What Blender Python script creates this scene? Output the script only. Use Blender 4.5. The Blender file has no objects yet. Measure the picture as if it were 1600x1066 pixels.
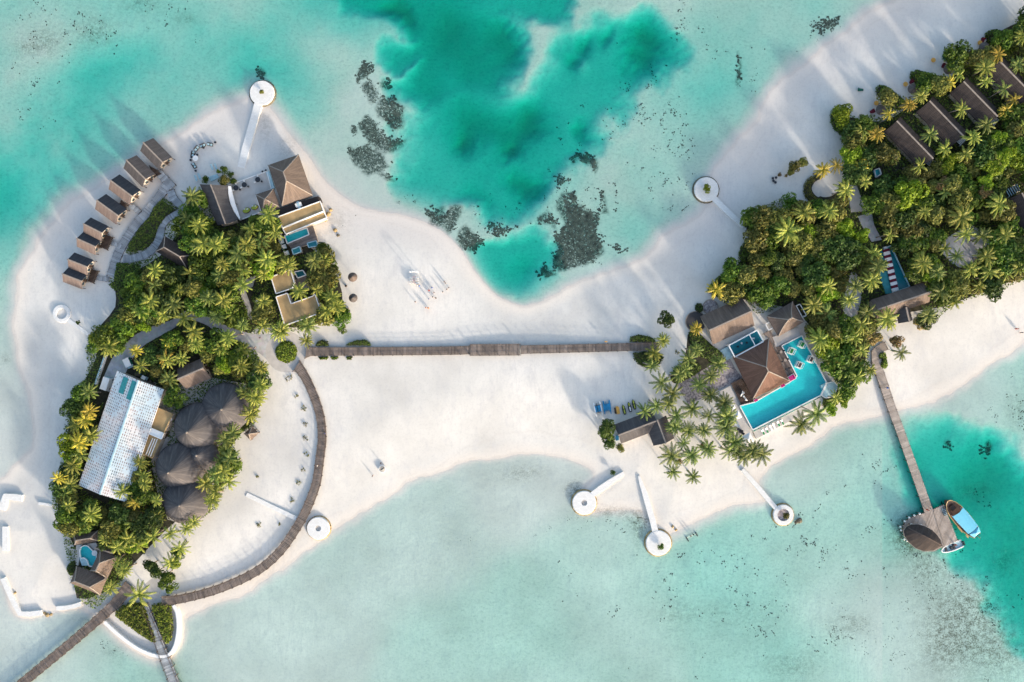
SKY = .15; SUNE = 2.1; SEL = 13.5; EXPO = 1.45; WD = 2.1; WC = (.27, .931, .902); DSC = .18
import bpy, math, random
import numpy as np
from mathutils import Vector, Matrix
random.seed(7); RNG = np.random.default_rng(11)
scene = bpy.context.scene
COL = scene.collection
CAMZ = 220.0; GZ = 0.8
def P(px, py, z=GZ):
    """a point of the place from where the survey picture shows it, at its own height"""
    k = 0.2*(CAMZ-z)/CAMZ
    return Vector(((px-800)*k, (533-py)*k, z))
def PX(x, y, z=GZ):
    k = 0.2*(CAMZ-z)/CAMZ
    return (x/k+800, 533-y/k)
# ------------------------------------------------------------------ materials
MATS = {}
def lin(c): return tuple(((v/255.0)/12.92 if v/255.0 <= .04045 else ((v/255.0+.055)/1.055)**2.4) for v in c)
class NT:
    def __init__(s, name):
        s.m = bpy.data.materials.new(name); s.m.use_nodes = True
        s.t = s.m.node_tree; s.t.nodes.clear()
        s.out = s.n('ShaderNodeOutputMaterial')
    def n(s, typ, **kw):
        nd = s.t.nodes.new(typ)
        for k, v in kw.items(): setattr(nd, k, v)
        return nd
    def l(s, a, b): s.t.links.new(a, b)
    def coord(s, kind='Object', scale=(1,1,1), rot=0):
        tc = s.n('ShaderNodeTexCoord'); mp = s.n('ShaderNodeMapping')
        mp.inputs['Scale'].default_value = scale; mp.inputs['Rotation'].default_value = (0,0,rot)
        s.l(tc.outputs[kind], mp.inputs[0]); return mp.outputs[0]
    def noise(s, vec, scale, detail=4, rough=.55):
        nd = s.n('ShaderNodeTexNoise'); nd.inputs['Scale'].default_value = scale
        nd.inputs['Detail'].default_value = detail; nd.inputs['Roughness'].default_value = rough
        if vec: s.l(vec, nd.inputs['Vector'])
        return nd.outputs['Fac']
    def ramp(s, fac, stops):
        r = s.n('ShaderNodeValToRGB'); e = r.color_ramp.elements
        e[0].position, e[0].color = stops[0][0], (*stops[0][1], 1)
        e[1].position, e[1].color = stops[-1][0], (*stops[-1][1], 1)
        for p, c in stops[1:-1]:
            x = e.new(p); x.color = (*c, 1)
        s.l(fac, r.inputs[0]); return r.outputs[0]
    def mix(s, fac, a, b, mode='MIX'):
        m = s.n('ShaderNodeMix', data_type='RGBA', blend_type=mode)
        for sock, v in ((m.inputs[0], fac), (m.inputs[6], a), (m.inputs[7], b)):
            if hasattr(v, 'is_linked'): s.l(v, sock)
            elif isinstance(v, tuple): sock.default_value = (*v[:3], 1)
            else: sock.default_value = v
        return m.outputs[2]
    def math(s, op, a, b=0.0, c=None, clamp=False):
        m = s.n('ShaderNodeMath', operation=op, use_clamp=clamp)
        for i, v in enumerate((a, b) if c is None else (a, b, c)):
            if hasattr(v, 'is_linked'): s.l(v, m.inputs[i])
            else: m.inputs[i].default_value = v
        return m.outputs[0]
    def bsdf(s, col, rough=.8, spec=.3, bump=None, bstr=.3, bdist=.1, metal=0):
        b = s.n('ShaderNodeBsdfPrincipled')
        if hasattr(col, 'is_linked'): s.l(col, b.inputs['Base Color'])
        else: b.inputs['Base Color'].default_value = (*col, 1)
        b.inputs['Roughness'].default_value = rough
        b.inputs['Specular IOR Level'].default_value = spec
        b.inputs['Metallic'].default_value = metal
        if bump is not None:
            bp = s.n('ShaderNodeBump'); bp.inputs['Strength'].default_value = bstr
            bp.inputs['Distance'].default_value = bdist
            s.l(bump, bp.inputs['Height']); s.l(bp.outputs[0], b.inputs['Normal'])
        return b.outputs[0]
    def done(s, sh):
        s.l(sh, s.out.inputs['Surface']); return s.m
def sc3(c, k): return tuple(min(1, v*k) for v in c)
def plain(name, c, rough=.7, spec=.3, var=.18, scale=1.2, metal=0):
    if name in MATS: return MATS[name]
    t = NT(name); v = t.coord()
    f = t.noise(v, scale, 5)
    col = t.ramp(f, [(.3, sc3(c, 1-var)), (.7, sc3(c, 1+var))])
    MATS[name] = t.done(t.bsdf(col, rough, spec, metal=metal)); return MATS[name]
def planks(name, c, var=.3, dark=.35):
    t = NT(name); g = t.n('ShaderNodeNewGeometry'); v = t.coord()
    r = g.outputs['Random Per Island']
    col = t.ramp(r, [(0, sc3(c, 1-var)), (.35, sc3(c, .95)), (.7, c), (1, sc3(c, 1+var))])
    n = t.noise(v, .35, 5, .7)
    col = t.mix(t.math('MULTIPLY', t.math('SUBTRACT', .62, n, clamp=True), 2.0), col, sc3(c, dark))
    MATS[name] = t.done(t.bsdf(col, .8, .2)); return MATS[name]
def thatch(name, c, c2, course=.45, light=None):
    """UV in metres: u along the eave, v up the slope"""
    t = NT(name)
    uv = t.coord('UV')
    st = t.n('ShaderNodeMapping'); st.inputs['Scale'].default_value = (7, .8, 1); t.l(uv, st.inputs[0])
    n1 = t.noise(st.outputs[0], 1.0, 6, .65)
    n2 = t.noise(uv, .22, 4, .6)
    col = t.ramp(n1, [(.25, sc3(c, .6)), (.5, c), (.75, c2)])
    col = t.mix(.5, col, t.ramp(n2, [(.3, sc3(c, .65)), (.7, sc3(c2, 1.15))]))
    st2 = t.n('ShaderNodeMapping'); st2.inputs['Scale'].default_value = (1.5, .16, 1); t.l(uv, st2.inputs[0]); n3 = t.noise(st2.outputs[0], 1.0, 4, .7)
    col = t.mix(.45, col, t.ramp(n3, [(.35, sc3(c, .5)), (.5, c), (.65, sc3(c2, 1.15))]))
    if course:
        w = t.n('ShaderNodeTexWave', wave_type='BANDS', bands_direction='Y', wave_profile='SAW')
        w.inputs['Scale'].default_value = 1/course/6.28*2; w.inputs['Distortion'].default_value = 1.2
        w.inputs['Detail'].default_value = 3; w.inputs['Detail Scale'].default_value = 2
        t.l(uv, w.inputs[0]); wo_ = w.outputs[1]
        col = t.mix(.3, col, t.ramp(wo_, [(0, sc3(c, .45)), (.25, c), (1, c2)]))
    else: wo_ = t.noise(uv, 1.2, 4, .7)
    h = t.math('ADD', t.math('MULTIPLY', n1, .6), wo_)
    MATS[name] = t.done(t.bsdf(col, .95, .1, bump=h, bstr=.55, bdist=.12)); return MATS[name]
def leafmat(name, cols, seed=0, trans=.3):
    t = NT(name); g = t.n('ShaderNodeNewGeometry'); oi = t.n('ShaderNodeObjectInfo')
    col = t.ramp(g.outputs['Random Per Island'], [(i/(len(cols)-1), c) for i, c in enumerate(cols)])
    v = t.coord('Object'); n = t.noise(v, .9+seed*.1, 3)
    col = t.mix(t.math('MULTIPLY', t.math('SUBTRACT', n, .45, clamp=True), 3.0, clamp=True), col, cols[-1])
    k = t.math('MULTIPLY_ADD', oi.outputs['Random'], .5, .75)
    hsv = t.n('ShaderNodeHueSaturation'); t.l(col, hsv.inputs['Color']); t.l(k, hsv.inputs['Value'])
    hh = t.math('MULTIPLY_ADD', oi.outputs['Random'], .03, .485); t.l(hh, hsv.inputs['Hue'])
    d = t.bsdf(hsv.outputs[0], .55, .25)
    tr = t.n('ShaderNodeBsdfTranslucent'); t.l(hsv.outputs[0], tr.inputs[0])
    ms = t.n('ShaderNodeMixShader'); ms.inputs[0].default_value = trans
    t.l(d, ms.inputs[1]); t.l(tr.outputs[0], ms.inputs[2])
    MATS[name] = t.done(ms.outputs[0]); return MATS[name]

# ------------------------------------------------------------------ mesh helpers
class MB:
    def __init__(s): s.v = []; s.f = []; s.uv = []
    def add(s, vs, fs, uvs=None):
        o = len(s.v); s.v += [tuple(p) for p in vs]
        for i, f in enumerate(fs):
            s.f.append(tuple(o+j for j in f))
            s.uv.append(uvs[i] if uvs else None)
        return s
    def quad(s, a, b, c, d, uv=None): return s.add([a, b, c, d], [(0,1,2,3)], [uv] if uv else None)
    def box(s, c, d, rz=0, tilt=None):
        x, y, z = d[0]/2, d[1]/2, d[2]/2
        vs = [Vector((i*x, j*y, k*z)) for k in (-1,1) for j in (-1,1) for i in (-1,1)]
        R = Matrix.Rotation(rz, 3, 'Z')
        if tilt: R = R @ Matrix.Rotation(tilt[0], 3, tilt[1])
        vs = [R @ v + Vector(c) for v in vs]
        return s.add(vs, [(0,2,3,1),(4,5,7,6),(0,1,5,4),(2,6,7,3),(0,4,6,2),(1,3,7,5)])
    def cyl(s, c, r, h, n=16, r2=None, cap=True, sx=1, sy=1, rz=0):
        r2 = r if r2 is None else r2
        vs = []
        for k, rr in ((0, r), (h, r2)):
            for i in range(n):
                a = 2*math.pi*i/n; x, y = rr*sx*math.cos(a), rr*sy*math.sin(a)
                vs.append((c[0]+x*math.cos(rz)-y*math.sin(rz), c[1]+x*math.sin(rz)+y*math.cos(rz), c[2]+k))
        fs = [(i, (i+1) % n, n+(i+1) % n, n+i) for i in range(n)]
        if cap: fs += [tuple(range(n))[::-1], tuple(range(n, 2*n))]
        return s.add(vs, fs)
    def bar(s, a, b, w, h=None, n=None):
        a, b = Vector(a), Vector(b); h = h or w; d = (b-a)
        if d.length < 1e-6: return s
        d.normalize(); up = Vector((0,0,1)) if abs(d.z) < .95 else Vector((1,0,0))
        sd = d.cross(up).normalized(); u = sd.cross(d)
        vs = []
        for p in (a, b):
            for i, j in ((-1,-1),(1,-1),(1,1),(-1,1)): vs.append(p+sd*i*w/2+u*j*h/2)
        return s.add(vs, [(3,2,1,0),(4,5,6,7),(0,1,5,4),(1,2,6,5),(2,3,7,6),(3,0,4,7)])
    def prism(s, poly, z0, z1):
        n = len(poly); A = sum(poly[i][0]*poly[(i+1) % n][1]-poly[(i+1) % n][0]*poly[i][1] for i in range(n))
        if A < 0: poly = poly[::-1]
        vs = [(p[0], p[1], z0) for p in poly]+[(p[0], p[1], z1) for p in poly]
        return s.add(vs, [tuple(range(n))[::-1], tuple(range(n, 2*n))]+[(i, (i+1) % n, n+(i+1) % n, n+i) for i in range(n)])
    def sheet(s, poly, z):
        n = len(poly); A = sum(poly[i][0]*poly[(i+1) % n][1]-poly[(i+1) % n][0]*poly[i][1] for i in range(n))
        if A < 0: poly = poly[::-1]
        return s.add([(p[0], p[1], z) for p in poly], [tuple(range(n))])
    def lathe(s, c, prof, n=24, sx=1, sy=1, rz=0, lump=0):
        vs = []; rows = len(prof)
        for r, z in prof:
            for i in range(n):
                a = 2*math.pi*i/n; rr = r*(1+lump*math.sin(3*a+1)+lump*.6*math.sin(7*a))
                x, y = rr*sx*math.cos(a), rr*sy*math.sin(a)
                vs.append((c[0]+x*math.cos(rz)-y*math.sin(rz), c[1]+x*math.sin(rz)+y*math.cos(rz), c[2]+z))
        fs = []; uvs = []
        rm = max(p[0] for p in prof)
        vv = [0]
        for k in range(1, rows): vv.append(vv[-1]+math.hypot(prof[k][0]-prof[k-1][0], prof[k][1]-prof[k-1][1]))
        for k in range(rows-1):
            for i in range(n):
                fs.append((k*n+i, k*n+(i+1) % n, (k+1)*n+(i+1) % n, (k+1)*n+i))
                u0, u1 = 2*math.pi*rm*i/n, 2*math.pi*rm*(i+1)/n
                uvs.append([(u0, vv[k]), (u1, vv[k]), (u1, vv[k+1]), (u0, vv[k+1])])
        return s.add(vs, fs, uvs)
    def blob(s, c, r, rng=random, sq=.7, n=6):
        vs = []; rings = 4
        for k in range(1, rings):
            th = math.pi*k/rings
            for i in range(n):
                a = 2*math.pi*i/n+k*.5; q = r*rng.uniform(.75, 1.2)
                vs.append((c[0]+q*math.sin(th)*math.cos(a), c[1]+q*math.sin(th)*math.sin(a), c[2]+q*sq*math.cos(th)))
        vs.append((c[0], c[1], c[2]+r*sq)); vs.append((c[0], c[1], c[2]-r*sq))
        fs = []
        for k in range(rings-2):
            for i in range(n): fs.append((k*n+i, (k+1)*n+i, (k+1)*n+(i+1) % n, k*n+(i+1) % n))
        t = len(vs)-2
        for i in range(n):
            fs.append((t, i, (i+1) % n)); fs.append((t+1, (rings-2)*n+(i+1) % n, (rings-2)*n+i))
        return s.add(vs, fs)
def link(o, parent=None):
    COL.objects.link(o)
    if parent is not None: o.parent = parent
    return o
def mesh_obj(name, mb, mat, parent=None, smooth=False):
    me = bpy.data.meshes.new(name)
    off = Vector(parent.get('_w', (0,0,0))) if parent is not None else None
    vs = mb.v if off is None else [(p[0]-off[0], p[1]-off[1], p[2]-off[2]) for p in mb.v]
    me.from_pydata(vs, [], mb.f)
    if any(mb.uv):
        ul = me.uv_layers.new(name='UVMap'); k = 0
        for f, uv in zip(mb.f, mb.uv):
            for j in range(len(f)):
                if uv: ul.data[k].uv = uv[j]
                k += 1
    if smooth: me.polygons.foreach_set('use_smooth', [True]*len(me.polygons))
    me.materials.append(mat)
    return link(bpy.data.objects.new(name, me), parent)
def tag(o, label=None, cat=None, group=None, kind=None):
    if label: o['label'] = label
    if cat: o['category'] = cat
    if group: o['group'] = group
    if kind: o['kind'] = kind
    return o
def thing(name, label, cat, loc=(0,0,0), group=None, rz=0, local=False):
    """local=True: parts are modelled round the origin and turned with the thing; else parts come in place coordinates"""
    o = bpy.data.objects.new(name, None); o.empty_display_size = .3; COL.objects.link(o)
    o.location = loc; o.rotation_euler = (0,0,rz)
    if not local: o['_w'] = tuple(loc)
    return tag(o, label, cat, group)
def part(t, name, mb, mat, smooth=False, label=None):
    base = t
    if '_w' in t.keys() or t.type == 'EMPTY': o = mesh_obj(name, mb, mat, t, smooth)
    else: # a part of a part: same local frame as its thing
        w = t.parent; fake = {'_w': w['_w']} if '_w' in w.keys() else {}
        o = mesh_obj(name, mb, mat, None, smooth)
        if fake:
            d = Vector(fake['_w'])
            for v in o.data.vertices: v.co = v.co-d
        o.parent = t
    if label: o['label'] = label
    return o
def copy_tree(o, loc, rz=None, label=None, group=None, scale=None):
    c = o.copy(); COL.objects.link(c); c.location = loc
    if rz is not None: c.rotation_euler = (0,0,rz)
    if scale is not None: c.scale = scale if hasattr(scale, '__len__') else (scale,)*3
    if label: c['label'] = label
    if group: c['group'] = group
    for ch in o.children:
        d = ch.copy(); COL.objects.link(d); d.parent = c
        for g in ch.children:
            e = g.copy(); COL.objects.link(e); e.parent = d
    return c
def mesh_np(name, V, F, mat, parent=None):
    me = bpy.data.meshes.new(name or 'crown'); k = F.shape[1]
    me.vertices.add(len(V)); me.vertices.foreach_set('co', np.asarray(V, np.float32).ravel())
    me.loops.add(F.size); me.loops.foreach_set('vertex_index', F.astype(np.int32).ravel())
    me.polygons.add(len(F)); me.polygons.foreach_set('loop_start', np.arange(0, F.size, k, dtype=np.int32))
    me.polygons.foreach_set('loop_total', np.full(len(F), k, dtype=np.int32))
    me.update(calc_edges=True); me.validate()
    if mat: me.materials.append(mat)
    return link(bpy.data.objects.new(name, me), parent) if name else me
def inpoly(x, y, poly):
    x = np.asarray(x, float); y = np.asarray(y, float); r = np.zeros(x.shape, bool); n = len(poly)
    for i in range(n):
        x0, y0 = poly[i][:2]; x1, y1 = poly[(i+1) % n][:2]
        if y0 == y1: continue
        c = ((y0 > y) != (y1 > y)) & (x < (x1-x0)*(y-y0)/(y1-y0)+x0); r ^= c
    return r
def segdist(x, y, poly, closed=True):
    d = np.full(np.shape(x), 1e9, np.float32); n = len(poly)
    for i in range(n if closed else n-1):
        x0, y0 = poly[i][:2]; x1, y1 = poly[(i+1) % n][:2]
        L = (x1-x0)**2+(y1-y0)**2+1e-9
        t = np.clip(((x-x0)*(x1-x0)+(y-y0)*(y1-y0))/L, 0, 1)
        d = np.minimum(d, np.hypot(x-x0-t*(x1-x0), y-y0-t*(y1-y0)))
    return d
def sdist(x, y, poly):
    d = segdist(x, y, poly); return np.where(inpoly(x, y, poly), d, -d)
def smooth(pts, k=4, closed=False):
    out = []; n = len(pts)
    for i in range(n if closed else n-1):
        g = (lambda j: pts[j % n]) if closed else (lambda j: pts[max(0, min(n-1, j))])
        p0, p1, p2, p3 = g(i-1), g(i), g(i+1), g(i+2)
        for s in range(k):
            t = s/k
            out.append(tuple(.5*((2*p1[a])+(-p0[a]+p2[a])*t+(2*p0[a]-5*p1[a]+4*p2[a]-p3[a])*t*t+(-p0[a]+3*p1[a]-3*p2[a]+p3[a])*t**3) for a in range(len(p1))))
    if not closed: out.append(tuple(pts[-1]))
    return out
def W(poly, z=GZ): return [(P(p[0], p[1], z).x, P(p[0], p[1], z).y) for p in poly]

# labels that single out: landmark + compass side (north is the top of the view) + rank by distance
LAND = []   # (words, px, py)
PEND = []   # (obj, description, px, py)
ORD = ['nearest','second nearest','third nearest','fourth nearest','fifth nearest','sixth nearest','seventh nearest','eighth nearest','ninth nearest','tenth nearest','eleventh nearest','twelfth nearest','thirteenth nearest','fourteenth nearest']
def later(o, desc, px, py): PEND.append((o, desc, px, py)); return o
def resolve_labels():
    groups = {}
    for o, desc, px, py in PEND:
        L = min(LAND, key=lambda l: (l[1]-px)**2+(l[2]-py)**2)
        a = math.degrees(math.atan2(L[2]-py, px-L[1]))
        d = ['east','north-east','north','north-west','west','south-west','south','south-east'][int(((a+22.5) % 360)//45)]
        groups.setdefault((desc, L[0], d), []).append((math.hypot(L[1]-px, L[2]-py), o))
    for (desc, L, d), lst in groups.items():
        lst.sort(key=lambda q: q[0])
        for i, (_, o) in enumerate(lst):
            o['label'] = f"{desc} {d} of the {L}" if len(lst) == 1 else (f"{desc} {d} of the {L}, {ORD[i]}" if i < len(ORD) else f"{desc} far {d} of the {L}")
# ------------------------------------------------------------------ world, sun, camera
SUN_EL = math.radians(SEL); SD = Vector((.62, -.785)).normalized()
w = bpy.data.worlds.new("World"); scene.world = w; w.use_nodes = True
nt = w.node_tree; nt.nodes.clear()
sky = nt.nodes.new('ShaderNodeTexSky'); sky.sky_type = 'NISHITA'; sky.sun_disc = False
sky.sun_elevation = SUN_EL; sky.sun_rotation = math.atan2(SD.x, SD.y)
sky.dust_density = 2.6; sky.ozone_density = .8
bg = nt.nodes.new('ShaderNodeBackground'); bg.inputs[1].default_value = SKY
wo = nt.nodes.new('ShaderNodeOutputWorld'); nt.links.new(sky.outputs[0], bg.inputs[0]); nt.links.new(bg.outputs[0], wo.inputs[0])
sl = bpy.data.lights.new('sun', 'SUN'); sl.energy = SUNE; sl.angle = math.radians(3.5); sl.color = (1, .89, .76)
so = bpy.data.objects.new('sun', sl); COL.objects.link(so)
so.rotation_euler = Vector((SD.x*math.cos(SUN_EL), SD.y*math.cos(SUN_EL), math.sin(SUN_EL))).to_track_quat('Z', 'Y').to_euler()
so.location = (0, 0, 100)
cam = bpy.data.cameras.new('camera'); co = bpy.data.objects.new('camera', cam); COL.objects.link(co)
co.location = (0, 0, CAMZ); co.rotation_euler = (0, 0, 0); cam.sensor_width = 36; cam.lens = 36*CAMZ/320.0
cam.clip_end = 8000; scene.camera = co
scene.view_settings.view_transform = 'Standard'; scene.view_settings.look = 'None'
scene.view_settings.exposure = EXPO; scene.view_settings.gamma = 1
scene.cycles.max_bounces = 6; scene.cycles.transparent_max_bounces = 12
scene.cycles.volume_bounces = 0; scene.cycles.caustics_reflective = False; scene.cycles.caustics_refractive = False

# ------------------------------------------------------------------ ground (land and seabed, one sheet)
SHORE = [(-30,760),(-60,800),(-45,880),(0,912),(26,964),(65,962),(95,956),(128,954),(160,975),(186,1000),(215,1021),(245,1032),(268,1028),(282,1008),(286,985),(284,966),
 (330,950),(380,926),(430,896),(480,861),(530,826),(590,786),(640,756),(690,738),(740,722),(800,711),(860,712),(900,722),(928,738),(924,752),(906,768),(912,800),(950,800),(985,797),(1010,806),(1032,838),
 (1050,832),(1090,815),(1150,792),(1190,780),(1186,758),(1200,732),(1240,710),(1290,676),(1350,655),(1410,643),(1460,625),(1510,598),(1560,565),(1600,534),(1700,470),(1900,330),(2600,100),
 (2600,-700),(1900,-400),(1600,-90),(1480,-45),(1390,2),(1330,40),(1265,88),(1215,130),(1185,175),(1160,215),(1125,250),(1108,285),(1105,320),(1060,352),(1000,402),(930,432),(870,455),(825,476),(796,472),(768,454),(742,422),
 (716,385),(684,357),(640,338),(590,330),(548,315),(510,285),(480,243),(450,205),(425,172),(405,150),(380,156),(330,176),(270,216),(215,250),(165,282),(110,318),(78,348),(52,388),(34,424),(24,462),(21,505),(28,560),(44,620),(50,670),(40,712),(8,745)]
DS = [(-100,0,1.3),(0,0,1.3),(100,0,1.3),(200,0,1.1),(300,0,1.2),(400,0,1.3),(500,0,1.9),(540,20,2.8),(0,90,1.2),(100,60,.85),(170,50,.9),(60,70,.8),(250,40,.9),(300,60,1.3),(400,60,1.4),(480,60,1.2),(560,100,.6),(540,50,1.5),
 (150,130,3.8),(200,115,2.8),(100,200,4.0),(60,250,4.0),(20,310,4.0),(0,200,1.6),(50,150,1.5),(0,380,1.8),(0,450,1.2),(0,520,.6),(0,560,.35),(0,650,.25),(20,620,.2),(250,110,2.2),(300,90,2.0),(350,100,2),(400,110,4.0),(440,115,3.6),(430,170,1.2),(480,180,1.1),(500,220,.7),(540,280,.4),(590,310,.3),
 (150,200,1.2),(200,170,.9),(250,145,.8),(300,125,.7),(350,125,.5),(100,270,1.1),(60,330,.9),(30,390,.7),(15,460,.35),(460,120,2.2),(500,100,1.2),(470,30,1.6),(430,80,1.6),
 (300,1000,.5),(400,1000,.6),(500,950,.65),(600,900,.7),(700,850,.7),(700,1000,.9),(800,950,1),(800,780,.45),(860,740,.35),(900,870,.9),(1000,900,1.0),(1000,1000,1.0),(1100,900,1.25),(1130,930,1.3),(1200,880,1.2),(1150,1000,1.15),(1250,850,1.1),(1280,740,.6),(1320,720,.9),(1360,760,1.6),(1330,800,1.2),(1400,720,.9),(1380,830,1),(1300,900,.9),(1350,950,.6),(1400,1000,.55),(1300,1050,1.1),(1200,1060,1.4),
 (1420,800,1.8),(1430,700,1.2),(1500,640,.5),(1550,620,.5),(1600,600,.9),(1600,680,.9),(1560,660,.7),(1480,890,.9),(1500,930,.5),(1450,900,.5),(1450,1000,.5),(1550,1000,.7),(1600,1050,.8),(1390,760,1.2),(1660,640,1),
 (60,1040,.55),(0,1000,.4),(100,1000,.55),(150,1040,.7),(200,1050,1.2),(50,985,.25),(0,940,.2),(-60,950,.3),(250,1060,.9),
 (1000,250,1),(1050,200,.95),(1000,300,1.4),(1000,350,1.5),(1050,300,.6),(1100,200,1.0),(1130,140,1.9),(1150,100,1.3),(1090,60,1),(1250,40,1.1),(1200,90,.9),(1150,200,.5),(1080,250,.5),(950,400,.9),(900,430,.6),(960,280,1),(1040,170,1),(950,330,1),(700,380,.6),(850,340,1),(650,330,.5),(560,200,.7),(520,130,.8),(590,80,.6),(610,130,.6),(630,170,.8),(610,280,.9),(830,100,.9),(850,50,.8),(820,150,1.2),(920,10,.9),(1000,0,.9),(1100,0,1),(1200,0,1.1),(1300,0,1.1),(1340,20,.8)]
DEEP = [([(545,-80),(535,8),(600,30),(628,58),(606,78),(618,95),(656,100),(642,112),(622,128),(636,158),(670,162),(700,156),(760,150),(792,120),(814,95),(812,62),(790,32),(868,30),(886,10),(880,-80)], 5.0, 11),
 ([(858,95),(878,55),(930,32),(1000,34),(1050,42),(1066,70),(1060,100),(1020,135),(990,150),(962,190),(940,212),(895,238),(862,268),(858,300),(835,320),(790,326),(740,332),(680,326),(640,310),(622,280),(630,220),(634,190),(660,165),(760,140),(830,133),(850,118)], 4.5, 13),
 ([(752,398),(770,376),(830,358),(863,373),(866,402),(846,420),(852,448),(832,470),(800,472),(766,452),(745,425)], 4.2, 10),
 ([(1425,680),(1465,672),(1500,690),(1540,698),(1570,712),(1600,742),(1720,800),(1720,1040),(1620,1010),(1572,960),(1545,922),(1515,892),(1492,876),(1470,850),(1436,800),(1424,740)], 5.2, 17)]
BLOB = [(730,190,34,3),(830,180,26,4),(790,200,30,2.5),(725,228,15,3),(803,228,15,3),(815,285,18,3),(842,302,17,2.5),(1015,75,22,4),(998,108,17,3.5),(925,65,14,2.5),(960,58,10,2),(905,95,14,2.5),(915,195,12,2.5),(700,50,45,2.5),(785,60,24,2.5),(750,100,34,2),(620,12,16,3),(822,425,24,1.6),(670,145,26,1.2),(920,100,12,-1.2),(1530,770,40,1.5),(735,315,20,1.5),(800,250,60,.9),(1590,850,40,1.5)]
def grid_axis(lo, hi, st, far):
    c = list(np.arange(lo, hi+st/2, st)); s = st; x = hi
    out = []
    while x < far: s *= 1.35; x += s; out.append(x)
    lo_ = []; s = st; x = lo
    while x > -far: s *= 1.35; x -= s; lo_.append(x)
    return np.array(lo_[::-1]+c+out, np.float32)
XS = grid_axis(-172, 172, .5, 3500); YS = grid_axis(-118, 118, .5, 3500)
GX, GY = np.meshgrid(XS, YS)
px = GX/.2+800; py = 533-GY/.2
def vn(x, y, s, seed):
    R_ = np.random.default_rng(seed).random((256,256)).astype(np.float32); u, v = x/s, y/s; i, j = np.floor(u).astype(int), np.floor(v).astype(int); f, g = u-i, v-j; f = f*f*(3-2*f); g = g*g*(3-2*g)
    a, b_, c_, d_ = R_[j % 256, i % 256], R_[j % 256, (i+1) % 256], R_[(j+1) % 256, i % 256], R_[(j+1) % 256, (i+1) % 256]
    return (a*(1-f)+b_*f)*(1-g)+(c_*(1-f)+d_*f)*g
def fbm(x, y, s, seed, o=5): return sum((vn(x, y, s/2**k, seed+k)-.5)*.55**k for k in range(o))*1.1
N1, N2 = fbm(GX, GY, 14, 1), fbm(GX, GY, 14, 40); N3 = fbm(GX, GY, 30, 80, 6)
wob = (np.sin(GX*.31+1.3*np.sin(GY*.17))*.9+np.sin(GY*.43+1.1*np.sin(GX*.23+2))*.9+np.sin(GX*.9+GY*.7)*.4+np.sin(GX*1.7-GY*1.3+1)*.25)
sd = sdist(px+wob*2.0, py+wob*1.6, smooth(SHORE, 4, True))*.2
num = np.zeros_like(px); den = np.full_like(px, 1e-9)
cx, cy = np.clip(px, -150, 1750), np.clip(py, -120, 1190)
for a, b, c in DS:
    g = np.exp(-((cx-a)**2+(cy-b)**2)/(2*40.0**2)).astype(np.float32); num += g*c; den += g
dep = (num/den).astype(np.float32)
far = np.hypot(np.maximum(0, np.abs(GX)-190), np.maximum(0, np.abs(GY)-135))
dep = dep+np.minimum(far*.02, 7)
dep *= (1+.6*N3*np.clip((600-py)/150, .3, 1))*np.where(px < 1380, 1-.22*np.clip((py-640)/60, 0, 1), 1)
dep *= .40+.60*np.clip(dep/2.6, 0, 1)
for poly, D, soft in DEEP:
    soft *= 1.7; D = D*(.97+.4*N3)
    s = np.clip(.5+sdist(px+N1*34, py+N2*34, smooth(poly, 4, True))/(2*soft), 0, 1); s = s*s*(3-2*s)
    dep = dep*(1-s)+D*s
for a, b, r, k in BLOB:
    dep += 1.7*k*np.exp(-(((px+N1*26-a)**2+(py+N2*26-b)**2)/(1.25*r*r)))
dw = np.maximum(-sd, 0)
lim = .02+dw*(.055+.75*np.exp(-((px-782)**2+(py-430)**2)/55.0**2)+.25*np.exp(-((px-715)**2+(py-375)**2)/40.0**2))+.03*dw*dw
dep = 1/(1/np.maximum(dep, .05)**4+1/np.maximum(lim, .02)**4)**.25
dep = np.minimum(np.maximum(dep, .02), 13)*DSC
sd2 = sdist(px+wob*.6, py, smooth(SHORE, 4, True))*.2
t = np.clip(sd2/24, 0, 1); hl = np.maximum(GZ*t*t*(3-2*t), 0)+np.clip(sd, 0, 1)*.03*(1-t)
Z = np.where(sd > 0, hl, -dep).astype(np.float32)
def ground(x, y):
    i = int(np.clip(np.searchsorted(XS, x)-1, 0, len(XS)-2)); j = int(np.clip(np.searchsorted(YS, y)-1, 0, len(YS)-2))
    u = (x-XS[i])/(XS[i+1]-XS[i]); v = (y-YS[j])/(YS[j+1]-YS[j])
    return float(Z[j,i]*(1-u)*(1-v)+Z[j,i+1]*u*(1-v)+Z[j+1,i]*(1-u)*v+Z[j+1,i+1]*u*v)
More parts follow.
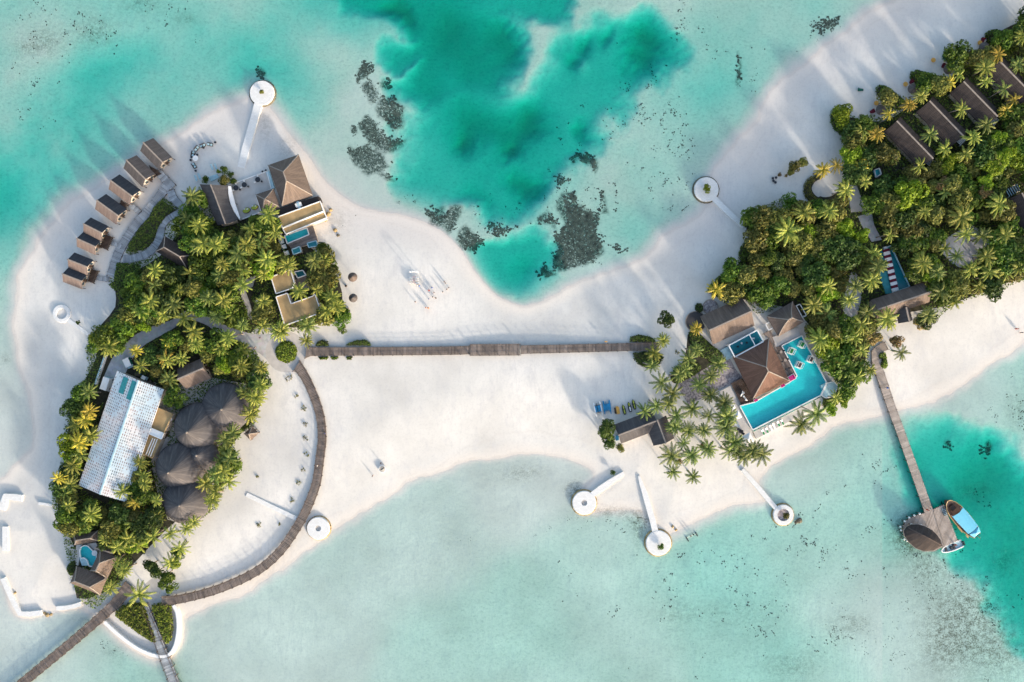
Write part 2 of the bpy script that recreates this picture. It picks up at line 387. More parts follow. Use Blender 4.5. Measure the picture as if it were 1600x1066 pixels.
# algae and rubble stains that lie on the sea floor; damp band of sand
def gsum(lst): 
    r = np.zeros_like(px)
    for a, b, rx, ry, k in lst: r += k*np.exp(-(((px-a)/rx)**2+((py-b)/ry)**2))
    return np.clip(r, 0, 1)
ALG = gsum([(1510,950,55,45,1),(1480,1010,45,45,.9),(1450,890,35,30,.7),(1560,1020,50,45,.8),(1425,845,30,22,.6),(70,65,30,18,.7),(150,50,30,22,.7),(40,75,15,10,.5),(220,5,30,14,.6),(290,30,18,10,.5),(1340,975,22,16,.5),(1240,1040,40,25,.5),(1310,985,25,30,.3),(800,742,30,14,.35),(830,738,25,12,.35),(1000,815,22,14,.8),(950,800,40,9,.7),(1590,640,18,30,.45),(1000,830,12,26,.6),
  (1420,830,28,30,.9),(895,765,14,14,.7),(180,1020,24,14,.35),(900,770,10,14,.6),(1400,700,10,45,.3),(130,970,20,8,.35),(525,350,24,30,.35),(415,195,10,30,.4),(450,230,16,20,.4),(1525,770,36,12,.5),(1570,880,16,22,.6),(1060,960,40,22,.3),(1150,960,60,25,.25),(10,560,8,8,.6)])
DAMP = np.exp(-((sd-.35)/.45)**2)*.8+np.exp(-((sd-4.2-5*N3)/.30)**2)*.35*(N1 > -.1)
def Z5(pts, ox, oy, s): return [(ox+a/s, oy+b/s) for a, b in pts]
REEFS = [('blob-shaped reef at the north end of the western reef chain', Z5([(160,290),(180,262),(205,258),(228,285),(222,310),(195,322),(175,320),(160,345),(145,340),(150,320)],500,0,2.665)),
 ('second reef of the western chain', Z5([(180,345),(215,335),(235,350),(240,380),(255,390),(255,415),(235,435),(215,430),(200,405),(178,380)],500,0,2.665)),
 ('smallest eastern reef of the western chain', Z5([(265,345),(285,325),(300,335),(300,368),(280,372),(268,360)],500,0,2.665)),
 ('ragged reef in the east of the western chain', Z5([(250,440),(270,410),(300,395),(320,400),(325,430),(343,450),(340,490),(335,530),(310,540),(290,520),(265,500),(248,470)],500,0,2.665)),
 ('largest round-shouldered reef of the western chain', Z5([(160,520),(200,488),(225,495),(250,530),(265,560),(300,575),(350,575),(345,590),(310,615),(270,620),(230,610),(200,600),(185,560)],500,0,2.665)),
 ('tiny round reef west of the largest chain reef', Z5([(125,530),(140,522),(155,535),(152,552),(138,560),(126,550)],500,0,2.665)),
 ('southernmost sprawling reef of the western chain', Z5([(115,620),(150,620),(180,605),(260,625),(265,660),(295,680),(260,690),(250,700),(290,730),(315,745),(280,745),(230,710),(190,718),(150,685),(125,655)],500,0,2.665)),
 ('biggest reef, the dark block north of the sandbar', Z5([(930,400),(980,380),(995,430),(960,460),(1030,470),(1060,490),(1110,500),(1120,540),(1115,600),(1150,680),(1155,710),(1110,740),(1090,790),(1000,820),(950,820),(900,840),(860,850),(850,760),(880,710),(860,670),(870,620),(920,590),(940,560),(920,500)],640,200,3.8075)),
 ('small reef at the south-west foot of the biggest reef', Z5([(760,850),(800,810),(850,870),(830,885),(780,890)],640,200,3.8075)),
 ('claw-shaped reef north of the biggest reef', Z5([(990,140),(1040,150),(1100,165),(1110,190),(1095,250),(1070,215),(1030,200),(985,180),(950,210),(940,190),(975,160)],640,200,3.8075)),
 ('sparse reef west of the claw-shaped reef', Z5([(870,280),(900,265),(950,310),(930,330),(890,355),(860,320)],640,200,3.8075)),
 ('branching reef hugging the sandbar shore', Z5([(100,490),(130,470),(160,490),(170,530),(240,490),(290,520),(285,570),(265,620),(240,620),(200,580),(160,560),(100,530)],640,200,3.8075)),
 ('round dark reef close to the sandbar corner', Z5([(290,660),(340,610),(390,630),(450,670),(440,690),(390,740),(340,720)],640,200,3.8075)),
 ('scattered reef between the shore reefs and the small bay', Z5([(455,560),(480,570),(520,550),(570,600),(640,580),(580,640),(560,650),(490,640),(455,600)],640,200,3.8075)),
 ('low reef spur west of the biggest reef', Z5([(770,540),(840,520),(880,540),(885,580),(830,560),(770,570)],640,200,3.8075)),
 ('thin reef finger at the north-east corner of the biggest reef', Z5([(1130,370),(1150,365),(1140,440),(1160,490),(1120,490),(1130,430)],640,200,3.8075)),
 ('thin reef trail leading east from the biggest reef', Z5([(1180,690),(1230,700),(1300,720),(1310,712),(1312,722),(1270,742),(1210,725)],640,200,3.8075)),
 ('dark three-cornered rock off the north roundel', [(400,110),(406,107),(413,113),(414,121),(408,124),(401,122)]),
 ('long thin reef streak off the north-east beach', [(1152,85),(1156,100),(1157,118),(1152,135),(1149,120),(1152,104)]),
 ('pale patchy reef near the north-east shore', [(1270,36),(1285,28),(1312,26),(1308,45),(1290,52),(1275,56)]),
 ('dark reef patch near the pier bend', [(1476,694),(1484,692),(1488,698),(1482,703),(1476,700)]),('dark reef patch east of the pier', [(1534,700),(1542,696),(1548,706),(1542,714),(1536,708)])]
REEFM = np.zeros_like(px)
for _l, _p in REEFS:
    if 'sparse' in _l or 'scatter' in _l or 'trail' in _l or 'pale' in _l: continue
    REEFM = np.maximum(REEFM, np.clip(.5+(sdist(px+N1*16, py+N2*16, _p))/5, 0, 1))
WET = np.clip(1-np.abs(sd-1.2)/3.2, 0, 1)*(sd > -1.5)
NORTH = np.clip((430-py)/60, 0, 1)*np.clip(1-(sd-6)/8, 0, 1)
V = np.stack([GX.ravel(), GY.ravel(), Z.ravel()], 1); ny, nx = GX.shape
idx = np.arange(nx*ny).reshape(ny, nx)
F = np.stack([idx[:-1,:-1].ravel(), idx[:-1,1:].ravel(), idx[1:,1:].ravel(), idx[1:,:-1].ravel()], 1)
t = NT('sand')
def attr(t, n):
    a = t.n('ShaderNodeAttribute'); a.attribute_name = n; return a.outputs['Fac']
v = t.coord('Object')
n1 = t.noise(v, .035, 6, .6); n2 = t.noise(v, .4, 6, .7); n3 = t.noise(v, 3.0, 4, .7)
col = t.ramp(n1, [(.32, (.56,.535,.495)), (.5, (.665,.637,.59)), (.68, (.765,.727,.672))])
col = t.mix(t.math('MULTIPLY', t.math('SUBTRACT', n2, .52, clamp=True), 1.6, clamp=True), col, (.52,.50,.48))
st = t.n('ShaderNodeMapping'); st.inputs['Scale'].default_value = (.28, .13, 1); st.inputs['Rotation'].default_value = (0,0,.9); t.l(v, st.inputs[0])
n5 = t.noise(st.outputs[0], 1.0, 5, .7)
col = t.mix(t.math('MULTIPLY', t.math('SUBTRACT', n5, .52, clamp=True), 2.6, clamp=True), col, (.52,.505,.50))
col = t.mix(t.math('MULTIPLY', attr(t, 'wet'), .75), col, (.74,.67,.59))
col = t.mix(t.math('MULTIPLY', attr(t, 'north'), .6), col, (.60,.56,.53))
col = t.mix(t.math('MULTIPLY', attr(t, 'damp'), .55), col, (.50,.445,.40))
n4 = t.noise(v, .55, 8, .75); n6 = t.noise(v, 2.2, 5, .8)
am = attr(t, 'algae')
k = t.math('MULTIPLY', am, t.math('MULTIPLY', t.math('SUBTRACT', t.math('ADD', t.math('MULTIPLY', n4, .6), t.math('MULTIPLY', n6, .4)), .43, clamp=True), 6.5, clamp=True), clamp=True)
col = t.mix(k, col, (.17,.155,.12))
col = t.mix(t.math('MULTIPLY', attr(t, 'reef'), t.math('MULTIPLY', t.math('SUBTRACT', t.noise(v, 1.3, 5, .8), .36, clamp=True), 6.0, clamp=True), clamp=True), col, (.07,.085,.075))
# mottled sea floor: patches of weed film and pale sand
k2 = t.math('MULTIPLY', attr(t, 'sea'), t.math('MULTIPLY', t.math('SUBTRACT', t.noise(v, .9, 7, .8), .50, clamp=True), 3.0, clamp=True))
col = t.mix(t.math('MULTIPLY', k2, .55), col, (.36,.38,.34))
col = t.mix(attr(t, 'sea'), col, t.mix(1.0, col, (1.0,.985,.90), 'MULTIPLY'))
cw = t.noise(t.coord('Object', (.7,1.1,1), .5), 1.3, 6, .7)  # light and dark of the water's ripples, painted into the seabed colour
col = t.mix(t.math('MULTIPLY', attr(t, 'sea'), .55), col, t.mix(1.0, col, t.ramp(cw, [(.33, (.62,.66,.66)), (.5, (1,1,1)), (.66, (1.0,1.0,1.0))]), 'MULTIPLY'))
col = t.mix(.5, col, t.mix(1.0, col, t.ramp(t.noise(v, 1.4, 4, .8), [(.35, (.82,.82,.83)), (.5, (1,1,1)), (.7, (1,1,1))]), 'MULTIPLY'))
trk = t.noise(t.coord('Object', (.5,.07,1), -.7), .8, 3, .5)
tk = t.math('MULTIPLY', t.math('SUBTRACT', .04, t.math('ABSOLUTE', t.math('SUBTRACT', trk, .5)), clamp=True), 9.0, clamp=True)
col = t.mix(t.math('MULTIPLY', tk, t.math('MULTIPLY', t.math('SUBTRACT', n1, .42, clamp=True), 3.0, clamp=True)), col, (.48,.465,.45))
bh = t.math('ADD', t.math('MULTIPLY', n3, .35), t.math('MULTIPLY', n2, .9))
sand = t.done(t.bsdf(col, .95, .1, bump=bh, bstr=.3, bdist=.10)); MATS['sand'] = sand
ground_o = mesh_np('ground', V, F, sand); ground_o.data.polygons.foreach_set('use_smooth', [True]*len(F))
for nm, arr in (('damp', DAMP), ('reef', REEFM), ('wet', WET), ('algae', ALG), ('north', NORTH), ('sea', np.clip(dep/(.5*DSC), 0, 1)*(sd < 0))):
    a = ground_o.data.attributes.new(nm, 'FLOAT', 'POINT'); a.data.foreach_set('value', arr.astype(np.float32).ravel())
tag(ground_o, 'pale sand of the island and the lagoon floor', kind='structure')
# sea: clear absorbing water in one closed box
t = NT('lagoon_water'); v = t.coord('Object')
h = t.math('ADD', t.noise(v, .55, 4, .6), t.math('MULTIPLY', t.noise(t.coord('Object', (1.6,.6,1), .6), 1.0, 3, .6), .8))
bp = t.n('ShaderNodeBump'); bp.inputs['Strength'].default_value = .5; bp.inputs['Distance'].default_value = .35; t.l(h, bp.inputs['Height'])
gl = t.n('ShaderNodeBsdfGlossy'); gl.inputs['Roughness'].default_value = .12; t.l(bp.outputs[0], gl.inputs['Normal']); g_ = t.n('ShaderNodeNewGeometry'); dt = t.n('ShaderNodeVectorMath', operation='DOT_PRODUCT'); t.l(bp.outputs[0], dt.inputs[0]); t.l(g_.outputs['Incoming'], dt.inputs[1])
cs = t.math('SUBTRACT', 1.0, t.math('ABSOLUTE', dt.outputs['Value']), clamp=True)
fac = t.math('MULTIPLY_ADD', t.math('POWER', cs, 5.0), .9, .02, clamp=True)
tr = t.n('ShaderNodeBsdfTransparent'); ms = t.n('ShaderNodeMixShader'); t.l(fac, ms.inputs[0]); t.l(tr.outputs[0], ms.inputs[1]); t.l(gl.outputs[0], ms.inputs[2])
va = t.n('ShaderNodeVolumeAbsorption'); va.inputs['Density'].default_value = WD; va.inputs['Color'].default_value = (*WC, 1)
t.l(va.outputs[0], t.out.inputs['Volume']); MATS['water'] = t.done(ms.outputs[0])
mb = MB(); mb.box((0,0,-10), (6800,6800,20)); sea = mesh_obj('water', mb, MATS['water']); tag(sea, 'clear turquoise lagoon water', kind='structure')
# ------------------------------------------------------------------ materials for the built things
M = {'sand': sand}
M['thatch'] = thatch('thatch_brown', (.13,.10,.085), (.25,.19,.155))
M['thatch_char'] = thatch('charcoal_thatch', (.075,.072,.077), (.165,.148,.142), course=None)
M['thatch_tan'] = thatch('tan_thatch', (.19,.14,.12), (.33,.25,.21))  # tan thatch for one slope of the two-tone hut roofs
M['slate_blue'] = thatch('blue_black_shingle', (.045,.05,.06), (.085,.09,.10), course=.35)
M['thatch_grey'] = thatch('thatch_grey', (.10,.088,.085), (.18,.155,.145))
M['thatch_dark'] = thatch('thatch_dark', (.05,.042,.04), (.10,.08,.073))
M['shingle'] = thatch('shingle_brown', (.13,.078,.06), (.22,.13,.10), course=.3)
M['slate'] = thatch('grey_shingle', (.075,.072,.076), (.13,.12,.12), course=.35)
M['ridge'] = plain('ridge_straw', (.30,.25,.21), .9)
M['wall'] = plain('sandy_render', (.52,.44,.36), .9)
M['wood_dark'] = planks('dark_deck_boards', (.075,.052,.042), .35)
M['wood_brown'] = planks('brown_deck_boards', (.235,.19,.165), .35)
M['wood_red'] = planks('red_brown_deck_boards', (.20,.13,.095), .3)
M['wood_pale'] = planks('pale_deck_boards', (.43,.36,.31), .28)
M['wood_grey'] = planks('weathered_grey_boards', (.37,.39,.41), .4, .45)
M['post'] = plain('dark_post_wood', (.10,.075,.06), .8)
M['door'] = plain('door_wood', (.10,.06,.04), .6)
M['glass'] = plain('window_glass', (.03,.05,.06), .15, .6)
M['white'] = plain('white_paint', (.80,.79,.77), .6, var=.05)
t = NT('white_sandbag_cloth'); v = t.coord(); b_ = t.n('ShaderNodeTexBrick'); b_.inputs['Scale'].default_value = .55; t.l(v, b_.inputs[0])
b_.inputs['Color1'].default_value = (.76,.75,.73,1); b_.inputs['Color2'].default_value = (.69,.68,.66,1); b_.inputs['Mortar'].default_value = (.58,.57,.55,1); b_.inputs['Mortar Size'].default_value = .012
cc_ = t.mix(t.math('MULTIPLY', t.math('SUBTRACT', t.noise(v, .7, 6, .7), .52, clamp=True), 2.5, clamp=True), b_.outputs[0], (.60,.57,.52)); M['sandbag'] = t.done(t.bsdf(cc_, .85))
M['tan'] = plain('tan_flat_roof', (.38,.26,.125), .85, var=.22, scale=.35)
M['deckstone'] = plain('pale_terrace_stone', (.50,.47,.44), .8, var=.12, scale=.5)
M['rock'] = plain('weedy_rock', (.14,.12,.085), .9, var=.5, scale=1.5)
M['algaestone'] = plain('algae_ochre_stone', (.36,.26,.13), .9, var=.4, scale=1.3)
M['teal'] = plain('teal_paint', (.03,.22,.24), .5)
M['paleblue'] = plain('pale_blue_paint', (.38,.55,.60), .6)
M['black'] = plain('dark_cushion', (.03,.035,.045), .7)
M['maroon'] = plain('maroon_cloth', (.13,.015,.03), .8)
M['magenta'] = plain('magenta_cloth', (.45,.02,.17), .8)
M['orange'] = plain('orange_canvas', (.70,.36,.08), .7)
M['lime'] = plain('lime_cushion', (.38,.42,.06), .7)
M['green'] = plain('green_towel', (.02,.24,.06), .8)
M['dgreen'] = plain('dark_green_canvas', (.01,.10,.075), .8)
M['blue'] = plain('blue_canvas', (.02,.22,.42), .6)
M['boatblue'] = plain('light_blue_canopy', (.14,.50,.66), .6, var=.06)
M['hull'] = plain('varnished_hull_wood', (.13,.07,.05), .5)
M['hullrim'] = plain('ochre_gunwale', (.55,.36,.17), .5)
M['skin'] = plain('skin', (.42,.25,.17), .6, var=.03)
M['hair'] = plain('dark_hair', (.02,.015,.012), .7)
M['pool'] = None
t = NT('pool_tiles'); v = t.coord(); b = t.n('ShaderNodeTexBrick'); b.inputs['Scale'].default_value = 1.0
b.inputs['Color1'].default_value = (.015,.52,.56,1); b.inputs['Color2'].default_value = (.03,.60,.63,1); b.inputs['Mortar'].default_value = (.01,.42,.46,1)
b.inputs['Mortar Size'].default_value = .02; t.l(v, b.inputs[0]); M['pool'] = t.done(t.bsdf(b.outputs[0], .4))
M['pool_pale'] = plain('pale_pool_tiles', (.20,.55,.60), .5, var=.1)
M['pool_dark'] = plain('deep_pool_tiles', (.01,.20,.24), .4, var=.1)
t = NT('pool_water'); v = t.coord(); g = t.n('ShaderNodeBsdfGlossy'); g.inputs[1].default_value = .08
bp = t.n('ShaderNodeBump'); bp.inputs['Strength'].default_value = .3; bp.inputs['Distance'].default_value = .1; t.l(t.noise(v, 1.5), bp.inputs['Height']); t.l(bp.outputs[0], g.inputs['Normal'])
lw = t.n('ShaderNodeBsdfTransparent'); lw.inputs[0].default_value = (.86,.97,.98,1); ms = t.n('ShaderNodeMixShader'); ms.inputs[0].default_value = .03
t.l(lw.outputs[0], ms.inputs[1]); t.l(g.outputs[0], ms.inputs[2]); M['poolwater'] = t.done(ms.outputs[0])
# worn white barn roof: rows of open slots between the sheets, in metres along (u) and up (v) the slope
t = NT('worn_white_roofing'); uv = t.coord('UV'); s = t.n('ShaderNodeSeparateXYZ'); t.l(uv, s.inputs[0])
row = t.math('FRACT', t.math('MULTIPLY', s.outputs[0], 1/.88)); cel = t.math('FRACT', t.math('MULTIPLY', s.outputs[1], 1/.62))
slot = t.math('MULTIPLY', t.math('LESS_THAN', row, .62), t.math('LESS_THAN', cel, .46))
fl = t.n('ShaderNodeVectorMath', operation='FLOOR'); sc_ = t.n('ShaderNodeVectorMath', operation='MULTIPLY'); sc_.inputs[1].default_value = (1/.88, 1/.62, 1)
t.l(uv, sc_.inputs[0]); t.l(sc_.outputs[0], fl.inputs[0]); wn = t.n('ShaderNodeTexWhiteNoise', noise_dimensions='2D'); t.l(fl.outputs[0], wn.inputs['Vector'])
n = t.noise(uv, .16, 3, .6); n2 = t.noise(uv, .09, 2, .5)
dens = t.math('MULTIPLY', t.math('SUBTRACT', n, .31, clamp=True), 4.5, clamp=True)
on = t.math('MULTIPLY', slot, t.math('LESS_THAN', wn.outputs['Value'], t.math('ADD', dens, .05)))
base = t.ramp(n2, [(.40, (.44,.54,.60)), (.47, (.52,.59,.62)), (.53, (.62,.59,.58)), (.6, (.56,.60,.62))])
base = t.mix(t.math('MULTIPLY', t.math('SUBTRACT', t.noise(uv, 1.1, 5, .8), .5, clamp=True), 1.6, clamp=True), base, (.34,.32,.33))
base = t.mix(t.math('MULTIPLY', t.math('LESS_THAN', row, .08), .3), base, (.32,.36,.40))
dk = t.ramp(t.noise(uv, .25, 3), [(.42, (.05,.07,.09)), (.55, (.20,.11,.09)), (.66, (.20,.06,.04))])
M['barn'] = t.done(t.bsdf(t.mix(t.math('MULTIPLY', on, t.math('MULTIPLY_ADD', wn.outputs['Value'], -.5, .95)), base, dk), .7, .2))
# paving and gravel
t = NT('grey_paving'); v = t.coord(); vo = t.n('ShaderNodeTexVoronoi'); vo.inputs['Scale'].default_value = 1.1; t.l(v, vo.inputs[0])
c_ = t.ramp(t.noise(v, .25, 5, .65), [(.3, (.33,.33,.34)), (.7, (.50,.49,.48))])
c_ = t.mix(.18, c_, vo.outputs['Color']) ; hs = t.n('ShaderNodeHueSaturation'); hs.inputs['Saturation'].default_value = .25; t.l(c_, hs.inputs['Color'])
M['paving'] = t.done(t.bsdf(hs.outputs[0], .9))
t = NT('mauve_gravel'); v = t.coord(); c_ = t.ramp(t.noise(v, 1.6, 6, .8), [(.38, (.10,.09,.11)), (.5, (.30,.26,.27)), (.62, (.50,.45,.43))]); M['gravel'] = t.done(t.bsdf(c_, .95))
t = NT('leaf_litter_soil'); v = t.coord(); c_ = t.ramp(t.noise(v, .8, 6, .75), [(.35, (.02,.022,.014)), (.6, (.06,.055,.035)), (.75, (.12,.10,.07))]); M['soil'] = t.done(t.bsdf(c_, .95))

# ------------------------------------------------------------------ builders
EX = []   # photo outlines kept clear of trees
def keep(poly, m=0): EX.append((poly, m)); return poly
def ex(poly): EX.append((poly, 0))
def frame4(c4, z):
    """c4: four eave corners as seen; c0->c1 and c3->c2 run along the ridge"""
    q = [P(a, b, z) for a, b in c4]
    o = sum(q, Vector())/4; u = ((q[1]-q[0])+(q[2]-q[3])); L = u.length/2; u.normalize()
    v = ((q[3]-q[0])+(q[2]-q[1])); Wd = v.length/2; v = Vector((-u.y, u.x, 0))*(1 if v.dot(Vector((-u.y, u.x, 0))) > 0 else -1)
    return o, u, v, L, Wd
def roof_faces(mb, pts_lines, th=.22):
    """loft between lists of 3D points (same length); uv in metres; closed underside"""
    n = len(pts_lines[0]); R = len(pts_lines)
    us = [0]
    ml = pts_lines[0]
    for i in range(1, n): us.append(us[-1]+(Vector(ml[i])-Vector(ml[i-1])).length)
    if us[-1] < .1:
        us = [0]
        for i in range(1, n): us.append(us[-1]+(Vector(pts_lines[-1][i])-Vector(pts_lines[-1][i-1])).length)
    vv = [0]
    for k in range(1, R): vv.append(vv[-1]+(Vector(pts_lines[k][n//2])-Vector(pts_lines[k-1][n//2])).length)
    top = []; fs = []; uvs = []
    for k in range(R): top += [Vector(p) for p in pts_lines[k]]
    for k in range(R-1):
        for i in range(n-1):
            fs.append((k*n+i, k*n+i+1, (k+1)*n+i+1, (k+1)*n+i))
            uvs.append([(us[i], vv[k]), (us[i+1], vv[k]), (us[i+1], vv[k+1]), (us[i], vv[k+1])])
    a, b, c = top[fs[0][0]], top[fs[0][1]], top[fs[0][2]]
    if (b-a).cross(c-a).z < 0 or ((b-a).cross(c-a).length < 1e-6 and (top[fs[0][2]]-top[fs[0][0]]).cross(top[fs[0][3]]-top[fs[0][0]]).z < 0):
        fs = [f[::-1] for f in fs]; uvs = [u[::-1] for u in uvs]
    mb.add(top, fs, uvs)
    bot = [p-Vector((0,0,th)) for p in top]; mb.add(bot, [f[::-1] for f in fs], uvs)
    edge = [i for i in range(n)]+[k*n+n-1 for k in range(1, R)]+[(R-1)*n+i for i in range(n-2, -1, -1)]+[k*n for k in range(R-2, 0, -1)]
    rim = [top[i] for i in edge]+[bot[i] for i in edge]; m = len(edge)
    mb.add(rim, [(i, (i+1) % m, m+(i+1) % m, m+i) for i in range(m)], [[(0,0),(.3,0),(.3,th),(0,th)]]*m)
def seg(a, b, n): a, b = Vector(a), Vector(b); return [a.lerp(b, i/n) for i in range(n+1)]
def gable(name, label, cat, c4, ze, zr, roof='thatch', wall='wall', group=None, inset=.7, ridge_off=0, zb=None, cap='ridge', sag=0, door=True, T=None, openf=False, roof2=None):
    o, u, v, L, Wd = frame4(c4, ze); zb = ground(o.x, o.y)-.05 if zb is None else zb
    T = T or thing(name, label, cat, (o.x, o.y, zb), group)
    U, Vv = u*L/2, v*Wd/2; Z0 = Vector((0,0,1)); r0 = o-U+v*ridge_off; r1 = o+U+v*ridge_off; r0 = Vector((r0.x, r0.y, zr)); r1 = Vector((r1.x, r1.y, zr))
    mb = MB()
    for sgn in (-1, 1):
        e0 = o-U+Vv*sgn; e1 = o+U+Vv*sgn
        k = 4; lines = []
        for j in range(k+1):
            f = j/k; a = e0.lerp(r0, f); b = e1.lerp(r1, f); dz = -sag*math.sin(math.pi*f)
            lines.append([p+Vector((0,0,dz)) for p in seg(a, b, 6)])
        roof_faces(mb, lines)
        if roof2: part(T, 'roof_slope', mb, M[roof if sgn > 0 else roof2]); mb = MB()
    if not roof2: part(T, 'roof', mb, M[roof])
    mb = MB(); mb.bar(r0+Z0*.05-u*.1, r1+Z0*.05+u*.1, .42, .16); part(T, 'ridge_cap', mb, M[cap])
    a, b = L/2-inset, Wd/2-inset; mb = MB()
    if a > .5 and b > .5:
        zt = ze+.1; zp = zr-.35-(zr-ze)*0.04
        k = b/(Wd/2); zt2 = zr-(zr-ze)*k-.3
        if openf:
            for s1 in (-1, 1):
                for s2 in (-1, 0, 1):
                    mb = MB(); p = o+u*a*s1+v*b*s2; mb.box((p.x, p.y, (zb+zt2)/2), (.22, .22, zt2-zb)); part(T, 'post', mb, M['post'])
        else:
            pr = [o-u*a-v*b, o-u*a+v*b, o+u*a+v*b, o+u*a-v*b]
            vs = [Vector((p.x, p.y, zb)) for p in pr]+[Vector((p.x, p.y, zt2)) for p in pr]
            g0 = o-u*a+v*ridge_off; g1 = o+u*a+v*ridge_off
            vs += [Vector((g0.x, g0.y, zp)), Vector((g1.x, g1.y, zp))]
            mb.add(vs, [(0,1,5,8,4), (3,7,9,6,2), (0,4,7,3), (1,2,6,5)]); part(T, 'wall', mb, M[wall])
            if door:
                an = math.atan2(u.y, u.x)
                e = o+u*(a+.04)-v*b*.1; mb = MB(); mb.box((e.x, e.y, zb+1.05), (.08, 1.1, 2.1), an); d = part(T, 'door', mb, M['door'])
                for s_ in (-.55, .5):
                    e = o+u*(a+.04)+v*b*s_; mb = MB(); mb.box((e.x, e.y, zb+1.5), (.08, .9, 1.0), an); part(T, 'window', mb, M['glass'])
                for s_ in (-1, 0, 1):
                    e = o+u*(L/2-.15)+v*(Wd/2-.3)*s_; zz = zt2-.1 if s_ else zp; mb = MB(); mb.box((e.x, e.y, (zb+zz)/2), (.16,.16,zz-zb), an); part(T, 'porch_post', mb, M['post'])
    return T, (o, u, v, L, Wd)
def hip(name, label, cat, c4, ze, zr, rf=.3, roof='thatch', wall='wall', group=None, inset=.9, zb=None, cap='ridge', sag=.15, T=None, openf=False, shift=0):
    o, u, v, L, Wd = frame4(c4, ze); zb = ground(o.x, o.y)-.05 if zb is None else zb
    T = T or thing(name, label, cat, (o.x, o.y, zb), group)
    C = [o-u*L/2-v*Wd/2, o+u*L/2-v*Wd/2, o+u*L/2+v*Wd/2, o-u*L/2+v*Wd/2]
    R0 = o-u*L*rf/2+u*shift; R1 = o+u*L*rf/2+u*shift; R0.z = R1.z = zr
    mb = MB()
    for a, b, ra, rb in ((C[0],C[1],R0,R1), (C[1],C[2],R1,R1), (C[2],C[3],R1,R0), (C[3],C[0],R0,R0)):
        lines = []
        for j in range(6):
            f = j/5; A = a.lerp(ra, f); B = b.lerp(rb, f); dz = -sag*math.sin(math.pi*f)
            lines.append([p+Vector((0,0,dz)) for p in seg(A, B, 6)])
        if ra == rb: lines[-1] = [ra.copy() for _ in lines[-1]]
        roof_faces(mb, lines, .2)
    part(T, 'roof', mb, M[roof])
    mb = MB(); z_ = Vector((0,0,.06))
    for a, b in ((C[0],R0),(C[1],R1),(C[2],R1),(C[3],R0),(R0,R1)):
        if (a-b).length < .1: continue
        if a in (R0,): mb.bar(a+z_, b+z_, .34, .14)
        else:
            q = [a.lerp(b, j/4)+Vector((0,0,-sag*math.sin(math.pi*j/4)))+z_ for j in range(5)]
            for i in range(4): mb.bar(q[i], q[i+1], .30, .12)
    part(T, 'ridge_cap', mb, M[cap])
    if openf:
        for i in range(4):
            for f in (0, .5):
                p = C[i].lerp(C[(i+1) % 4], f).lerp(o, .12); mb = MB(); mb.box((p.x, p.y, (zb+ze)/2), (.25,.25,ze-zb+.2)); part(T, 'post', mb, M['post'])
    else:
        a, b = L/2-inset, Wd/2-inset
        if a > .4 and b > .4:
            q = [o-u*a-v*b, o+u*a-v*b, o+u*a+v*b, o-u*a+v*b]; mb = MB(); mb.prism([(p.x, p.y) for p in q], zb, ze+.12); part(T, 'wall', mb, M[wall])
            an = math.atan2(v.y, v.x)
            for s_, nm in ((-.5,'window'), (0,'door'), (.5,'window')):
                h_ = 2.1 if nm == 'door' else 1.1
                if v.y < 0: e = o+v*(b+.04)+u*a*s_
                else: e = o-v*(b+.04)+u*a*s_
                mb = MB(); mb.box((e.x, e.y, zb+(1.05 if nm == 'door' else 1.5)), (.08, 1.3, h_), an); part(T, nm, mb, M['door' if nm == 'door' else 'glass'])
    return T, (o, u, v, L, Wd)
def terrace(label, cat, poly, zt, mat='deckstone', name='terrace', curb=None, group=None):
    q = W(poly, zt); cx = sum(p[0] for p in q)/len(q); cy = sum(p[1] for p in q)/len(q)
    T = thing(name, label, cat, (cx, cy, GZ), group); mb = MB(); mb.prism(q, .2, zt); part(T, 'deck', mb, M[mat])
    if curb:
        mb = MB(); n = len(q)
        for i in range(n): a, b = q[i], q[(i+1) % n]; mb.bar((a[0], a[1], zt-.06), (b[0], b[1], zt-.06), .25, .3)
        part(T, 'kerb', mb, M[curb])
    return T
def decking(T, poly, zt, ang, mat, pitch=.35, name='deck'):
    """boards laid across a polygon, direction ang"""
    q = W(poly, zt); c, s = math.cos(ang), math.sin(ang)
    r = [(x*c+y*s, -x*s+y*c) for x, y in q]; mb = MB(); y = min(p[1] for p in r)
    while y < max(p[1] for p in r):
        ym = y+pitch/2; xs = []
        for i in range(len(r)):
            a, b = r[i], r[(i+1) % len(r)]
            if (a[1] > ym) != (b[1] > ym): xs.append(a[0]+(ym-a[1])*(b[0]-a[0])/(b[1]-a[1]))
        xs.sort()
        for i in range(0, len(xs)-1, 2):
            k = [(xs[i], y+.02), (xs[i+1], y+.02), (xs[i+1], y+pitch-.02), (xs[i], y+pitch-.02)]
            mb.prism([(X*c-Y*s, X*s+Y*c) for X, Y in k], zt-.12, zt)
        y += pitch
    return part(T, name, mb, M[mat])
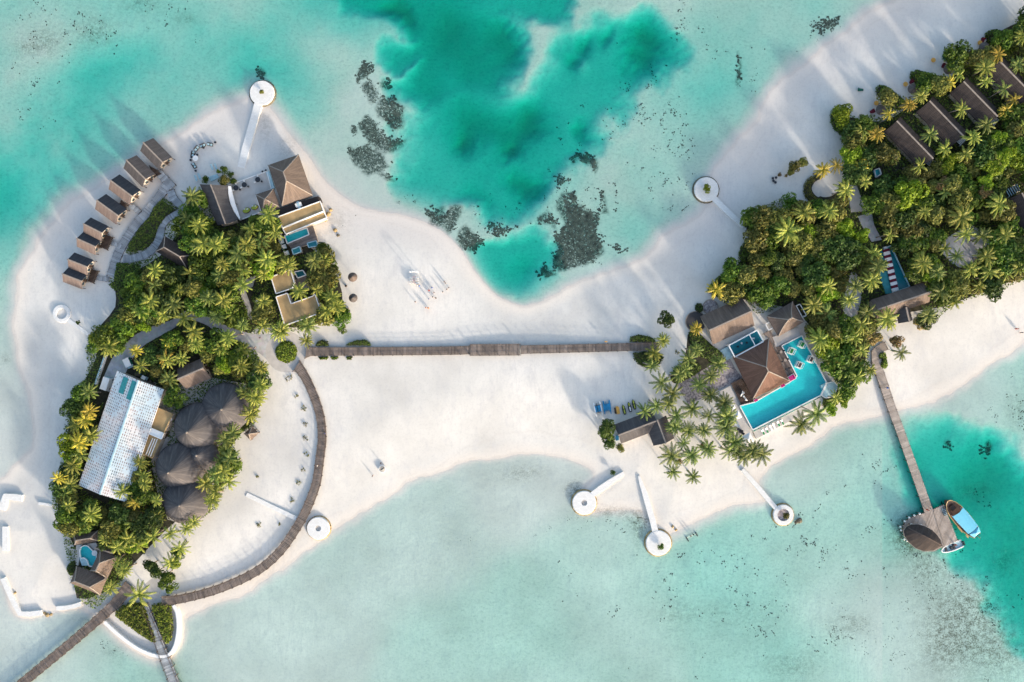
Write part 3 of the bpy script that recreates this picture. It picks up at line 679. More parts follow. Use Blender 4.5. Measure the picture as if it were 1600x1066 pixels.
def walkway(name, label, cat, pts, zt, mat, rail=True, post=3.0, pitch=.45, lat=None, cover_end=None, posts=True, ends=None):
    """pts: (px, py, half width in px); boards laid across the run, side beams, rails and posts"""
    sp = smooth(pts, 8); w3 = []
    for a, b, h in sp:
        p = P(a, b, zt); w3.append((p.x, p.y, h*.2*(CAMZ-zt)/CAMZ))
    d = [0]
    for i in range(1, len(w3)): d.append(d[-1]+math.hypot(w3[i][0]-w3[i-1][0], w3[i][1]-w3[i-1][1]))
    def at(s):
        s = max(0, min(d[-1]-1e-4, s)); i = int(np.searchsorted(d, s, 'right')-1); i = min(i, len(w3)-2)
        f = (s-d[i])/(d[i+1]-d[i]+1e-9); a, b = w3[i], w3[i+1]
        tx, ty = b[0]-a[0], b[1]-a[1]; L = math.hypot(tx, ty)+1e-9
        return Vector((a[0]+(b[0]-a[0])*f, a[1]+(b[1]-a[1])*f, zt)), Vector((tx/L, ty/L, 0)), a[2]+(b[2]-a[2])*f
    m = at(d[-1]/2)[0]; T = thing(name, label, cat, (m.x, m.y, 0)); mb = MB()
    n = int(d[-1]/pitch)
    for i in range(n):
        p0, t0, h0 = at(i*pitch+.03); p1, t1, h1 = at((i+1)*pitch-.03); n0, n1 = Vector((-t0.y, t0.x, 0)), Vector((-t1.y, t1.x, 0))
        j = random.uniform(-.012, .012)
        mb.prism([tuple((p0+n0*h0)[:2]), tuple((p0-n0*h0)[:2]), tuple((p1-n1*h1)[:2]), tuple((p1+n1*h1)[:2])], zt-.1, zt+j)
    part(T, 'deck', mb, M[mat])
    for sg in (-1, 1):
        mb = MB(); rl = MB(); k = int(d[-1]/1.5); prev = None
        for i in range(k+1):
            p, t_, h = at(i*d[-1]/k); q = p+Vector((-t_.y, t_.x, 0))*sg*(h-.12)
            if prev is not None:
                mb.bar(prev-Vector((0,0,.25)), q-Vector((0,0,.25)), .18, .3)
                if rail:
                    for zz in (.4, .8): rl.bar(prev+Vector((0,0,zz)), q+Vector((0,0,zz)), .07, .07)
            prev = q
        part(T, 'beam', mb, M['post'])
        if rail: part(T, 'railing', rl, M['post'])
    if posts:
        s = 0; src = None; mp = MB(); mp.box((0,0,-1.0+(.4 if rail else 0)), (.17,.17,2.2+(.85 if rail else 0)))
        while s <= d[-1]:
            p, t_, h = at(s)
            for sg in (-1, 1):
                q = p+Vector((-t_.y, t_.x, 0))*sg*h
                if src is None:
                    src = mesh_obj('post', mp, M['post'], None); src.parent = T; o_ = src
                else: o_ = src.copy(); COL.objects.link(o_); o_.parent = T
                o_.location = (q.x-m.x, q.y-m.y, zt)
            s += post
    return T
def flat_pool(name, label, poly, zw, floor='pool', rim='white', rimw=.28, group=None, depth=.9):
    q = W(poly, zw); cx = sum(p[0] for p in q)/len(q); cy = sum(p[1] for p in q)/len(q)
    T = thing(name, label, 'pool', (cx, cy, GZ), group)
    mb = MB(); mb.sheet(q, zw-depth); part(T, 'basin_floor', mb, M[floor])
    mb = MB(); n = len(q)
    A = sum(q[i][0]*q[(i+1) % n][1]-q[(i+1) % n][0]*q[i][1] for i in range(n)); qq = q if A > 0 else q[::-1]
    for i in range(n): a, b = qq[i], qq[(i+1) % n]; mb.quad((b[0], b[1], zw-depth), (a[0], a[1], zw-depth), (a[0], a[1], zw+.02), (b[0], b[1], zw+.02))
    part(T, 'basin_wall', mb, M[floor])
    mb = MB(); mb.sheet(q, zw); part(T, 'water', mb, M['poolwater'])
    mb = MB()
    for i in range(n): a, b = q[i], q[(i+1) % n]; mb.bar((a[0], a[1], zw-.12), (b[0], b[1], zw-.12), rimw, .42)
    part(T, 'rim', mb, M[rim]); return T
def path_sheet(name, poly, mat, z=GZ+.004, label=None):
    mb = MB(); mb.sheet(W(poly, z), z); o = mesh_obj(name, mb, M[mat]); return tag(o, label, kind='structure')
# ------------------------------------------------------------------ sheets on the sand
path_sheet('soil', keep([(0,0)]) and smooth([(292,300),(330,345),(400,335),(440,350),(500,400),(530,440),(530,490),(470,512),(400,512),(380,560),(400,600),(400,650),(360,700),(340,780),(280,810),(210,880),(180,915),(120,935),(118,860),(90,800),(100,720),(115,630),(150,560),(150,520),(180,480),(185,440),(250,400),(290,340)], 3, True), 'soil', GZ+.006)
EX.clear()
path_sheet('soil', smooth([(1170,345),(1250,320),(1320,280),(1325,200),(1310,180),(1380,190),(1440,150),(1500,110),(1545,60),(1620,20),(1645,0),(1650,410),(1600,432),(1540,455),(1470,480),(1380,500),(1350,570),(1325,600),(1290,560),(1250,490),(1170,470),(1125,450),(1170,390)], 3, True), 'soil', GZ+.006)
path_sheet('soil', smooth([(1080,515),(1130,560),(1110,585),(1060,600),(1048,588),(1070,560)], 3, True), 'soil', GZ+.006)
A1 = [(198,535),(215,521),(240,509),(268,500),(290,486),(315,490),(345,505),(372,516),(398,522),(425,522),(440,520),(470,527),(477,545),(472,575),(455,582),(430,578),(415,560),(395,545),(371,532),(345,522),(318,506),(292,500),(270,514),(245,528),(225,540),(210,556),(200,575),(188,600),(176,612),(158,606),(166,580),(178,556)]
path_sheet('path', smooth(A1, 3, True), 'paving', GZ+.012, 'grey paved service path through the grove')
ex(A1)
ex([(375,440),(400,432),(400,445),(392,462),(398,490),(388,490),(378,462)])
path_sheet('path', [(378,436),(400,430),(395,448),(384,455),(392,478),(395,500),(389,500),(383,478),(372,455)], 'deckstone', GZ+.012)
C1 = [(1330,425),(1345,440),(1345,470),(1335,500),(1320,498),(1318,470)]; ex(C1); path_sheet('path', smooth(C1, 3, True), 'paving', GZ+.012)
C2 = [(1480,372),(1500,360),(1520,352),(1548,380),(1530,402),(1500,418),(1478,402),(1470,388)]; ex(C2); path_sheet('path', smooth(C2, 3, True), 'paving', GZ+.012)
C3 = [(1322,290),(1338,288),(1350,320),(1354,330),(1330,332),(1326,310)]; ex(C3); path_sheet('path', C3, 'deckstone', GZ+.012)
C4 = [(1340,338),(1362,332),(1366,352),(1378,375),(1362,378),(1345,350)]; ex(C4); path_sheet('path', C4, 'paving', GZ+.012)
RING = [(1270,292),(1280,282),(1295,278),(1307,284),(1310,296),(1300,306),(1286,308),(1275,302)]; ex(RING)
path_sheet('path', smooth(RING, 3, True), 'sand', GZ+.016)
GR = [(1056,601),(1080,589),(1112,570),(1138,556),(1150,578),(1160,590),(1140,602),(1118,612),(1098,622),(1076,633)]; path_sheet('gravel', GR, 'gravel', GZ+.010, 'mauve gravel yard by the pool pavilion')
G2 = [(1140,602),(1118,612),(1136,640),(1152,660),(1158,690),(1178,688),(1186,676),(1172,655),(1155,634)]
path_sheet('path', [(447+32*math.cos(i*.2618), 550+32*math.sin(i*.2618)) for i in range(24)], 'deckstone', GZ+.018, 'round paved turning circle')
ex([(447+30*math.cos(i*.4), 550+30*math.sin(i*.4)) for i in range(16)])
path_sheet('path', [(228+24*math.cos(i*.2618), 916+26*math.sin(i*.2618)) for i in range(24)], 'deckstone', ground(*P(228,916)[:2])+.03, 'round paved landing above the sea wall')
ex([(236+18*math.cos(i*.4), 916+18*math.sin(i*.4)) for i in range(16)])
for c, r in (((1087.5,502.6), 15.5), ((1110,480), 11)):
    T = thing('stone_patio', 'large round grey stone patio with a palm at its edge' if r > 12 else 'small round grey stone patio against the hedge', 'patio', P(*c, GZ)); p = P(*c, GZ+.25)
    mb = MB(); mb.cyl((p.x, p.y, .3), r*.2, GZ-.05, 28); part(T, 'paving', mb, M['gravel'] if r < 12 else M['slate'])
    mb = MB(); mb.lathe((p.x, p.y, GZ), [(r*.2-.02, 0), (r*.2+.2, 0), (r*.2+.2, .32), (r*.2-.02, .32)], 28); part(T, 'kerb', mb, M['ridge'])
    ex([(c[0]+r*math.cos(i*.7), c[1]+r*math.sin(i*.7)) for i in range(9)])

# ------------------------------------------------------------------ beach huts
H = [('dark thatched beach hut at the north end of the row', [(239.4,216),(269,246.2),(248,265.4),(219,235.7)]),
 ('dark thatched beach hut second in the row from the north', [(213.1,242.7),(242.6,272.1),(221.9,292.2),(193,263)]),
 ('bluish shingled beach hut third in the row from the north', [(187.1,272.5),(220,297.6),(202.4,319.6),(169.3,296)]),
 ('bluish shingled beach hut fourth in the row from the north', [(166.1,303.3),(198.8,327.6),(180.8,350.2),(148,327)])]
HG = 'thatched beach huts in a row on the west shore'
for lb, c in H:
    gable('beach_hut', lb, 'hut', c, 2.8, 4.8, roof='thatch_grey' if 'thatched' in lb else 'thatch_tan', roof2=None if 'thatched' in lb else 'slate_blue', group=HG); ex(c)
D2 = [('upper half of the stepped double hut nearest the planked walk', [(141.9,340),(169.6,353.9),(158,377),(130,363)], .3),
 ('lower half of the stepped double hut beside the dark deck', [(130.7,362),(158.9,375.5),(148.6,398),(119.9,386)], 0),
 ('upper half of the southernmost stepped double hut', [(117,395),(146.2,406.6),(136,430),(106,418)], .3),
 ('lower half of the southernmost stepped double hut, last in the row', [(107.9,417),(137.1,428.9),(128,451.7),(98.3,441)], 0)]
for lb, c, dz in D2:
    gable('beach_hut', lb, 'hut', c, 2.7+dz, 4.5+dz, roof='thatch_tan', roof2='slate_blue', group=HG); ex(c)
    T = bpy.data.objects[-1] if False else None
for i, (lb, c) in enumerate([('dark deck in front of the stepped double hut', [(164,366),(177,371),(168,391),(156,386)]), ('dark deck in front of the southernmost double hut', [(142,420),(154.5,424),(146.5,443),(137,439.5)]),
   ('small dark deck between the two northernmost huts', [(233,259),(246,266),(252,272),(240,277)]), ('small dark deck between the third and fourth huts', [(189,313),(201,320),(196,326),(186,319)])]):
    o = W(c, 1.25); T = thing('hut_deck', lb, 'deck', (o[0][0], o[0][1], GZ)); decking(T, c, 1.25, .45, 'wood_dark'); ex(c)
    for k in range(4):
        mb = MB(); p = o[k]; mb.box((p[0], p[1], .9), (.18,.18,.7)); part(T, 'post', mb, M['post'])
    mb = MB(); mb.bar((o[1][0], o[1][1], 2.1), (o[2][0], o[2][1], 2.1), .08); mb.bar((o[1][0], o[1][1], 1.7), (o[2][0], o[2][1], 1.7), .08); part(T, 'railing', mb, M['post'])
# planked walks behind the huts
WG = dict(zt=1.15, mat='wood_grey', rail=False, pitch=.42)
SPINE = [(262,288,7),(245,312,7),(228,334,7),(213,350,7),(201,367,7),(190,385,7),(182,402,7),(172,433,6.5)]
walkway('plank_walk', 'main grey planked walk running behind the beach huts', 'walkway', SPINE, **WG)
walkway('plank_walk', 'short grey planked spur at the north end by the huts', 'walkway', [(248,270,6),(258,281,6),(271,294,6)], 1.16, 'wood_grey', False, pitch=.42)
CURVE = [(266,298,6),(271,310,6),(281,322,6),(277,331,6),(262,341,6),(253,352,6),(250,367,6),(243,384,6),(228,397,6),(208,404,6),(190,405,6)]
walkway('plank_walk', 'curved blue-grey planked walk looping round the hedge', 'walkway', CURVE, 1.17, 'wood_grey', False, pitch=.42)
for lb, c in (('narrow planked link from the stepped double hut', [(175,380,3.5),(184,383,3.5),(190,385,3.5)]), ('narrow planked link from the southernmost hut', [(151,434,3.5),(160,436,3.5),(171,437,3.5)]), ('narrow planked link from the fourth hut', [(203,320,4),(212,327,4),(219,333,4)])):
    walkway('plank_walk', lb, 'walkway', c, 1.18, 'wood_grey', False, pitch=.42)
for c in (SPINE, CURVE, [(248,270,6),(271,294,6)]):
    for i in range(len(c)-1):
        (x0,y0,h0), (x1,y1,_) = c[i], c[i+1]; L = math.hypot(x1-x0, y1-y0); nx_, ny_ = -(y1-y0)/L*h0, (x1-x0)/L*h0
        ex([(x0+nx_,y0+ny_),(x1+nx_,y1+ny_),(x1-nx_,y1-ny_),(x0-nx_,y0-ny_)])
c = [(258,366),(308,402),(292,418),(243,396)]
hip('spa_house', 'long dark thatched house half hidden in palms beside the curved walk', 'house', c, 3.2, 6.0, .5, 'thatch_dark'); ex(c)

# ------------------------------------------------------------------ beach club at the north end
c = [(418.8,258.3),(466.2,241.5),(488.5,304.5),(441,323)]; ex(c)
hip('beach_pavilion', 'big hipped thatched pavilion by the north-east shore', 'pavilion', [c[1],c[2],c[3],c[0]], 3.8, 9.0, .22, 'thatch')
c = [(399.7,304.5),(426.3,294.5),(438,324),(409,333)]; ex(c)
hip('bar_kiosk', 'small pyramid thatched kiosk against the big pavilion', 'kiosk', c, 3.4, 6.0, .02, 'thatch')
# long roof with a curved eave
ze, zr = 3.4, 5.8; wl = [(312,288),(318,302),(325,318),(332,335),(340,352)]; rd = [(329,288.5),(335,303),(341,319),(347,335),(352.5,350)]; el = [(356,290),(355.5,303),(358.5,318),(364.5,331),(373,343)]
a = [P(x, y, ze) for x, y in wl]; b = [P(x, y, zr) for x, y in rd]; d_ = [P(x, y, ze) for x, y in el]
T = thing('lounge_house', 'long grey thatched lounge with a curved eave beside the pale terrace', 'house', (b[2].x, b[2].y, GZ-.05))
mb = MB(); mid = lambda p, q, f: [u.lerp(v, f)-Vector((0,0,.12*math.sin(math.pi*f))) for u, v in zip(p, q)]
roof_faces(mb, [mid(a, b, f) for f in (0,.33,.66,1)]); roof_faces(mb, [mid(d_, b, f) for f in (0,.33,.66,1)]); part(T, 'roof', mb, M['slate'])
mb = MB(); [mb.bar(b[i]+Vector((0,0,.06)), b[i+1]+Vector((0,0,.06)), .35, .14) for i in range(4)]; part(T, 'ridge_cap', mb, M['ridge'])
mb = MB(); mb.prism([(p.x, p.y) for p in [a[0].lerp(b[0], .35), d_[0].lerp(b[0], .35), d_[2].lerp(b[2], .35), d_[4].lerp(b[4], .35), a[4].lerp(b[4], .35)]], GZ-.05, 3.7); part(T, 'wall', mb, M['wall'])
mb = MB(); e = d_[2]; mb.box((e.x-.6, e.y, 1.9), (.1, 2.4, 2.1), .35); part(T, 'door', mb, M['glass'])
ex([(312,288),(356,288),(356,310),(373,343),(352,352),(340,352)])
# crescent awning
cr0 = [(356.5,291),(356.8,303),(360,318),(366,331),(374,343)]; cr1 = [(361,291),(363.5,303),(367.5,318),(372,331),(375.5,342)]
T = thing('shade_awning', 'white crescent awning along the curved eave of the lounge', 'awning', P(362,310,3.2)); p0 = [P(x, y, 3.3) for x, y in cr0]; p1 = [P(x, y, 3.1) for x, y in cr1]
mb = MB(); roof_faces(mb, [p0, p1], .06); part(T, 'canvas', mb, M['white'])
for q in (p1[0], p1[2], p1[4]): mb = MB(); mb.box((q.x, q.y, 2.0), (.1,.1,2.3)); part(T, 'pole', mb, M['post'])
mb = MB(); pA, pB = P(375,342,2.2), P(352,352,2.2); mb.prism([(pA.x,pA.y),(P(366,348.5,2.2).x,P(366,348.5,2.2).y),(pB.x,pB.y),(P(362,344,2.2).x,P(362,344,2.2).y)], 2.9, 3.0); T2 = thing('shade_awning', 'small white awning at the south gable of the lounge', 'awning', pA); part(T2, 'canvas', mb, M['white'])
mb = MB(); mb.box((pA.x,pA.y,1.8),(.1,.1,2.2)); part(T2, 'pole', mb, M['post'])
TER = [(356,290),(417,268),(424,296),(400,305),(408,331),(375,344),(364,318)]; terrace('pale stone terrace between the lounge and the big pavilion', 'terrace', TER, 1.3, curb='white'); ex(TER)
T = terrace('narrow teal boarded strip beside the big pavilion', 'walkway', [(415.5,269),(420.5,267.5),(429,294),(424,296)], 1.34, 'paleblue', 'board_strip')
def table_set(px, py, z, r=.85, top='black', label='round dark table on the pale terrace', chairs=4, cat='table', cm='black', grp=None):
    p = P(px, py, z); T = thing('round_table', label, cat, (p.x, p.y, z), grp)
    mb = MB(); mb.cyl((p.x, p.y, z+.72), r, .06, 20); part(T, 'tabletop', mb, M[top]); mb = MB(); mb.cyl((p.x, p.y, z), .08, .72, 8); mb.cyl((p.x, p.y, z), .35, .05, 12); part(T, 'pedestal', mb, M['post'])
    return T
CH = None
def chair(px, py, z, rz, mat, label, grp=None):
    p = P(px, py, z); T = thing('chair', label, 'chair', (p.x, p.y, z), grp, rz, local=True)
    mb = MB(); mb.box((0,0,.43), (.5,.5,.08)); part(T, 'seat', mb, M[mat]); mb = MB(); mb.box((-.24,0,.72), (.06,.5,.55)); part(T, 'backrest', mb, M[mat])
    for i in (-.21,.21):
        for j in (-.21,.21): mb = MB(); mb.box((i,j,.2), (.05,.05,.4)); part(T, 'leg', mb, M['post'])
    return T
for i, (x, y, w_) in enumerate(((370.2,294.5,'westernmost'), (383,289.7,'middle'), (404,281.7,'easternmost'))):
    table_set(x, y, 1.3, .8, 'black', f'{w_} of the round dark tables on the pale terrace')
    for k in (0, 1, 2):
        a = k*2.1+.4; chair(x+6*math.cos(a), y+6*math.sin(a), 1.3, -a+math.pi, 'white' if k else 'black', f'{["dark","white","white"][k]} chair {["east","south-west","north-west"][k]} of the {w_} round terrace table')
for i, (x, y, w_) in enumerate(((385.7,329.2,'larger'), (398.4,324.4,'smaller'))):
    p = P(x, y, 1.3); T = thing('daybed', f'{w_} oval lime-yellow daybed on the pale terrace', 'daybed', p); mb = MB(); mb.cyl((p.x,p.y,1.3), 1, .35, 22, sx=1.25-.12*i, sy=.85-.1*i, rz=.35); part(T, 'base', mb, M['post'])
    mb = MB(); mb.cyl((p.x,p.y,1.65), 1, .2, 22, .95, sx=1.15-.12*i, sy=.75-.1*i, rz=.35); part(T, 'mattress', mb, M['lime'])
    for s_ in (-.5,.4): mb = MB(); mb.box((p.x+s_, p.y+.35, 1.95), (.5,.25,.22), .3); part(T, 'cushion', mb, M['white'])
for i, (x, y) in enumerate(((411,268.5),(416,266.5))): chair(x, y, GZ, 1.2, 'black', f'dark chair on the sand at the terrace corner, {["western","eastern"][i]} of the two')
# lounge furniture in an arc on the sand
ARC = [(308.3,232.7,'sofa'),(317.8,228,'sofa'),(329,226.4,'sofa'),(302.7,241.1,'sofa'),(309,242.4,'stool'),(298.7,250.7,'stool'),(304.3,259.4,'sofa'),(306.4,267.4,'stool'),(337,223,'stool'),(300,246,'stool')]
SIDE = ['in the upper bend','in the upper bend','at the upper end','in the western bend']
pos = {'sofa':['second from the south end','north side of the bend','at the north-east end','on the west side of the bend','at the south-west end'],'stool':['beside the white table','west of the white table','at the south end','at the north-east end','just south of the bend']}
cnt = {'sofa':0,'stool':0}; pos['sofa'] = ['in the bend of the beach arc','left of the open table in the beach arc'.replace('left','south-west'),'near the top end of the beach arc','beside the white round table of the beach arc','near the bottom of the beach arc']
pos['stool'] = ['against the white round table','on the outer side of the beach arc','at the bottom end of the beach arc','at the top end of the beach arc','just above the outer stool of the arc']
for x, y, k in ARC:
    z = ground(*P(x, y)[:2]); p = P(x, y, z); j = pos[k][cnt[k]]; cnt[k] += 1; rz = math.atan2(533-y-(533-246), x-325)
    if k == 'sofa':
        T = thing('outdoor_sofa', f'dark blue-grey sofa on the sand {j}', 'sofa', p, 'dark lounge seats in an arc on the sand', rz, True)
        mb = MB(); mb.box((0,0,.3), (.95,1.7,.35)); part(T, 'seat', mb, M['black']); mb = MB(); mb.box((.42,0,.65), (.18,1.7,.5)); part(T, 'backrest', mb, M['slate'])
        for s_ in (-.45,.45): mb = MB(); mb.box((-.05,s_,.53), (.6,.6,.14)); part(T, 'cushion', mb, M['paleblue'])
    else:
        T = thing('stool', f'small dark stool {j}', 'stool', p, 'dark lounge seats in an arc on the sand'); mb = MB(); mb.cyl((p.x,p.y,z+.3), .36, .14, 14); part(T, 'seat', mb, M['black']); mb = MB(); mb.cyl((p.x,p.y,z), .2, .3, 10); part(T, 'base', mb, M['post'])
z = ground(*P(307,248)[:2]); table_set(307, 248.3, z, .9, 'white', 'white round table inside the arc of lounge seats'); table_set(318, 231, z, .3, 'black', 'tiny dark side table inside the arc')
def lounger(px, py, z, rz, mat, label, grp=None, towel=None):
    p = P(px, py, z); T = thing('sun_lounger', label, 'sun lounger', (p.x, p.y, z), grp, rz, local=True)
    mb = MB(); mb.box((0,0,.28), (1.95,.7,.06)); part(T, 'frame', mb, M['white'] if mat != 'black' else M['post'])
    mb = MB(); mb.box((-.25,0,.36), (1.3,.62,.1)); part(T, 'mattress', mb, M[mat]); mb = MB(); mb.box((.62,0,.52), (.7,.62,.1), 0, (-.5,'Y')); part(T, 'backrest', mb, M[mat])
    if towel: mb = MB(); mb.box((-.35,0,.425), (.9,.5,.03)); part(T, 'towel', mb, M[towel])
    for i in (-.85,.85):
        for j in (-.28,.28): mb = MB(); mb.box((i,j,.13), (.06,.06,.26)); part(T, 'leg', mb, M['white'])
    return T
for i, (x, y, w_) in enumerate(((332,262,'west'),(338,261,'east'))): lounger(x, y, .78, 1.9, 'paleblue', f'pale sun lounger on the sand north of the bushes, {w_}ern of two', 'pale loungers by the beach lounge')
for i, (x, y, w_) in enumerate(((307,279,'west'),(312.5,276.5,'east'))): lounger(x, y, .78, 1.9, 'paleblue', f'pale sun lounger beside the round bush, {w_}ern of two', 'pale loungers by the beach lounge')
T = terrace('pale blue boarded step between two bushes', 'platform', [(325,277),(339,272),(342,277),(330,284)], 1.1, 'paleblue', 'step_platform')

# ------------------------------------------------------------------ flat-roofed villas with pools
def flatroof(name, label, polys, zt, mat='tan', trim='white', cat='villa', zs=None, group=None):
    q0 = W(polys[0], zt); cx = sum(p[0] for p in q0)/len(q0); cy = sum(p[1] for p in q0)/len(q0)
    T = thing(name, label, cat, (cx, cy, GZ-.05), group)
    for i, po in enumerate(polys):
        z = zt if not zs else zs[i]; q = W(po, z); ex(po)
        m = Vector((sum(p[0] for p in q)/len(q), sum(p[1] for p in q)/len(q))); qi = [tuple(m+(Vector(p)-m)*.96) for p in q]
        mb = MB(); mb.prism(qi, GZ-.05, z-.2); part(T, 'wall', mb, M['wall'])
        mb = MB(); mb.prism(q, z-.198, z); part(T, 'roof', mb, M[mat])
        mb = MB(); n = len(q)
        for k in range(n): a, b = q[k], q[(k+1) % n]; mb.bar((a[0], a[1], z+.05), (b[0], b[1], z+.05), .26, .42)
        part(T, 'parapet', mb, M[trim])
        best = min(range(n), key=lambda k: (q[k][1]+q[(k+1) % n][1])); a, b = Vector(qi[best]), Vector(qi[(best+1) % n]); an = math.atan2((b-a).y, (b-a).x)
        for f, nm in ((.25,'window'),(.5,'door'),(.75,'window')):
            e = a.lerp(b, f); mb = MB(); mb.box((e.x, e.y, GZ+(1.1 if nm == 'door' else 1.5)), (1.4, .14, 2.2 if nm == 'door' else 1.1), an); part(T, nm, mb, M['door' if nm == 'door' else 'glass'])
    return T
flatroof('pool_villa', 'flat tan-roofed villa with white parapets below the big pavilion', [[(435.1,338.8),(500.5,314.9),(506,330),(441.5,356.3)], [(441.8,357.3),(506.2,331),(510.8,340.4),(447,365.9)]], 4.2, zs=[4.2, 3.7])
T = terrace('dark roofed passage between the pavilion and the tan roof', 'passage', [(431,327),(497,306.5),(500,313.8),(435,337.5)], 3.4, 'thatch_dark', 'covered_passage'); ex([(431,327),(497,306.5),(500,313.8),(435,337.5)])
p = P(467,320.5,3.6); T = thing('roof_unit', 'white cross-shaped ventilation unit on the dark passage roof', 'vent', p); mb = MB(); mb.box((p.x,p.y,3.8), (1.9,1.2,.7), .35); part(T, 'housing', mb, M['white']); mb = MB(); mb.box((p.x,p.y,3.75), (.9,2.1,.5), .35); mb.cyl((p.x,p.y,4.16), .4, .1, 12); part(T, 'duct', mb, M['paleblue'])
flat_pool('swimming_pool', 'small rectangular turquoise pool south of the tan roof', [(444.7,368.3),(479.7,356.3),(482.9,366.7),(448.6,381)], 1.9)
dk = [(479.7,356.3),(489,353),(497,377),(456,391),(452,384),(448.6,381),(482.9,366.7)]
T = thing('pool_deck', 'brown boarded deck around the small rectangular pool', 'deck', P(480,372,1.6)); decking(T, dk, 1.85, .35, 'wood_brown'); ex([(444,366),(490,352),(498,378),(455,396)])
mb = MB(); q = W(dk, 1.7); mb.prism([tuple(p) for p in q], GZ-.1, 1.72); part(T, 'base', mb, M['wall'])
for i, (x, y, w_) in enumerate(((438,371,'north'),(440.5,378,'middle'),(444,386,'south'),(448,396,'southernmost'))):
    p = P(x, y, GZ); T = thing('daybed', f'white square daybed west of the small pool, {w_} of the four', 'daybed', p, 'white daybeds beside the small pool'); mb = MB(); mb.box((p.x,p.y,GZ+.3), (1.5,1.3,.5), .35); part(T, 'base', mb, M['paleblue']); mb = MB(); mb.box((p.x,p.y,GZ+.62), (1.3,1.1,.14), .35); part(T, 'mattress', mb, M['white']); mb = MB(); mb.box((p.x-.5,p.y+.2,GZ+.78), (.3,.9,.2), .35); part(T, 'pillow', mb, M['white'])
for c, w_ in (([(480.2,380.3),(493.8,376.3),(497,384.3),(482.6,387)],'eastern'), ([(456.3,390),(468.3,385.3),(470.9,393.5),(458.7,398)],'western')):
    flatroof('bath_house', f'{w_} teal-topped little bath house south of the small pool', [c], 3.0, 'teal', 'paleblue', 'bath house')
flatroof('pool_villa', 'L-shaped tan flat roof among palms on the east side', [[(431.6,464),(449.1,458.4),(455,474.8),(489,463),(492.2,459),(501.8,488.7),(445.2,508.6)]], 4.2)
flatroof('pool_villa', 'square tan flat roof north of the L-shaped roof', [[(423.6,432.9),(454,421.5),(460,442),(457.1,450.4),(431.6,459)]], 3.9)
T = thing('pool_deck', 'grey-brown boarded deck beside the square tan roof', 'deck', P(470,440,1.6)); dk = [(461,436),(478,431),(482,442),(486,452),(458,457)]; decking(T, dk, 1.6, .35, 'wood_brown'); ex([(455,420),(478,420),(487,452),(457,458)])
flat_pool('swimming_pool', 'small dark teal plunge pool beside the square tan roof', [(460,425),(473,422.5),(478,430),(465,434.5)], 1.9, 'pool_dark')
flatroof('store_room', 'tiny tan-roofed store among the palms', [[(400,471),(412.5,464),(416,470),(404,477)]], 3.2, cat='store')
for i, (x, y) in enumerate(((500,475),(503,480))): chair(x, y, GZ, .3, 'white', f'white garden chair by the L-shaped roof, {["northern","southern"][i]} one')

# ------------------------------------------------------------------ barn and service yard
bc = [(183.6,579.7),(255.4,608.4),(196,789),(123.4,758.4)]
c4 = [bc[0], bc[3], (161.7+31,787), bc[1]]; c4 = [(183.6,579.7),(123.4,757.4),(164,789),(255.4,608.4)]
# measured eaves: the two long sides run from north-east to south-west
ze, zr = 5.2, 6.4
a0, a1 = P(183.6,579.7,ze), P(123.4,758.4,ze); b0, b1 = P(255.4,608.4,ze), P(190,786,ze); b1 = b0+(a1-a0)*.985
r0, r1 = (a0+b0)/2, (a1+b1)/2; r0.z = r1.z = zr
T = thing('service_barn', 'long worn white-roofed barn with slotted sheeting and two dark skylights', 'barn', ((r0.x+r1.x)/2, (r0.y+r1.y)/2, GZ-.05))
mb = MB()
for e0, e1 in ((a0, a1), (b0, b1)): roof_faces(mb, [seg(e0.lerp(r0, f), e1.lerp(r1, f), 10) for f in (0, .5, 1)], .15)
part(T, 'roof', mb, M['barn'])
mb = MB(); mb.bar(r0+Vector((0,0,.05)), r1+Vector((0,0,.05)), .45, .1); part(T, 'ridge_cap', mb, M['paleblue'])
for e0, e1 in ((a0, a1), (b0, b1)):
    mb = MB(); mb.bar(e0-Vector((0,0,.12)), e1-Vector((0,0,.12)), .22, .2); part(T, 'gutter', mb, M['white'])
def inward(p, f=.95): c_ = (a0+a1+b0+b1)/4; q = c_+(p-c_)*f; return (q.x, q.y)
mb = MB(); mb.prism([inward(a0,.96), inward(a1,.96), inward(b1,.96), inward(b0,.96)], GZ-.05, 4.9); part(T, 'wall', mb, M['wall'])
def onroof(u, v, dz=.06):  # u along 0..1, v across 0..1
    L = a0.lerp(a1, u); R = b0.lerp(b1, u); p = L.lerp(R, v); p.z = ze+(zr-ze)*(1-abs(v-.5)*2)+dz; return p
for u0, u1, v0, v1 in ((.02,.16,.17,.285), (.02,.18,.375,.485)):
    mb = MB(); mb.quad(onroof(u0,v0), onroof(u1,v0), onroof(u1,v1), onroof(u0,v1)); mb.quad(onroof(u0,v0,.02), onroof(u0,v1,.02), onroof(u1,v1,.02), onroof(u1,v0,.02)); part(T, 'skylight', mb, M['teal'])
e = a0.lerp(a1, .3); 
for f in (.2,.5,.8):
    e = a0.lerp(a1, f); e = Vector((*inward(e, .962), 0)); mb = MB(); mb.box((e.x, e.y, 2.2), (.1, 2.6, 2.8), math.atan2((a1-a0).y,(a1-a0).x)+math.pi/2); part(T, 'door', mb, M['door'])
ex([(180,576),(258,606),(258,640),(205,738),(188,748),(166,788),(120,760)])
flatroof('kitchen_annex', 'tan flat-roofed annex touching the barn, north of the white strip', [[(245.8,637.1),(269.7,646.7),(256.5,676),(232.8,667)]], 4.4, trim='tan', cat='annex')
flatroof('kitchen_annex', 'tan flat-roofed annex with pale slats, south of the white strip', [[(229.6,677.5),(251.5,687),(238,716),(216.7,705.5)]], 4.2, trim='tan', cat='annex')
T = bpy.data.objects['kitchen_annex.001']
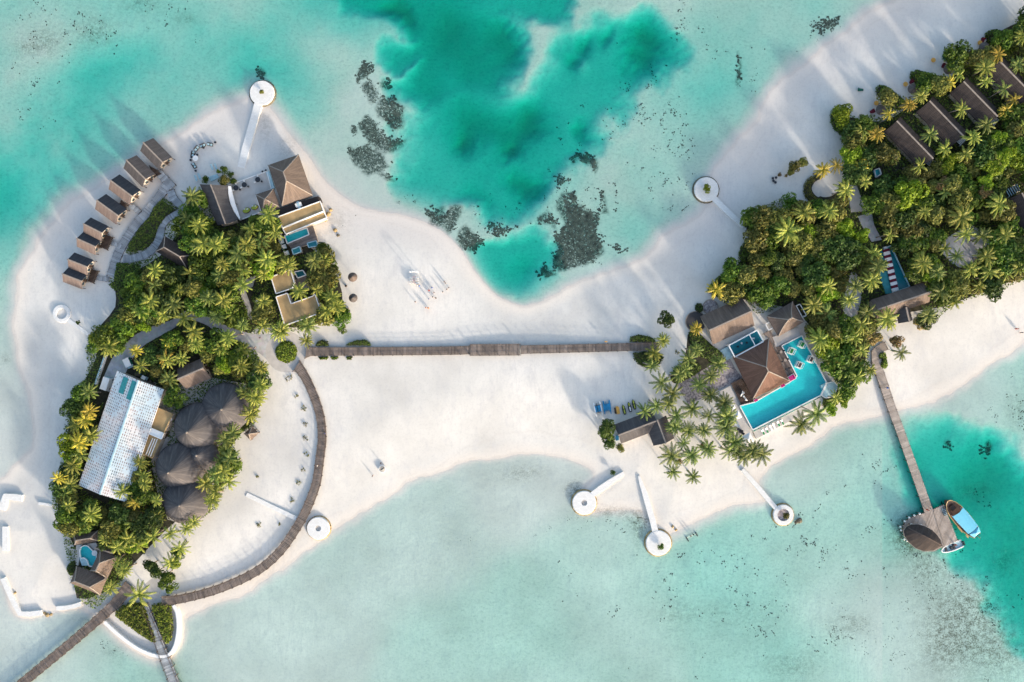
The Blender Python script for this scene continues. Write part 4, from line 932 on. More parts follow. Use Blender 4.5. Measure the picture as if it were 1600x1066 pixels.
for k in range(3):
    a, b = P(246-k*3.6, 686-k*.6, 4.3), P(235-k*3.6, 713.5-k*1.2, 4.3); mb = MB(); mb.bar(a, b, .22, .2); w_ = mesh_obj('slat', mb, M['white'], T)
T = flatroof('link_corridor', 'narrow white-roofed corridor between the two tan annexes', [[(231.8,667.5),(255.9,677.2),(252.6,686),(229.4,676)]], 4.9, 'white', 'white', 'corridor')
p = P(265.7,654.7,4); T = thing('satellite_dish', 'white round satellite dish beside the tan annex', 'dish', (p.x,p.y,GZ)); mb = MB(); mb.lathe((p.x,p.y,4.0), [(.05,0),(.4,.1),(.7,.35),(.72,.36),(.4,.16),(.05,.06)], 16); part(T, 'reflector', mb, M['white']); mb = MB(); mb.cyl((p.x,p.y,GZ), .07, 3.3, 8); part(T, 'pole', mb, M['paleblue']); mb = MB(); mb.bar((p.x,p.y,4.1), (p.x+.9,p.y-.2,4.3), .1); part(T, 'feed_arm', mb, M['white'])
def van(px, py, rz, L, Wd, H, label, name='utility_cart', cabin='paleblue'):
    p = P(px, py, GZ); T = thing(name, label, 'vehicle' if name != 'cargo_container' else 'container', p, None, rz, True)
    if name == 'cargo_container':
        mb = MB(); mb.box((0,0,H/2+.15), (L,Wd,H)); 
        for i in range(12): mb.box((-L/2+(i+.5)*L/12, 0, H/2+.15), (L/26, Wd+.08, H*.9))
        part(T, 'body', mb, M['white']); mb = MB(); mb.box((L/2+.04,0,H/2+.15), (.05,Wd*.86,H*.85)); part(T, 'door', mb, M['paleblue'])
    else:
        mb = MB(); mb.box((-.35,0,1.0), (L-.9,Wd,.7)); part(T, 'body', mb, M['dgreen']); mb = MB(); mb.box((-.1,0,H), (L-.5,Wd+.1,.08)); part(T, 'roof', mb, M['white']); mb = MB(); mb.box((L/2-.4,0,.95), (.8,Wd*.95,.6)); part(T, 'cab', mb, M[cabin])
        for i in (-.8,.8):
            for j in (-.7,.7): mb = MB(); mb.box((i,j,(H+.9)/2), (.07,.07,H-.9)); part(T, 'pillar', mb, M['post'])
    for i in (-L/2+.5, L/2-.5):
        for j in (-Wd/2,Wd/2):
            mb = MB(); vs = [(i+.28*math.cos(q*.5236), j+w0, .28+.28*math.sin(q*.5236)) for w0 in (-.08,.08) for q in range(12)]; mb.add(vs, [tuple(range(12)), tuple(range(12,24))[::-1]]+[(q,(q+1)%12,12+(q+1)%12,12+q) for q in range(12)]); part(T, 'wheel', mb, M['black'])
    return T
van(170, 599, 1.25, 3.9, 2.0, 2.2, 'white cargo container parked against the barn', 'cargo_container'); van(204.4, 567, -1.15, 3.2, 1.8, 2.2, 'white-roofed green utility cart on the yard north of the barn')
van(229, 590, -.5, 1.8, 1.0, 1.7, 'small utility cart with pale roof behind the barn'); ex([(160,555),(215,555),(215,580),(175,615),(150,640)])
for i, (x, y, l, w_) in enumerate(((217,585,1.6,.9),(236,597,1.2,.8),(242,600,1.0,.7),(212,574,1.1,1.0))):
    p = P(x, y, GZ); T = thing('storage_crate', ['dark blue crate','black crate','pale crate','teal crate'][i]+[' north of the barn end',' at the north-east barn corner',' beside the black crate',' beside the utility cart'][i], 'crate', p, None, .4*i, True); mb = MB(); mb.box((0,0,.45), (l,w_,.9)); part(T, 'box', mb, M[['blue','black','white','teal'][i]]); mb = MB(); mb.box((0,0,.93), (l+.1,w_+.1,.08)); part(T, 'lid', mb, M['post'])
def wallrun(label, pts, w_, zt, mat='white', name='boundary_wall', cat='wall', z0=None, capm=None):
    sp = [P(a, b, zt) for a, b in pts]; T = thing(name, label, cat, (sp[0].x, sp[0].y, 0)); mb = MB()
    L, R = [], []
    for i, p in enumerate(sp):
        q = sp[min(i+1, len(sp)-1)]-sp[max(i-1, 0)]; q.normalize(); n = Vector((-q.y, q.x, 0)); L.append(p+n*w_/2); R.append(p-n*w_/2)
    z0 = -.6 if z0 is None else z0
    for i in range(len(sp)-1):
        ring = [L[i], R[i], R[i+1], L[i+1]]; mb.add([(p.x,p.y,z) for z in (z0, zt) for p in ring], [(3,2,1,0),(4,5,6,7),(0,1,5,4),(2,3,7,6)]+([(1,2,6,5),(3,0,4,7)]))
    part(T, 'body', mb, M[mat])
    if capm: 
        mb = MB(); [mb.bar(sp[i], sp[i+1], w_*.75, .16) for i in range(len(sp)-1)]; part(T, 'cap', mb, M[capm])
    return T
wallrun('low white wall along the palms west of the barn yard', [(164,555),(158,572),(153,586),(148.6,600.4)], .5, 2.0, capm='paleblue')
c = [(275,577.5),(313,560.5),(333.5,589.3),(292,607)]
gable('staff_house', 'dark gabled house with a lit south slope in the western grove', 'house', [c[0],c[1],c[2],c[3]], 3.4, 6.0, 'thatch'); ex([(262,572),(312,552),(335,589),(292,610)])
ex([(240,635),(272,646),(240,720),(214,706)])
# ------------------------------------------------------------------ thatched restaurant domes
ap = P(300, 700, GZ); T = thing('thatched_restaurant', 'restaurant under four big conical thatched domes and one small one', 'restaurant', (ap.x, ap.y, GZ-.05))
DOM = [((309,667),38,38,10.6,(291.5,676)), ((353,637),39,39,9.6,(346,640)), ((281,729),39,37,10.8,(262.5,739)), ((290,783),38,36,10,(280,790.5)), ((318,712),24,24,7.4,(306.5,712))]
for (cx, cy), rx, ry, zt, apx in DOM:
    e = P(cx, cy, 3.6); a = P(apx[0], apx[1], zt); R = rx*.2*.984
    n = 40; prof = [(1,0),(.985,.16),(.86,.42),(.66,.68),(.42,.87),(.18,.97),(.03,1.0)]
    mb = MB(); vs = []; fs = []; uvs = []
    K = len(prof)
    pr = [(1,0),(.93,.10),(.78,.27),(.6,.46),(.42,.64),(.25,.80),(.11,.92),(.02,1)]
    K = len(pr)
    for f, h in pr:
        cxy = e.lerp(a, 1-f)
        for i in range(n):
            an = 2*math.pi*i/n; rr = R*f*(1+.012*math.sin(9*an)); vs.append((cxy.x+rr*math.cos(an), cxy.y+rr*math.sin(an)*ry/rx, 3.4+(zt-3.4)*h))
    for k in range(K-1):
        for i in range(n):
            fs.append((k*n+i, k*n+(i+1) % n, (k+1)*n+(i+1) % n, (k+1)*n+i)); u0, u1 = 6.28*R*.6*i/n, 6.28*R*.6*(i+1)/n; uvs.append([(u0, k*1.2), (u1, k*1.2), (u1, k*1.2+1.2), (u0, k*1.2+1.2)])
    m0 = len(vs); 
    for i in range(n): an = 2*math.pi*i/n; vs.append((e.x+R*.97*math.cos(an), e.y+R*.97*math.sin(an)*ry/rx, 3.05))
    fs += [(i, m0+i, m0+(i+1) % n, (i+1) % n) for i in range(n)]; uvs += [[(0,0),(0,.3),(.4,.3),(.4,0)]]*n
    fs.append(tuple(m0+i for i in range(n))); uvs.append([(0,0)]*n)
    mb.add(vs, fs, uvs); rf = part(T, 'roof', mb, M['thatch_char'], smooth=True)
    mb = MB(); mb.blob((a.x, a.y, zt), .35, sq=.9); part(T, 'finial', mb, M['ridge'])
    mb = MB(); mb.cyl((e.x, e.y, GZ-.1), R*.8, 2.6, 28, cap=False, sy=ry/rx); part(T, 'wall', mb, M['wall'])
    for q in (0,1,2): an = -.9+q*.7; mb = MB(); mb.box((e.x+R*.81*math.cos(an), e.y+R*.81*math.sin(an)*ry/rx, GZ+1.1), (.2,1.3,2.2), an); part(T, 'door', mb, M['door'])
    ex([(cx+rx*.98*math.cos(i*.35), cy+ry*.98*math.sin(i*.35)) for i in range(18)])
path_sheet('path', [(246,640),(275,600),(330,590),(385,600),(388,650),(340,700),(330,800),(300,822),(262,812),(246,770),(236,722)], 'deckstone', GZ+.022)
EX.append(([(246,650),(262,655),(262,700),(240,722)],0))
c = [(381,678),(393,667),(404.5,675.5),(392,688.5)]; hip('garden_shelter', 'tiny pyramid-roofed shelter on the sand east of the domes', 'shelter', c, 2.4, 4.2, .02, 'thatch', inset=.5, openf=True, sag=.05)
# ------------------------------------------------------------------ south-west villa
c = [(113,836),(152,829),(156,846),(118,851)]; hip('villa_wing', 'small pale thatched wing north of the keyhole pool', 'house', c, 3.0, 4.8, .55, 'thatch'); ex([(112,832),(155,826),(158,852),(118,855)])
c = [(153,850),(180,858),(178,868),(151,860)]; gable('villa_wing', 'narrow thatched link roof north-east of the keyhole pool', 'house', c, 2.9, 3.9, 'thatch', door=False); ex(c)
c = [(156,859.7),(184,869.3),(168,903),(141,892)]; hip('villa_house', 'hipped thatched villa roof east of the keyhole pool', 'house', [c[1],c[2],c[3],c[0]], 3.4, 6.6, .35, 'thatch'); ex(c)
c = [(120.2,885.2),(165.7,902.8),(157.7,930.5),(109,910.7)]; hip('villa_house', 'hipped thatched villa roof south of the keyhole pool', 'house', c, 3.4, 6.6, .5, 'thatch'); ex(c)
KP = smooth([(125,866),(125,858),(129,853.5),(136,853),(141,857),(145,861),(150,865),(150,882),(140,885),(136,876),(131,872),(126,872)], 3, True)
flat_pool('swimming_pool', 'keyhole-shaped teal pool with a white rim between thatched roofs', KP, 1.9, 'pool'); ex([(120,850),(152,850),(152,886),(120,886)])
p = P(147.8,864.5,2.0); T = thing('pool_island', 'white round platform at the edge of the keyhole pool', 'platform', (p.x,p.y,1.0)); mb = MB(); mb.cyl((p.x,p.y,1.0), .85, 1.05, 20); part(T, 'drum', mb, M['white']); mb = MB(); mb.cyl((p.x,p.y,2.05), .6, .05, 20); part(T, 'cushion', mb, M['sandbag'])
terrace('white stone steps at the foot of the keyhole pool', 'steps', [(124,873),(131,872.5),(136,876),(139,884),(128,884)], 1.75, 'paleblue', 'pool_steps')
terrace('pale terrace west of the keyhole pool', 'terrace', [(119,852),(128,851),(123.5,858),(124,872),(122,884),(116,882)], 1.3)
terrace('pale terrace north of the keyhole pool', 'terrace', [(128,851),(150,848),(155,860),(150,862.5),(142,855),(136,850.5)], 1.35)

# ------------------------------------------------------------------ boardwalks
EW = [(478,549,11),(484,549.5,7.5),(500,549.5,6.6),(600,549,6.6),(700,548,6.6),(735,547,6.7)]
walkway('boardwalk', 'western half of the straight brown boardwalk across the sandbar', 'boardwalk', EW, 1.35, 'wood_brown')
walkway('boardwalk', 'wider middle bay of the straight brown boardwalk', 'boardwalk', [(735,547,9),(775,546.8,9),(814,546.5,9)], 1.36, 'wood_brown')
walkway('boardwalk', 'eastern half of the straight boardwalk ending between bushes', 'boardwalk', [(814,546.5,6.6),(900,544.5,6.4),(960,543,6.2),(1030,541,6)], 1.35, 'wood_brown')
CW = [(463,572,10),(469,577,7.2),(482,599,6.3),(495,631,6.3),(502,659,6.3),(503.5,688,6.4),(501.9,702,6.5),(498.7,727,6.5),(494.7,754,6.6),(486,779.7,6.8),(474.8,805,6.8),(458.9,832,6.8),(439.7,859,6.8),(415,883,6.8),(390,899,6.7),(360,913,6.6),(330,924,6.5),(300,932,6.4),(272,937.5,6.4),(252,938,6.2)]
walkway('boardwalk', 'long curved brown boardwalk sweeping round the south beach', 'boardwalk', CW, 1.33, 'wood_brown')
walkway('boardwalk', 'boardwalk leading south-west over the shallows from the sea wall', 'boardwalk', [(203,915,9),(185,938,8),(168,955,7.5),(120,997,7.2),(62,1045,7.2),(0,1096,7.2),(-30,1120,7.2)], 1.3, 'wood_brown')
walkway('boardwalk', 'narrow grey boardwalk dipping through the bushes to the south', 'boardwalk', [(226,945,4.5),(233,962,4.5),(242,984,5),(250,1008,6),(258.8,1031,7),(272,1066,7.2),(285,1100,7.2)], 1.25, 'wood_grey')
for x0,y0,x1,y1,h in ((203,915,150,970,9),(224,940,262,1035,6)):
    L = math.hypot(x1-x0, y1-y0); a_, b_ = -(y1-y0)/L*h, (x1-x0)/L*h; ex([(x0+a_,y0+b_),(x1+a_,y1+b_),(x1-a_,y1-b_),(x0-a_,y0-b_)])
# pier and jetty
walkway('pier', 'long pale boarded pier from the beach to the jetty head', 'pier', [(1369,566,7),(1380,597,6.8),(1392,633,6.6),(1405.6,670,6.6),(1420,710,6.6),(1435,752,6.8),(1452,801,6.9)], 1.2, 'wood_pale', rail=False, post=4.0)
T = thing('pier_landing', 'cranked boarded landing at the beach end of the pier', 'landing', P(1372,550,1.6)); decking(T, [(1362,549),(1370,540),(1382,534.5),(1388,546),(1375,552),(1378,568),(1362.5,568.5)], 1.22, .4, 'wood_pale'); mb = MB(); mb.bar(P(1382,534.5,1.9), P(1388,546,1.9), .1); [mb.box(tuple(P(x,y,1.4)), (.12,.12,1.6)) for x, y in ((1382,534.5),(1388,546),(1362,549),(1362.5,567))]; part(T, 'railing', mb, M['post'])
ex([(1358,545),(1382,532),(1390,548),(1380,570),(1360,570)])
J = [(1412,834),(1411,822),(1418,812),(1430,806),(1446,801.5),(1475,788.8),(1496.5,845),(1472.5,855.5),(1460,862),(1445,862),(1428,855)]
T = thing('jetty', 'broad boarded jetty head carrying the leaf-shaped roof', 'jetty', P(1455,825,1.6)); decking(T, J, 1.2, 1.19, 'wood_pale', .42)
q = W(J, 1.4); mb = MB(); mb.prism(q, .85, 1.06); part(T, 'frame', mb, M['post'])
for x, y in ((1418,815),(1446,804),(1474,791),(1485,818),(1495,843),(1473,853),(1450,860),(1430,853),(1414,832),(1450,830),(1465,822)):
    mb = MB(); p = P(x, y, 0); mb.cyl((p.x, p.y, -3.4), .16, 4.3, 8); part(T, 'pile', mb, M['post'])
mb = MB(); mb.bar(P(1459,799,1.25), P(1476,852,1.25), .35, .06); part(T, 'joint_board', mb, M['ridge'])
# leaf roof
A, B = (1416.5,823), (1472,852.5); N = [(1416.5,823),(1424,819.5),(1435,819.3),(1446,822.5),(1456,828),(1464,835.5),(1470,844),(1472,852.5)]; S = [(1416.5,823),(1411.5,829.5),(1413,838),(1420,847.5),(1431,857),(1443,861.5),(1458,860.5),(1472,852.5)]
Rg = [(1416.5,823),(1424,827.5),(1433,832),(1442,836.5),(1451,841),(1459,845.5),(1466,849.5),(1472,852.5)]
zz = [2.9,3.7,4.3,4.7,4.8,4.4,3.8,3.1]; zn = [2.9,2.7,2.6,2.6,2.6,2.6,2.7,3.1]
T = thing('jetty_pavilion', 'leaf-shaped brown thatched roof standing on the jetty head', 'pavilion', P(1442,838,1.6)); mb = MB()
n_ = [P(a, b, z) for (a, b), z in zip(N, zn)]; s_ = [P(a, b, z) for (a, b), z in zip(S, zn)]; r_ = [P(a, b, z) for (a, b), z in zip(Rg, zz)]
for e in (n_, s_): roof_faces(mb, [[u.lerp(v, f)+Vector((0,0,.25*math.sin(math.pi*f))) for u, v in zip(e, r_)] for f in (0,.25,.5,.75,1)], .15)
part(T, 'roof', mb, M['thatch_dark'])
mb = MB(); [mb.bar(r_[i]+Vector((0,0,.05)), r_[i+1]+Vector((0,0,.05)), .25, .12) for i in range(7)]; part(T, 'ridge_cap', mb, M['thatch'])
mb = MB(); [mb.bar(e[i]-Vector((0,0,.05)), e[i+1]-Vector((0,0,.05)), .14, .16) for e in (n_, s_) for i in range(7)]; part(T, 'eave_board', mb, M['wood_pale'])
for i in (1,3,5):
    for e in (n_, s_): p = e[i].lerp(r_[i], .15); mb = MB(); mb.box((p.x, p.y, 2.0), (.2,.2,1.7)); part(T, 'post', mb, M['post'])
for i, (x, y) in enumerate(((1407.5,823.5),(1408.5,829),(1414,815),(1421,809),(1429,805.8),(1437.5,803),(1424.5,820),(1414,837.5),(1413.5,843),(1440,821),(1418,845.5))):
    p = P(x, y, 1.6); T = thing('bollard_light', '', 'bollard', (p.x, p.y, 1.5 if i > 5 else .1), 'white bollards around the jetty head'); mb = MB(); mb.cyl((p.x,p.y,-2.6), .13, 4.0, 8); part(T, 'post', mb, M['post']); mb = MB(); mb.cyl((p.x,p.y,1.4), .34, .35, 12, .2); part(T, 'cap', mb, M['white'])
    T['label'] = 'white-capped bollard '+['at the western tip of the jetty','just south of the western tip bollard','on the north-west edge of the jetty','on the north edge west of the pier','on the north edge closer to the pier','beside the pier mouth','under the north eave tip','at the south-west eave','below the south-west eave bollard','under the north eave middle','lowest at the south-west eave'][i]
p = P(1477,800,1.3); T = thing('luggage_rack', 'dark slatted luggage rack at the jetty edge by the long boat', 'rack', p); mb = MB()
for i in range(6): a = P(1473+i*.4, 793+i*2.6, 1.6); b = P(1478+i*.4, 791+i*2.6, 1.6); mb.bar(a, b, .22, .1)
part(T, 'slats', mb, M['black']); mb = MB(); mb.box((P(1476,800,1.3).x, P(1476,800,1.3).y, 1.34), (.9,2.4,.25), .3); part(T, 'base', mb, M['paleblue'])

# ------------------------------------------------------------------ white roundels with arms
def roundel(label, c, R, arm, wds, zt=.85, hole=None, inner=None, stone=True, r_in=None):
    T = thing('sandbag_groyne', label, 'groyne', P(c[0], c[1], 0)); p = P(*c, zt); r = R*.2*(CAMZ-zt)/CAMZ; mb = MB(); n = 40
    hr = (hole or .02)*.2
    def ring(r0, z): return [(p.x+r0*(1+.006*math.sin(k*5))*math.cos(2*math.pi*k/n), p.y+r0*(1+.006*math.sin(k*5))*math.sin(2*math.pi*k/n), z) for k in range(n)]
    rows = [ring(r*1.05, -1.2), ring(r*1.02, zt-.3), ring(r*.975, zt), ring(hr, zt+.02), ring(hr, zt-.5)]
    vs = sum(rows, []); fs = [(k*n+i, k*n+(i+1) % n, (k+1)*n+(i+1) % n, (k+1)*n+i) for k in range(4) for i in range(n)]
    mb.add(vs, fs); part(T, 'roundel', mb, M['sandbag'])
    if hole: mb = MB(); mb.cyl((p.x, p.y, zt-1.4), hr*1.02, 1.0, 24); part(T, 'centre_fill', mb, M[inner or 'sand'])
    if arm:
        sp = [P(a, b, zt-.06) for a, b in arm]; L, Rr = [], []
        for i, q in enumerate(sp):
            t_ = sp[min(i+1, len(sp)-1)]-sp[max(i-1, 0)]; t_.normalize(); nn = Vector((-t_.y, t_.x, 0)); w_ = wds[i]*.1; L.append(q+nn*w_); Rr.append(q-nn*w_)
        mb = MB()
        for i in range(len(sp)-1):
            g0, g1 = .15*math.sin(i), .15*math.sin(i+1)
            rg = [L[i], Rr[i], Rr[i+1], L[i+1]]; mb.add([(q.x,q.y,z) for z in (-.9, zt-.06) for q in rg], [(3,2,1,0),(4,5,6,7),(0,1,5,4),(2,3,7,6),(1,2,6,5),(3,0,4,7)])
        part(T, 'arm', mb, M['sandbag'])
    if stone:
        mb = MB(); n2 = 72; rw = []; rr = random.Random(int(c[0]))
        for f, z in ((1.02,.5),(1.075,.4),(1.12,.12),(1.16,-.4),(1.2,-1.1)): rw += [(p.x+r*(f+rr.uniform(-.018,.018))*math.cos(2*math.pi*k/n2), p.y+r*(f+rr.uniform(-.018,.018))*math.sin(2*math.pi*k/n2), z+rr.uniform(-.12,.12)) for k in range(n2)]
        mb.add(rw, [(k*n2+i, k*n2+(i+1) % n2, (k+1)*n2+(i+1) % n2, (k+1)*n2+i) for k in range(4) for i in range(n2)])
        part(T, 'stone_skirt', mb, M['algaestone' if c[1] > 500 else 'rock'])
    return T
roundel('white sandbag roundel and long arm at the north tip', (409,145), 19, [(404,160),(400,175),(393,200),(384,232),(376.5,262)], [12.5,12,12,12,11.5])
roundel('faint white sandbag ring and arm on the west beach', (96,490), 14, [(106,500),(116,507),(126,514),(138,523)], [7,6,5.5,5], .98, 8.5, 'sand', stone=False)
roundel('white sandbag roundel tucked against the curved boardwalk', (497,826), 17.5, None, None, 1.0, 4.5, 'deckstone')
wallrun('straight white sandbag arm inland of the curved boardwalk', [(385,773),(412,786),(440,799.5),(469,813.5)], 1.35, 1.0, 'sandbag', 'sandbag_wall', 'groyne')
roundel('white sandbag roundel with a short arm at the west end of the south beach', (913,786), 18.5, [(921,777),(938,764),(955,752),(975,739)], [9,9,8,5], .85, 4.5, 'deckstone')
roundel('white sandbag roundel with a narrow tapering arm in the bay middle', (1029,849), 19.5, [(1024.5,833),(1020,814),(1014.5,795),(1008,772),(1002,755),(998.5,744)], [9.5,9,9,8.5,6,3], .85)
roundel('white sandbag roundel with a brown centre nearest the pier', (1224.4,805), 16, [(1214,796),(1200,780),(1185,762),(1172,747),(1160,734)], [7,7.5,7,6.5,6], .85, 9.5, 'gravel')
roundel('white sandbag roundel and arm on the north-east beach', (1104,296), 19, [(1116,310),(1130,324),(1145,338),(1163,354)], [9,8.5,8,7])
wallrun('L-shaped white sandbag wall at the south-west corner', [(4,904),(12,922),(21,941),(31,959),(45,960),(64,958)], 1.6, .75, 'sandbag', 'sandbag_wall', 'groyne', -.7)
wallrun('short curved white sandbag wall near the boardwalk root', [(88,951),(102,950),(114,948),(126,944)], 1.3, .85, 'sandbag', 'sandbag_wall', 'groyne', -.7)
wallrun('angled white sandbag block at the west edge', [(2,797),(5,786),(8,776),(20,777),(34,779)], 2.0, 1.0, 'sandbag', 'sandbag_wall', 'groyne', -.7)
wallrun('upright white sandbag block at the west edge', [(8,823),(8,842),(8,861)], 1.8, 1.0, 'sandbag', 'sandbag_wall', 'groyne', -.7)
wallrun('thin half-buried white sandbag line west of the grove', [(60,787),(70,788),(81,790)], .8, .98, 'sandbag', 'sandbag_wall', 'groyne', .2)
SW_ = smooth([(163,972),(187.5,994),(215.6,1014),(243.8,1025),(262.5,1024),(274,1008),(278.5,980),(276.5,958),(271,946)], 4)
wallrun('curved white sea wall around the southern tip', SW_, 1.15, 1.2, 'sandbag', 'sea_wall', 'sea wall', -1.0, capm='white')
mb = MB(); rr = random.Random(5)
# ------------------------------------------------------------------ boats
def hull_mesh(st, z0, zs, th=.0):
    """st: (x, half width, keel z, sheer z)"""
    mb = MB(); rows = []
    for x, w_, kz, sz in st: rows.append([(x,-w_,sz),(x,-w_*.92,(kz+sz)/2),(x,-w_*.45,kz+.05),(x,0,kz),(x,w_*.45,kz+.05),(x,w_*.92,(kz+sz)/2),(x,w_,sz)])
    vs = sum(rows, []); k = 7; fs = [(i*k+j, (i+1)*k+j, (i+1)*k+j+1, i*k+j+1) for i in range(len(rows)-1) for j in range(k-1)]
    fs.append(tuple(range(k))); fs.append(tuple((len(rows)-1)*k+j for j in range(k))[::-1])
    return mb.add(vs, fs)
def deck_mesh(st, dz, k=.94):
    mb = MB(); vs = []
    for x, w_, kz, sz in st: vs += [(x,-w_*k,sz+dz),(x,w_*k,sz+dz)]
    return mb.add(vs, [(2*i,2*i+2,2*i+3,2*i+1) for i in range(len(st)-1)])
def rim_mesh(st, w=.16):
    mb = MB()
    for s_ in (-1,1):
        for i in range(len(st)-1): a, b = st[i], st[i+1]; mb.bar((a[0],s_*a[1],a[3]+.03),(b[0],s_*b[1],b[3]+.03), w, .14)
    return mb
c0_, c1_ = P(1478.5,782,1.2), P(1526,837,1.2); rz = math.atan2((c1_-c0_).y, (c1_-c0_).x); L = (c1_-c0_).length; o = (c0_+c1_)/2
T = thing('dhoni_boat', 'long wooden boat with a light blue canopy moored at the jetty', 'boat', (o.x, o.y, 0), None, rz, True); h = L/2
st = [(-h,.08,.3,2.1),(-h*.92,.9,-.1,1.75),(-h*.72,1.75,-.4,1.4),(-h*.4,2.35,-.5,1.15),(0,2.55,-.5,1.05),(h*.4,2.45,-.5,1.1),(h*.75,2.0,-.4,1.3),(h*.95,1.35,-.1,1.5),(h*1.0,.9,.1,1.55)]
part(T, 'hull', hull_mesh(st, 0, 0), M['hull']); part(T, 'deck', deck_mesh(st, -.3), M['hull']); part(T, 'gunwale', rim_mesh(st, .2), M['hullrim'])
mb = MB()
for k in range(8):
    y0, y1 = -2.2+k*.55, -1.65+k*.55; z = lambda y: 2.75-.09*y*y
    wf = lambda x, y: y*(1-.18*max(0, (x-1)/h))
    xs = [-h*.36+abs((y0+y1)/2)*-.12, 0, h*.62]; mb.add([(x, wf(x, y), z(y)) for y in (y0,y1) for x in xs], [(0,1,4,3),(1,2,5,4)])
part(T, 'canopy', mb, M['boatblue']); mb = MB(); mb.add([(h*.66,-1.9,2.4),(h*.9,-1.35,2.3),(h*.9,1.35,2.3),(h*.66,1.9,2.4),(h*.78,0,2.75)], [(0,1,4),(1,2,4),(2,3,4),(3,0,4)]); part(T, 'stern_canopy', mb, M['boatblue'])
for x in (-h*.34, .2, h*.6):
    for y in (-1.9,1.9): mb = MB(); mb.box((x,y*(1 if x < 1 else .9),1.7), (.09,.09,1.6)); part(T, 'canopy_pole', mb, M['white'])
mb = MB(); mb.box((-h*.6,0,1.35), (1.6,1.6,.35)); part(T, 'hatch', mb, M['wood_dark'])
mb = MB(); mb.box((h*.35,-2.62,.9), (2.4,.25,.2)); mb.box((h*.78,-2.3,.9), (1.1,.35,.2)); part(T, 'fender', mb, M['hullrim']); mb = MB(); mb.bar((h*1.0,0,1.4),(h*1.1,0,2.2), .16); part(T, 'sternpost', mb, M['hullrim'])
c0_, c1_ = P(1470.5,861.5,.8), P(1504,849,.8); rz = math.atan2((c1_-c0_).y, (c1_-c0_).x); L = (c1_-c0_).length; o = (c0_+c1_)/2; h = L/2
T = thing('speedboat', 'small white speedboat with dark seats tied to the jetty', 'boat', (o.x, o.y, 0), None, rz, True)
st = [(-h,.06,.3,.95),(-h*.85,.55,0,.9),(-h*.5,1.0,-.3,.8),(0,1.2,-.35,.75),(h*.5,1.2,-.35,.7),(h,1.1,-.3,.7)]
part(T, 'hull', hull_mesh(st, 0, 0), M['white']); part(T, 'deck', deck_mesh(st, -.25, .85), M['paleblue']); part(T, 'gunwale', rim_mesh(st, .32), M['white'])
mb = MB(); mb.box((-.3,0,.95), (.6,.9,.8)); part(T, 'console', mb, M['black']); 
for x in (-1.9,.7): mb = MB(); mb.box((x,0,.75), (.6,1.5,.35)); part(T, 'bench', mb, M['black'])
for y in (-.35,.35): mb = MB(); mb.box((h+.2,y,.9), (.5,.4,.9)); part(T, 'outboard_motor', mb, M['black'])
mb = MB(); mb.box((.9,.5,1.05), (.35,.35,.4)); part(T, 'red_cushion', mb, M['maroon'])
def catamaran(px, py, rz, mats, label):
    p = P(px, py, GZ); T = thing('catamaran', label, 'catamaran', p, None, rz, True)
    st = [(-2.2,.03,.25,.45),(-1.8,.16,.05,.5),(0,.26,0,.5),(1.8,.24,.02,.48),(2.2,.12,.1,.45)]
    for y in (-.95,.95):
        mb = hull_mesh(st, 0, 0); mb.v = [(a, b+y, c) for a, b, c in mb.v]; dk = deck_mesh(st, .01, 1); dk.v = [(a, b+y, c) for a, b, c in dk.v]; mb.add(dk.v, dk.f); part(T, 'hull', mb, M[mats[0]])
    mb = MB(); mb.box((.1,0,.56), (2.0,1.7,.05)); part(T, 'trampoline', mb, M[mats[1]])
    for x in (-1.1,1.2): mb = MB(); mb.bar((x,-1.05,.58),(x,1.05,.58), .1); part(T, 'crossbeam', mb, M[mats[2]])
    mb = MB(); mb.bar((-1.0,.2,.7),(1.9,.25,.72), .12); part(T, 'boom', mb, M[mats[2]]); return T
catamaran(934.3,639, 1.78, ('white','blue','black'), 'white catamaran with a blue trampoline, westernmost of the beached craft'); catamaran(948.3,636.6, 1.72, ('blue','blue','blue'), 'catamaran under a bright blue cover on the sand')
p = P(963.8,641.4,GZ); T = thing('paddle_float', 'orange float with a dark trolley between the catamaran and jet skis', 'float', p, None, 1.75, True); mb = MB(); mb.prism([(-1.1,-.75),(1.0,-.75),(1.3,-.3),(1.3,.3),(1.0,.2),(-1.1,.2)], .2, .55); part(T, 'body', mb, M['orange']); mb = MB(); mb.box((0,.55,.4), (1.9,.5,.25)); part(T, 'trolley', mb, M['wood_dark'])
for i, (x, y) in enumerate(((974.5,639.8),(983.2,635.8),(990,631.8))):
    p = P(x, y, GZ); T = thing('jet_ski', f'lime and black jet ski, {["westernmost","middle one","easternmost"][i]} of the row of three', 'jet ski', p, 'lime jet skis on the sand', 1.82, True)
    st = [(-1.65,.3,.1,.45),(-1.0,.5,0,.55),(0,.56,0,.6),(1.0,.42,.05,.65),(1.6,.05,.3,.6)]
    mb = hull_mesh(st, 0, 0); dk = deck_mesh(st, .01, 1); mb.add(dk.v, dk.f); part(T, 'hull', mb, M['black']); mb = MB(); mb.box((.75,0,.78), (1.1,.42,.3)); part(T, 'hood', mb, M['lime']); mb = MB(); mb.box((-.6,0,.78), (1.3,.34,.3)); part(T, 'seat', mb, M['lime'] if i != 1 else M['white']); mb = MB(); mb.bar((.25,-.35,1.0),(.25,.35,1.0), .07); part(T, 'handlebar', mb, M['black'])
c = [(961,662),(1019,640),(1027,672),(969,695)]; c = [(960.5,663.5),(1020,641),(1028,671.5),(969,694)]
gable('watersports_house', 'long dark shingled watersports house beside the jet skis', 'house', c, 3.3, 5.6, 'slate'); ex([(958,662),(1020,640),(1028,672),(969,696)])
c = [(1041,650),(1053.5,684),(1021.5,697.5),(1008,661)]
gable('watersports_wing', 'cross wing of the watersports house facing the south beach', 'house', c, 3.31, 5.9, 'slate', door=False); ex(c)
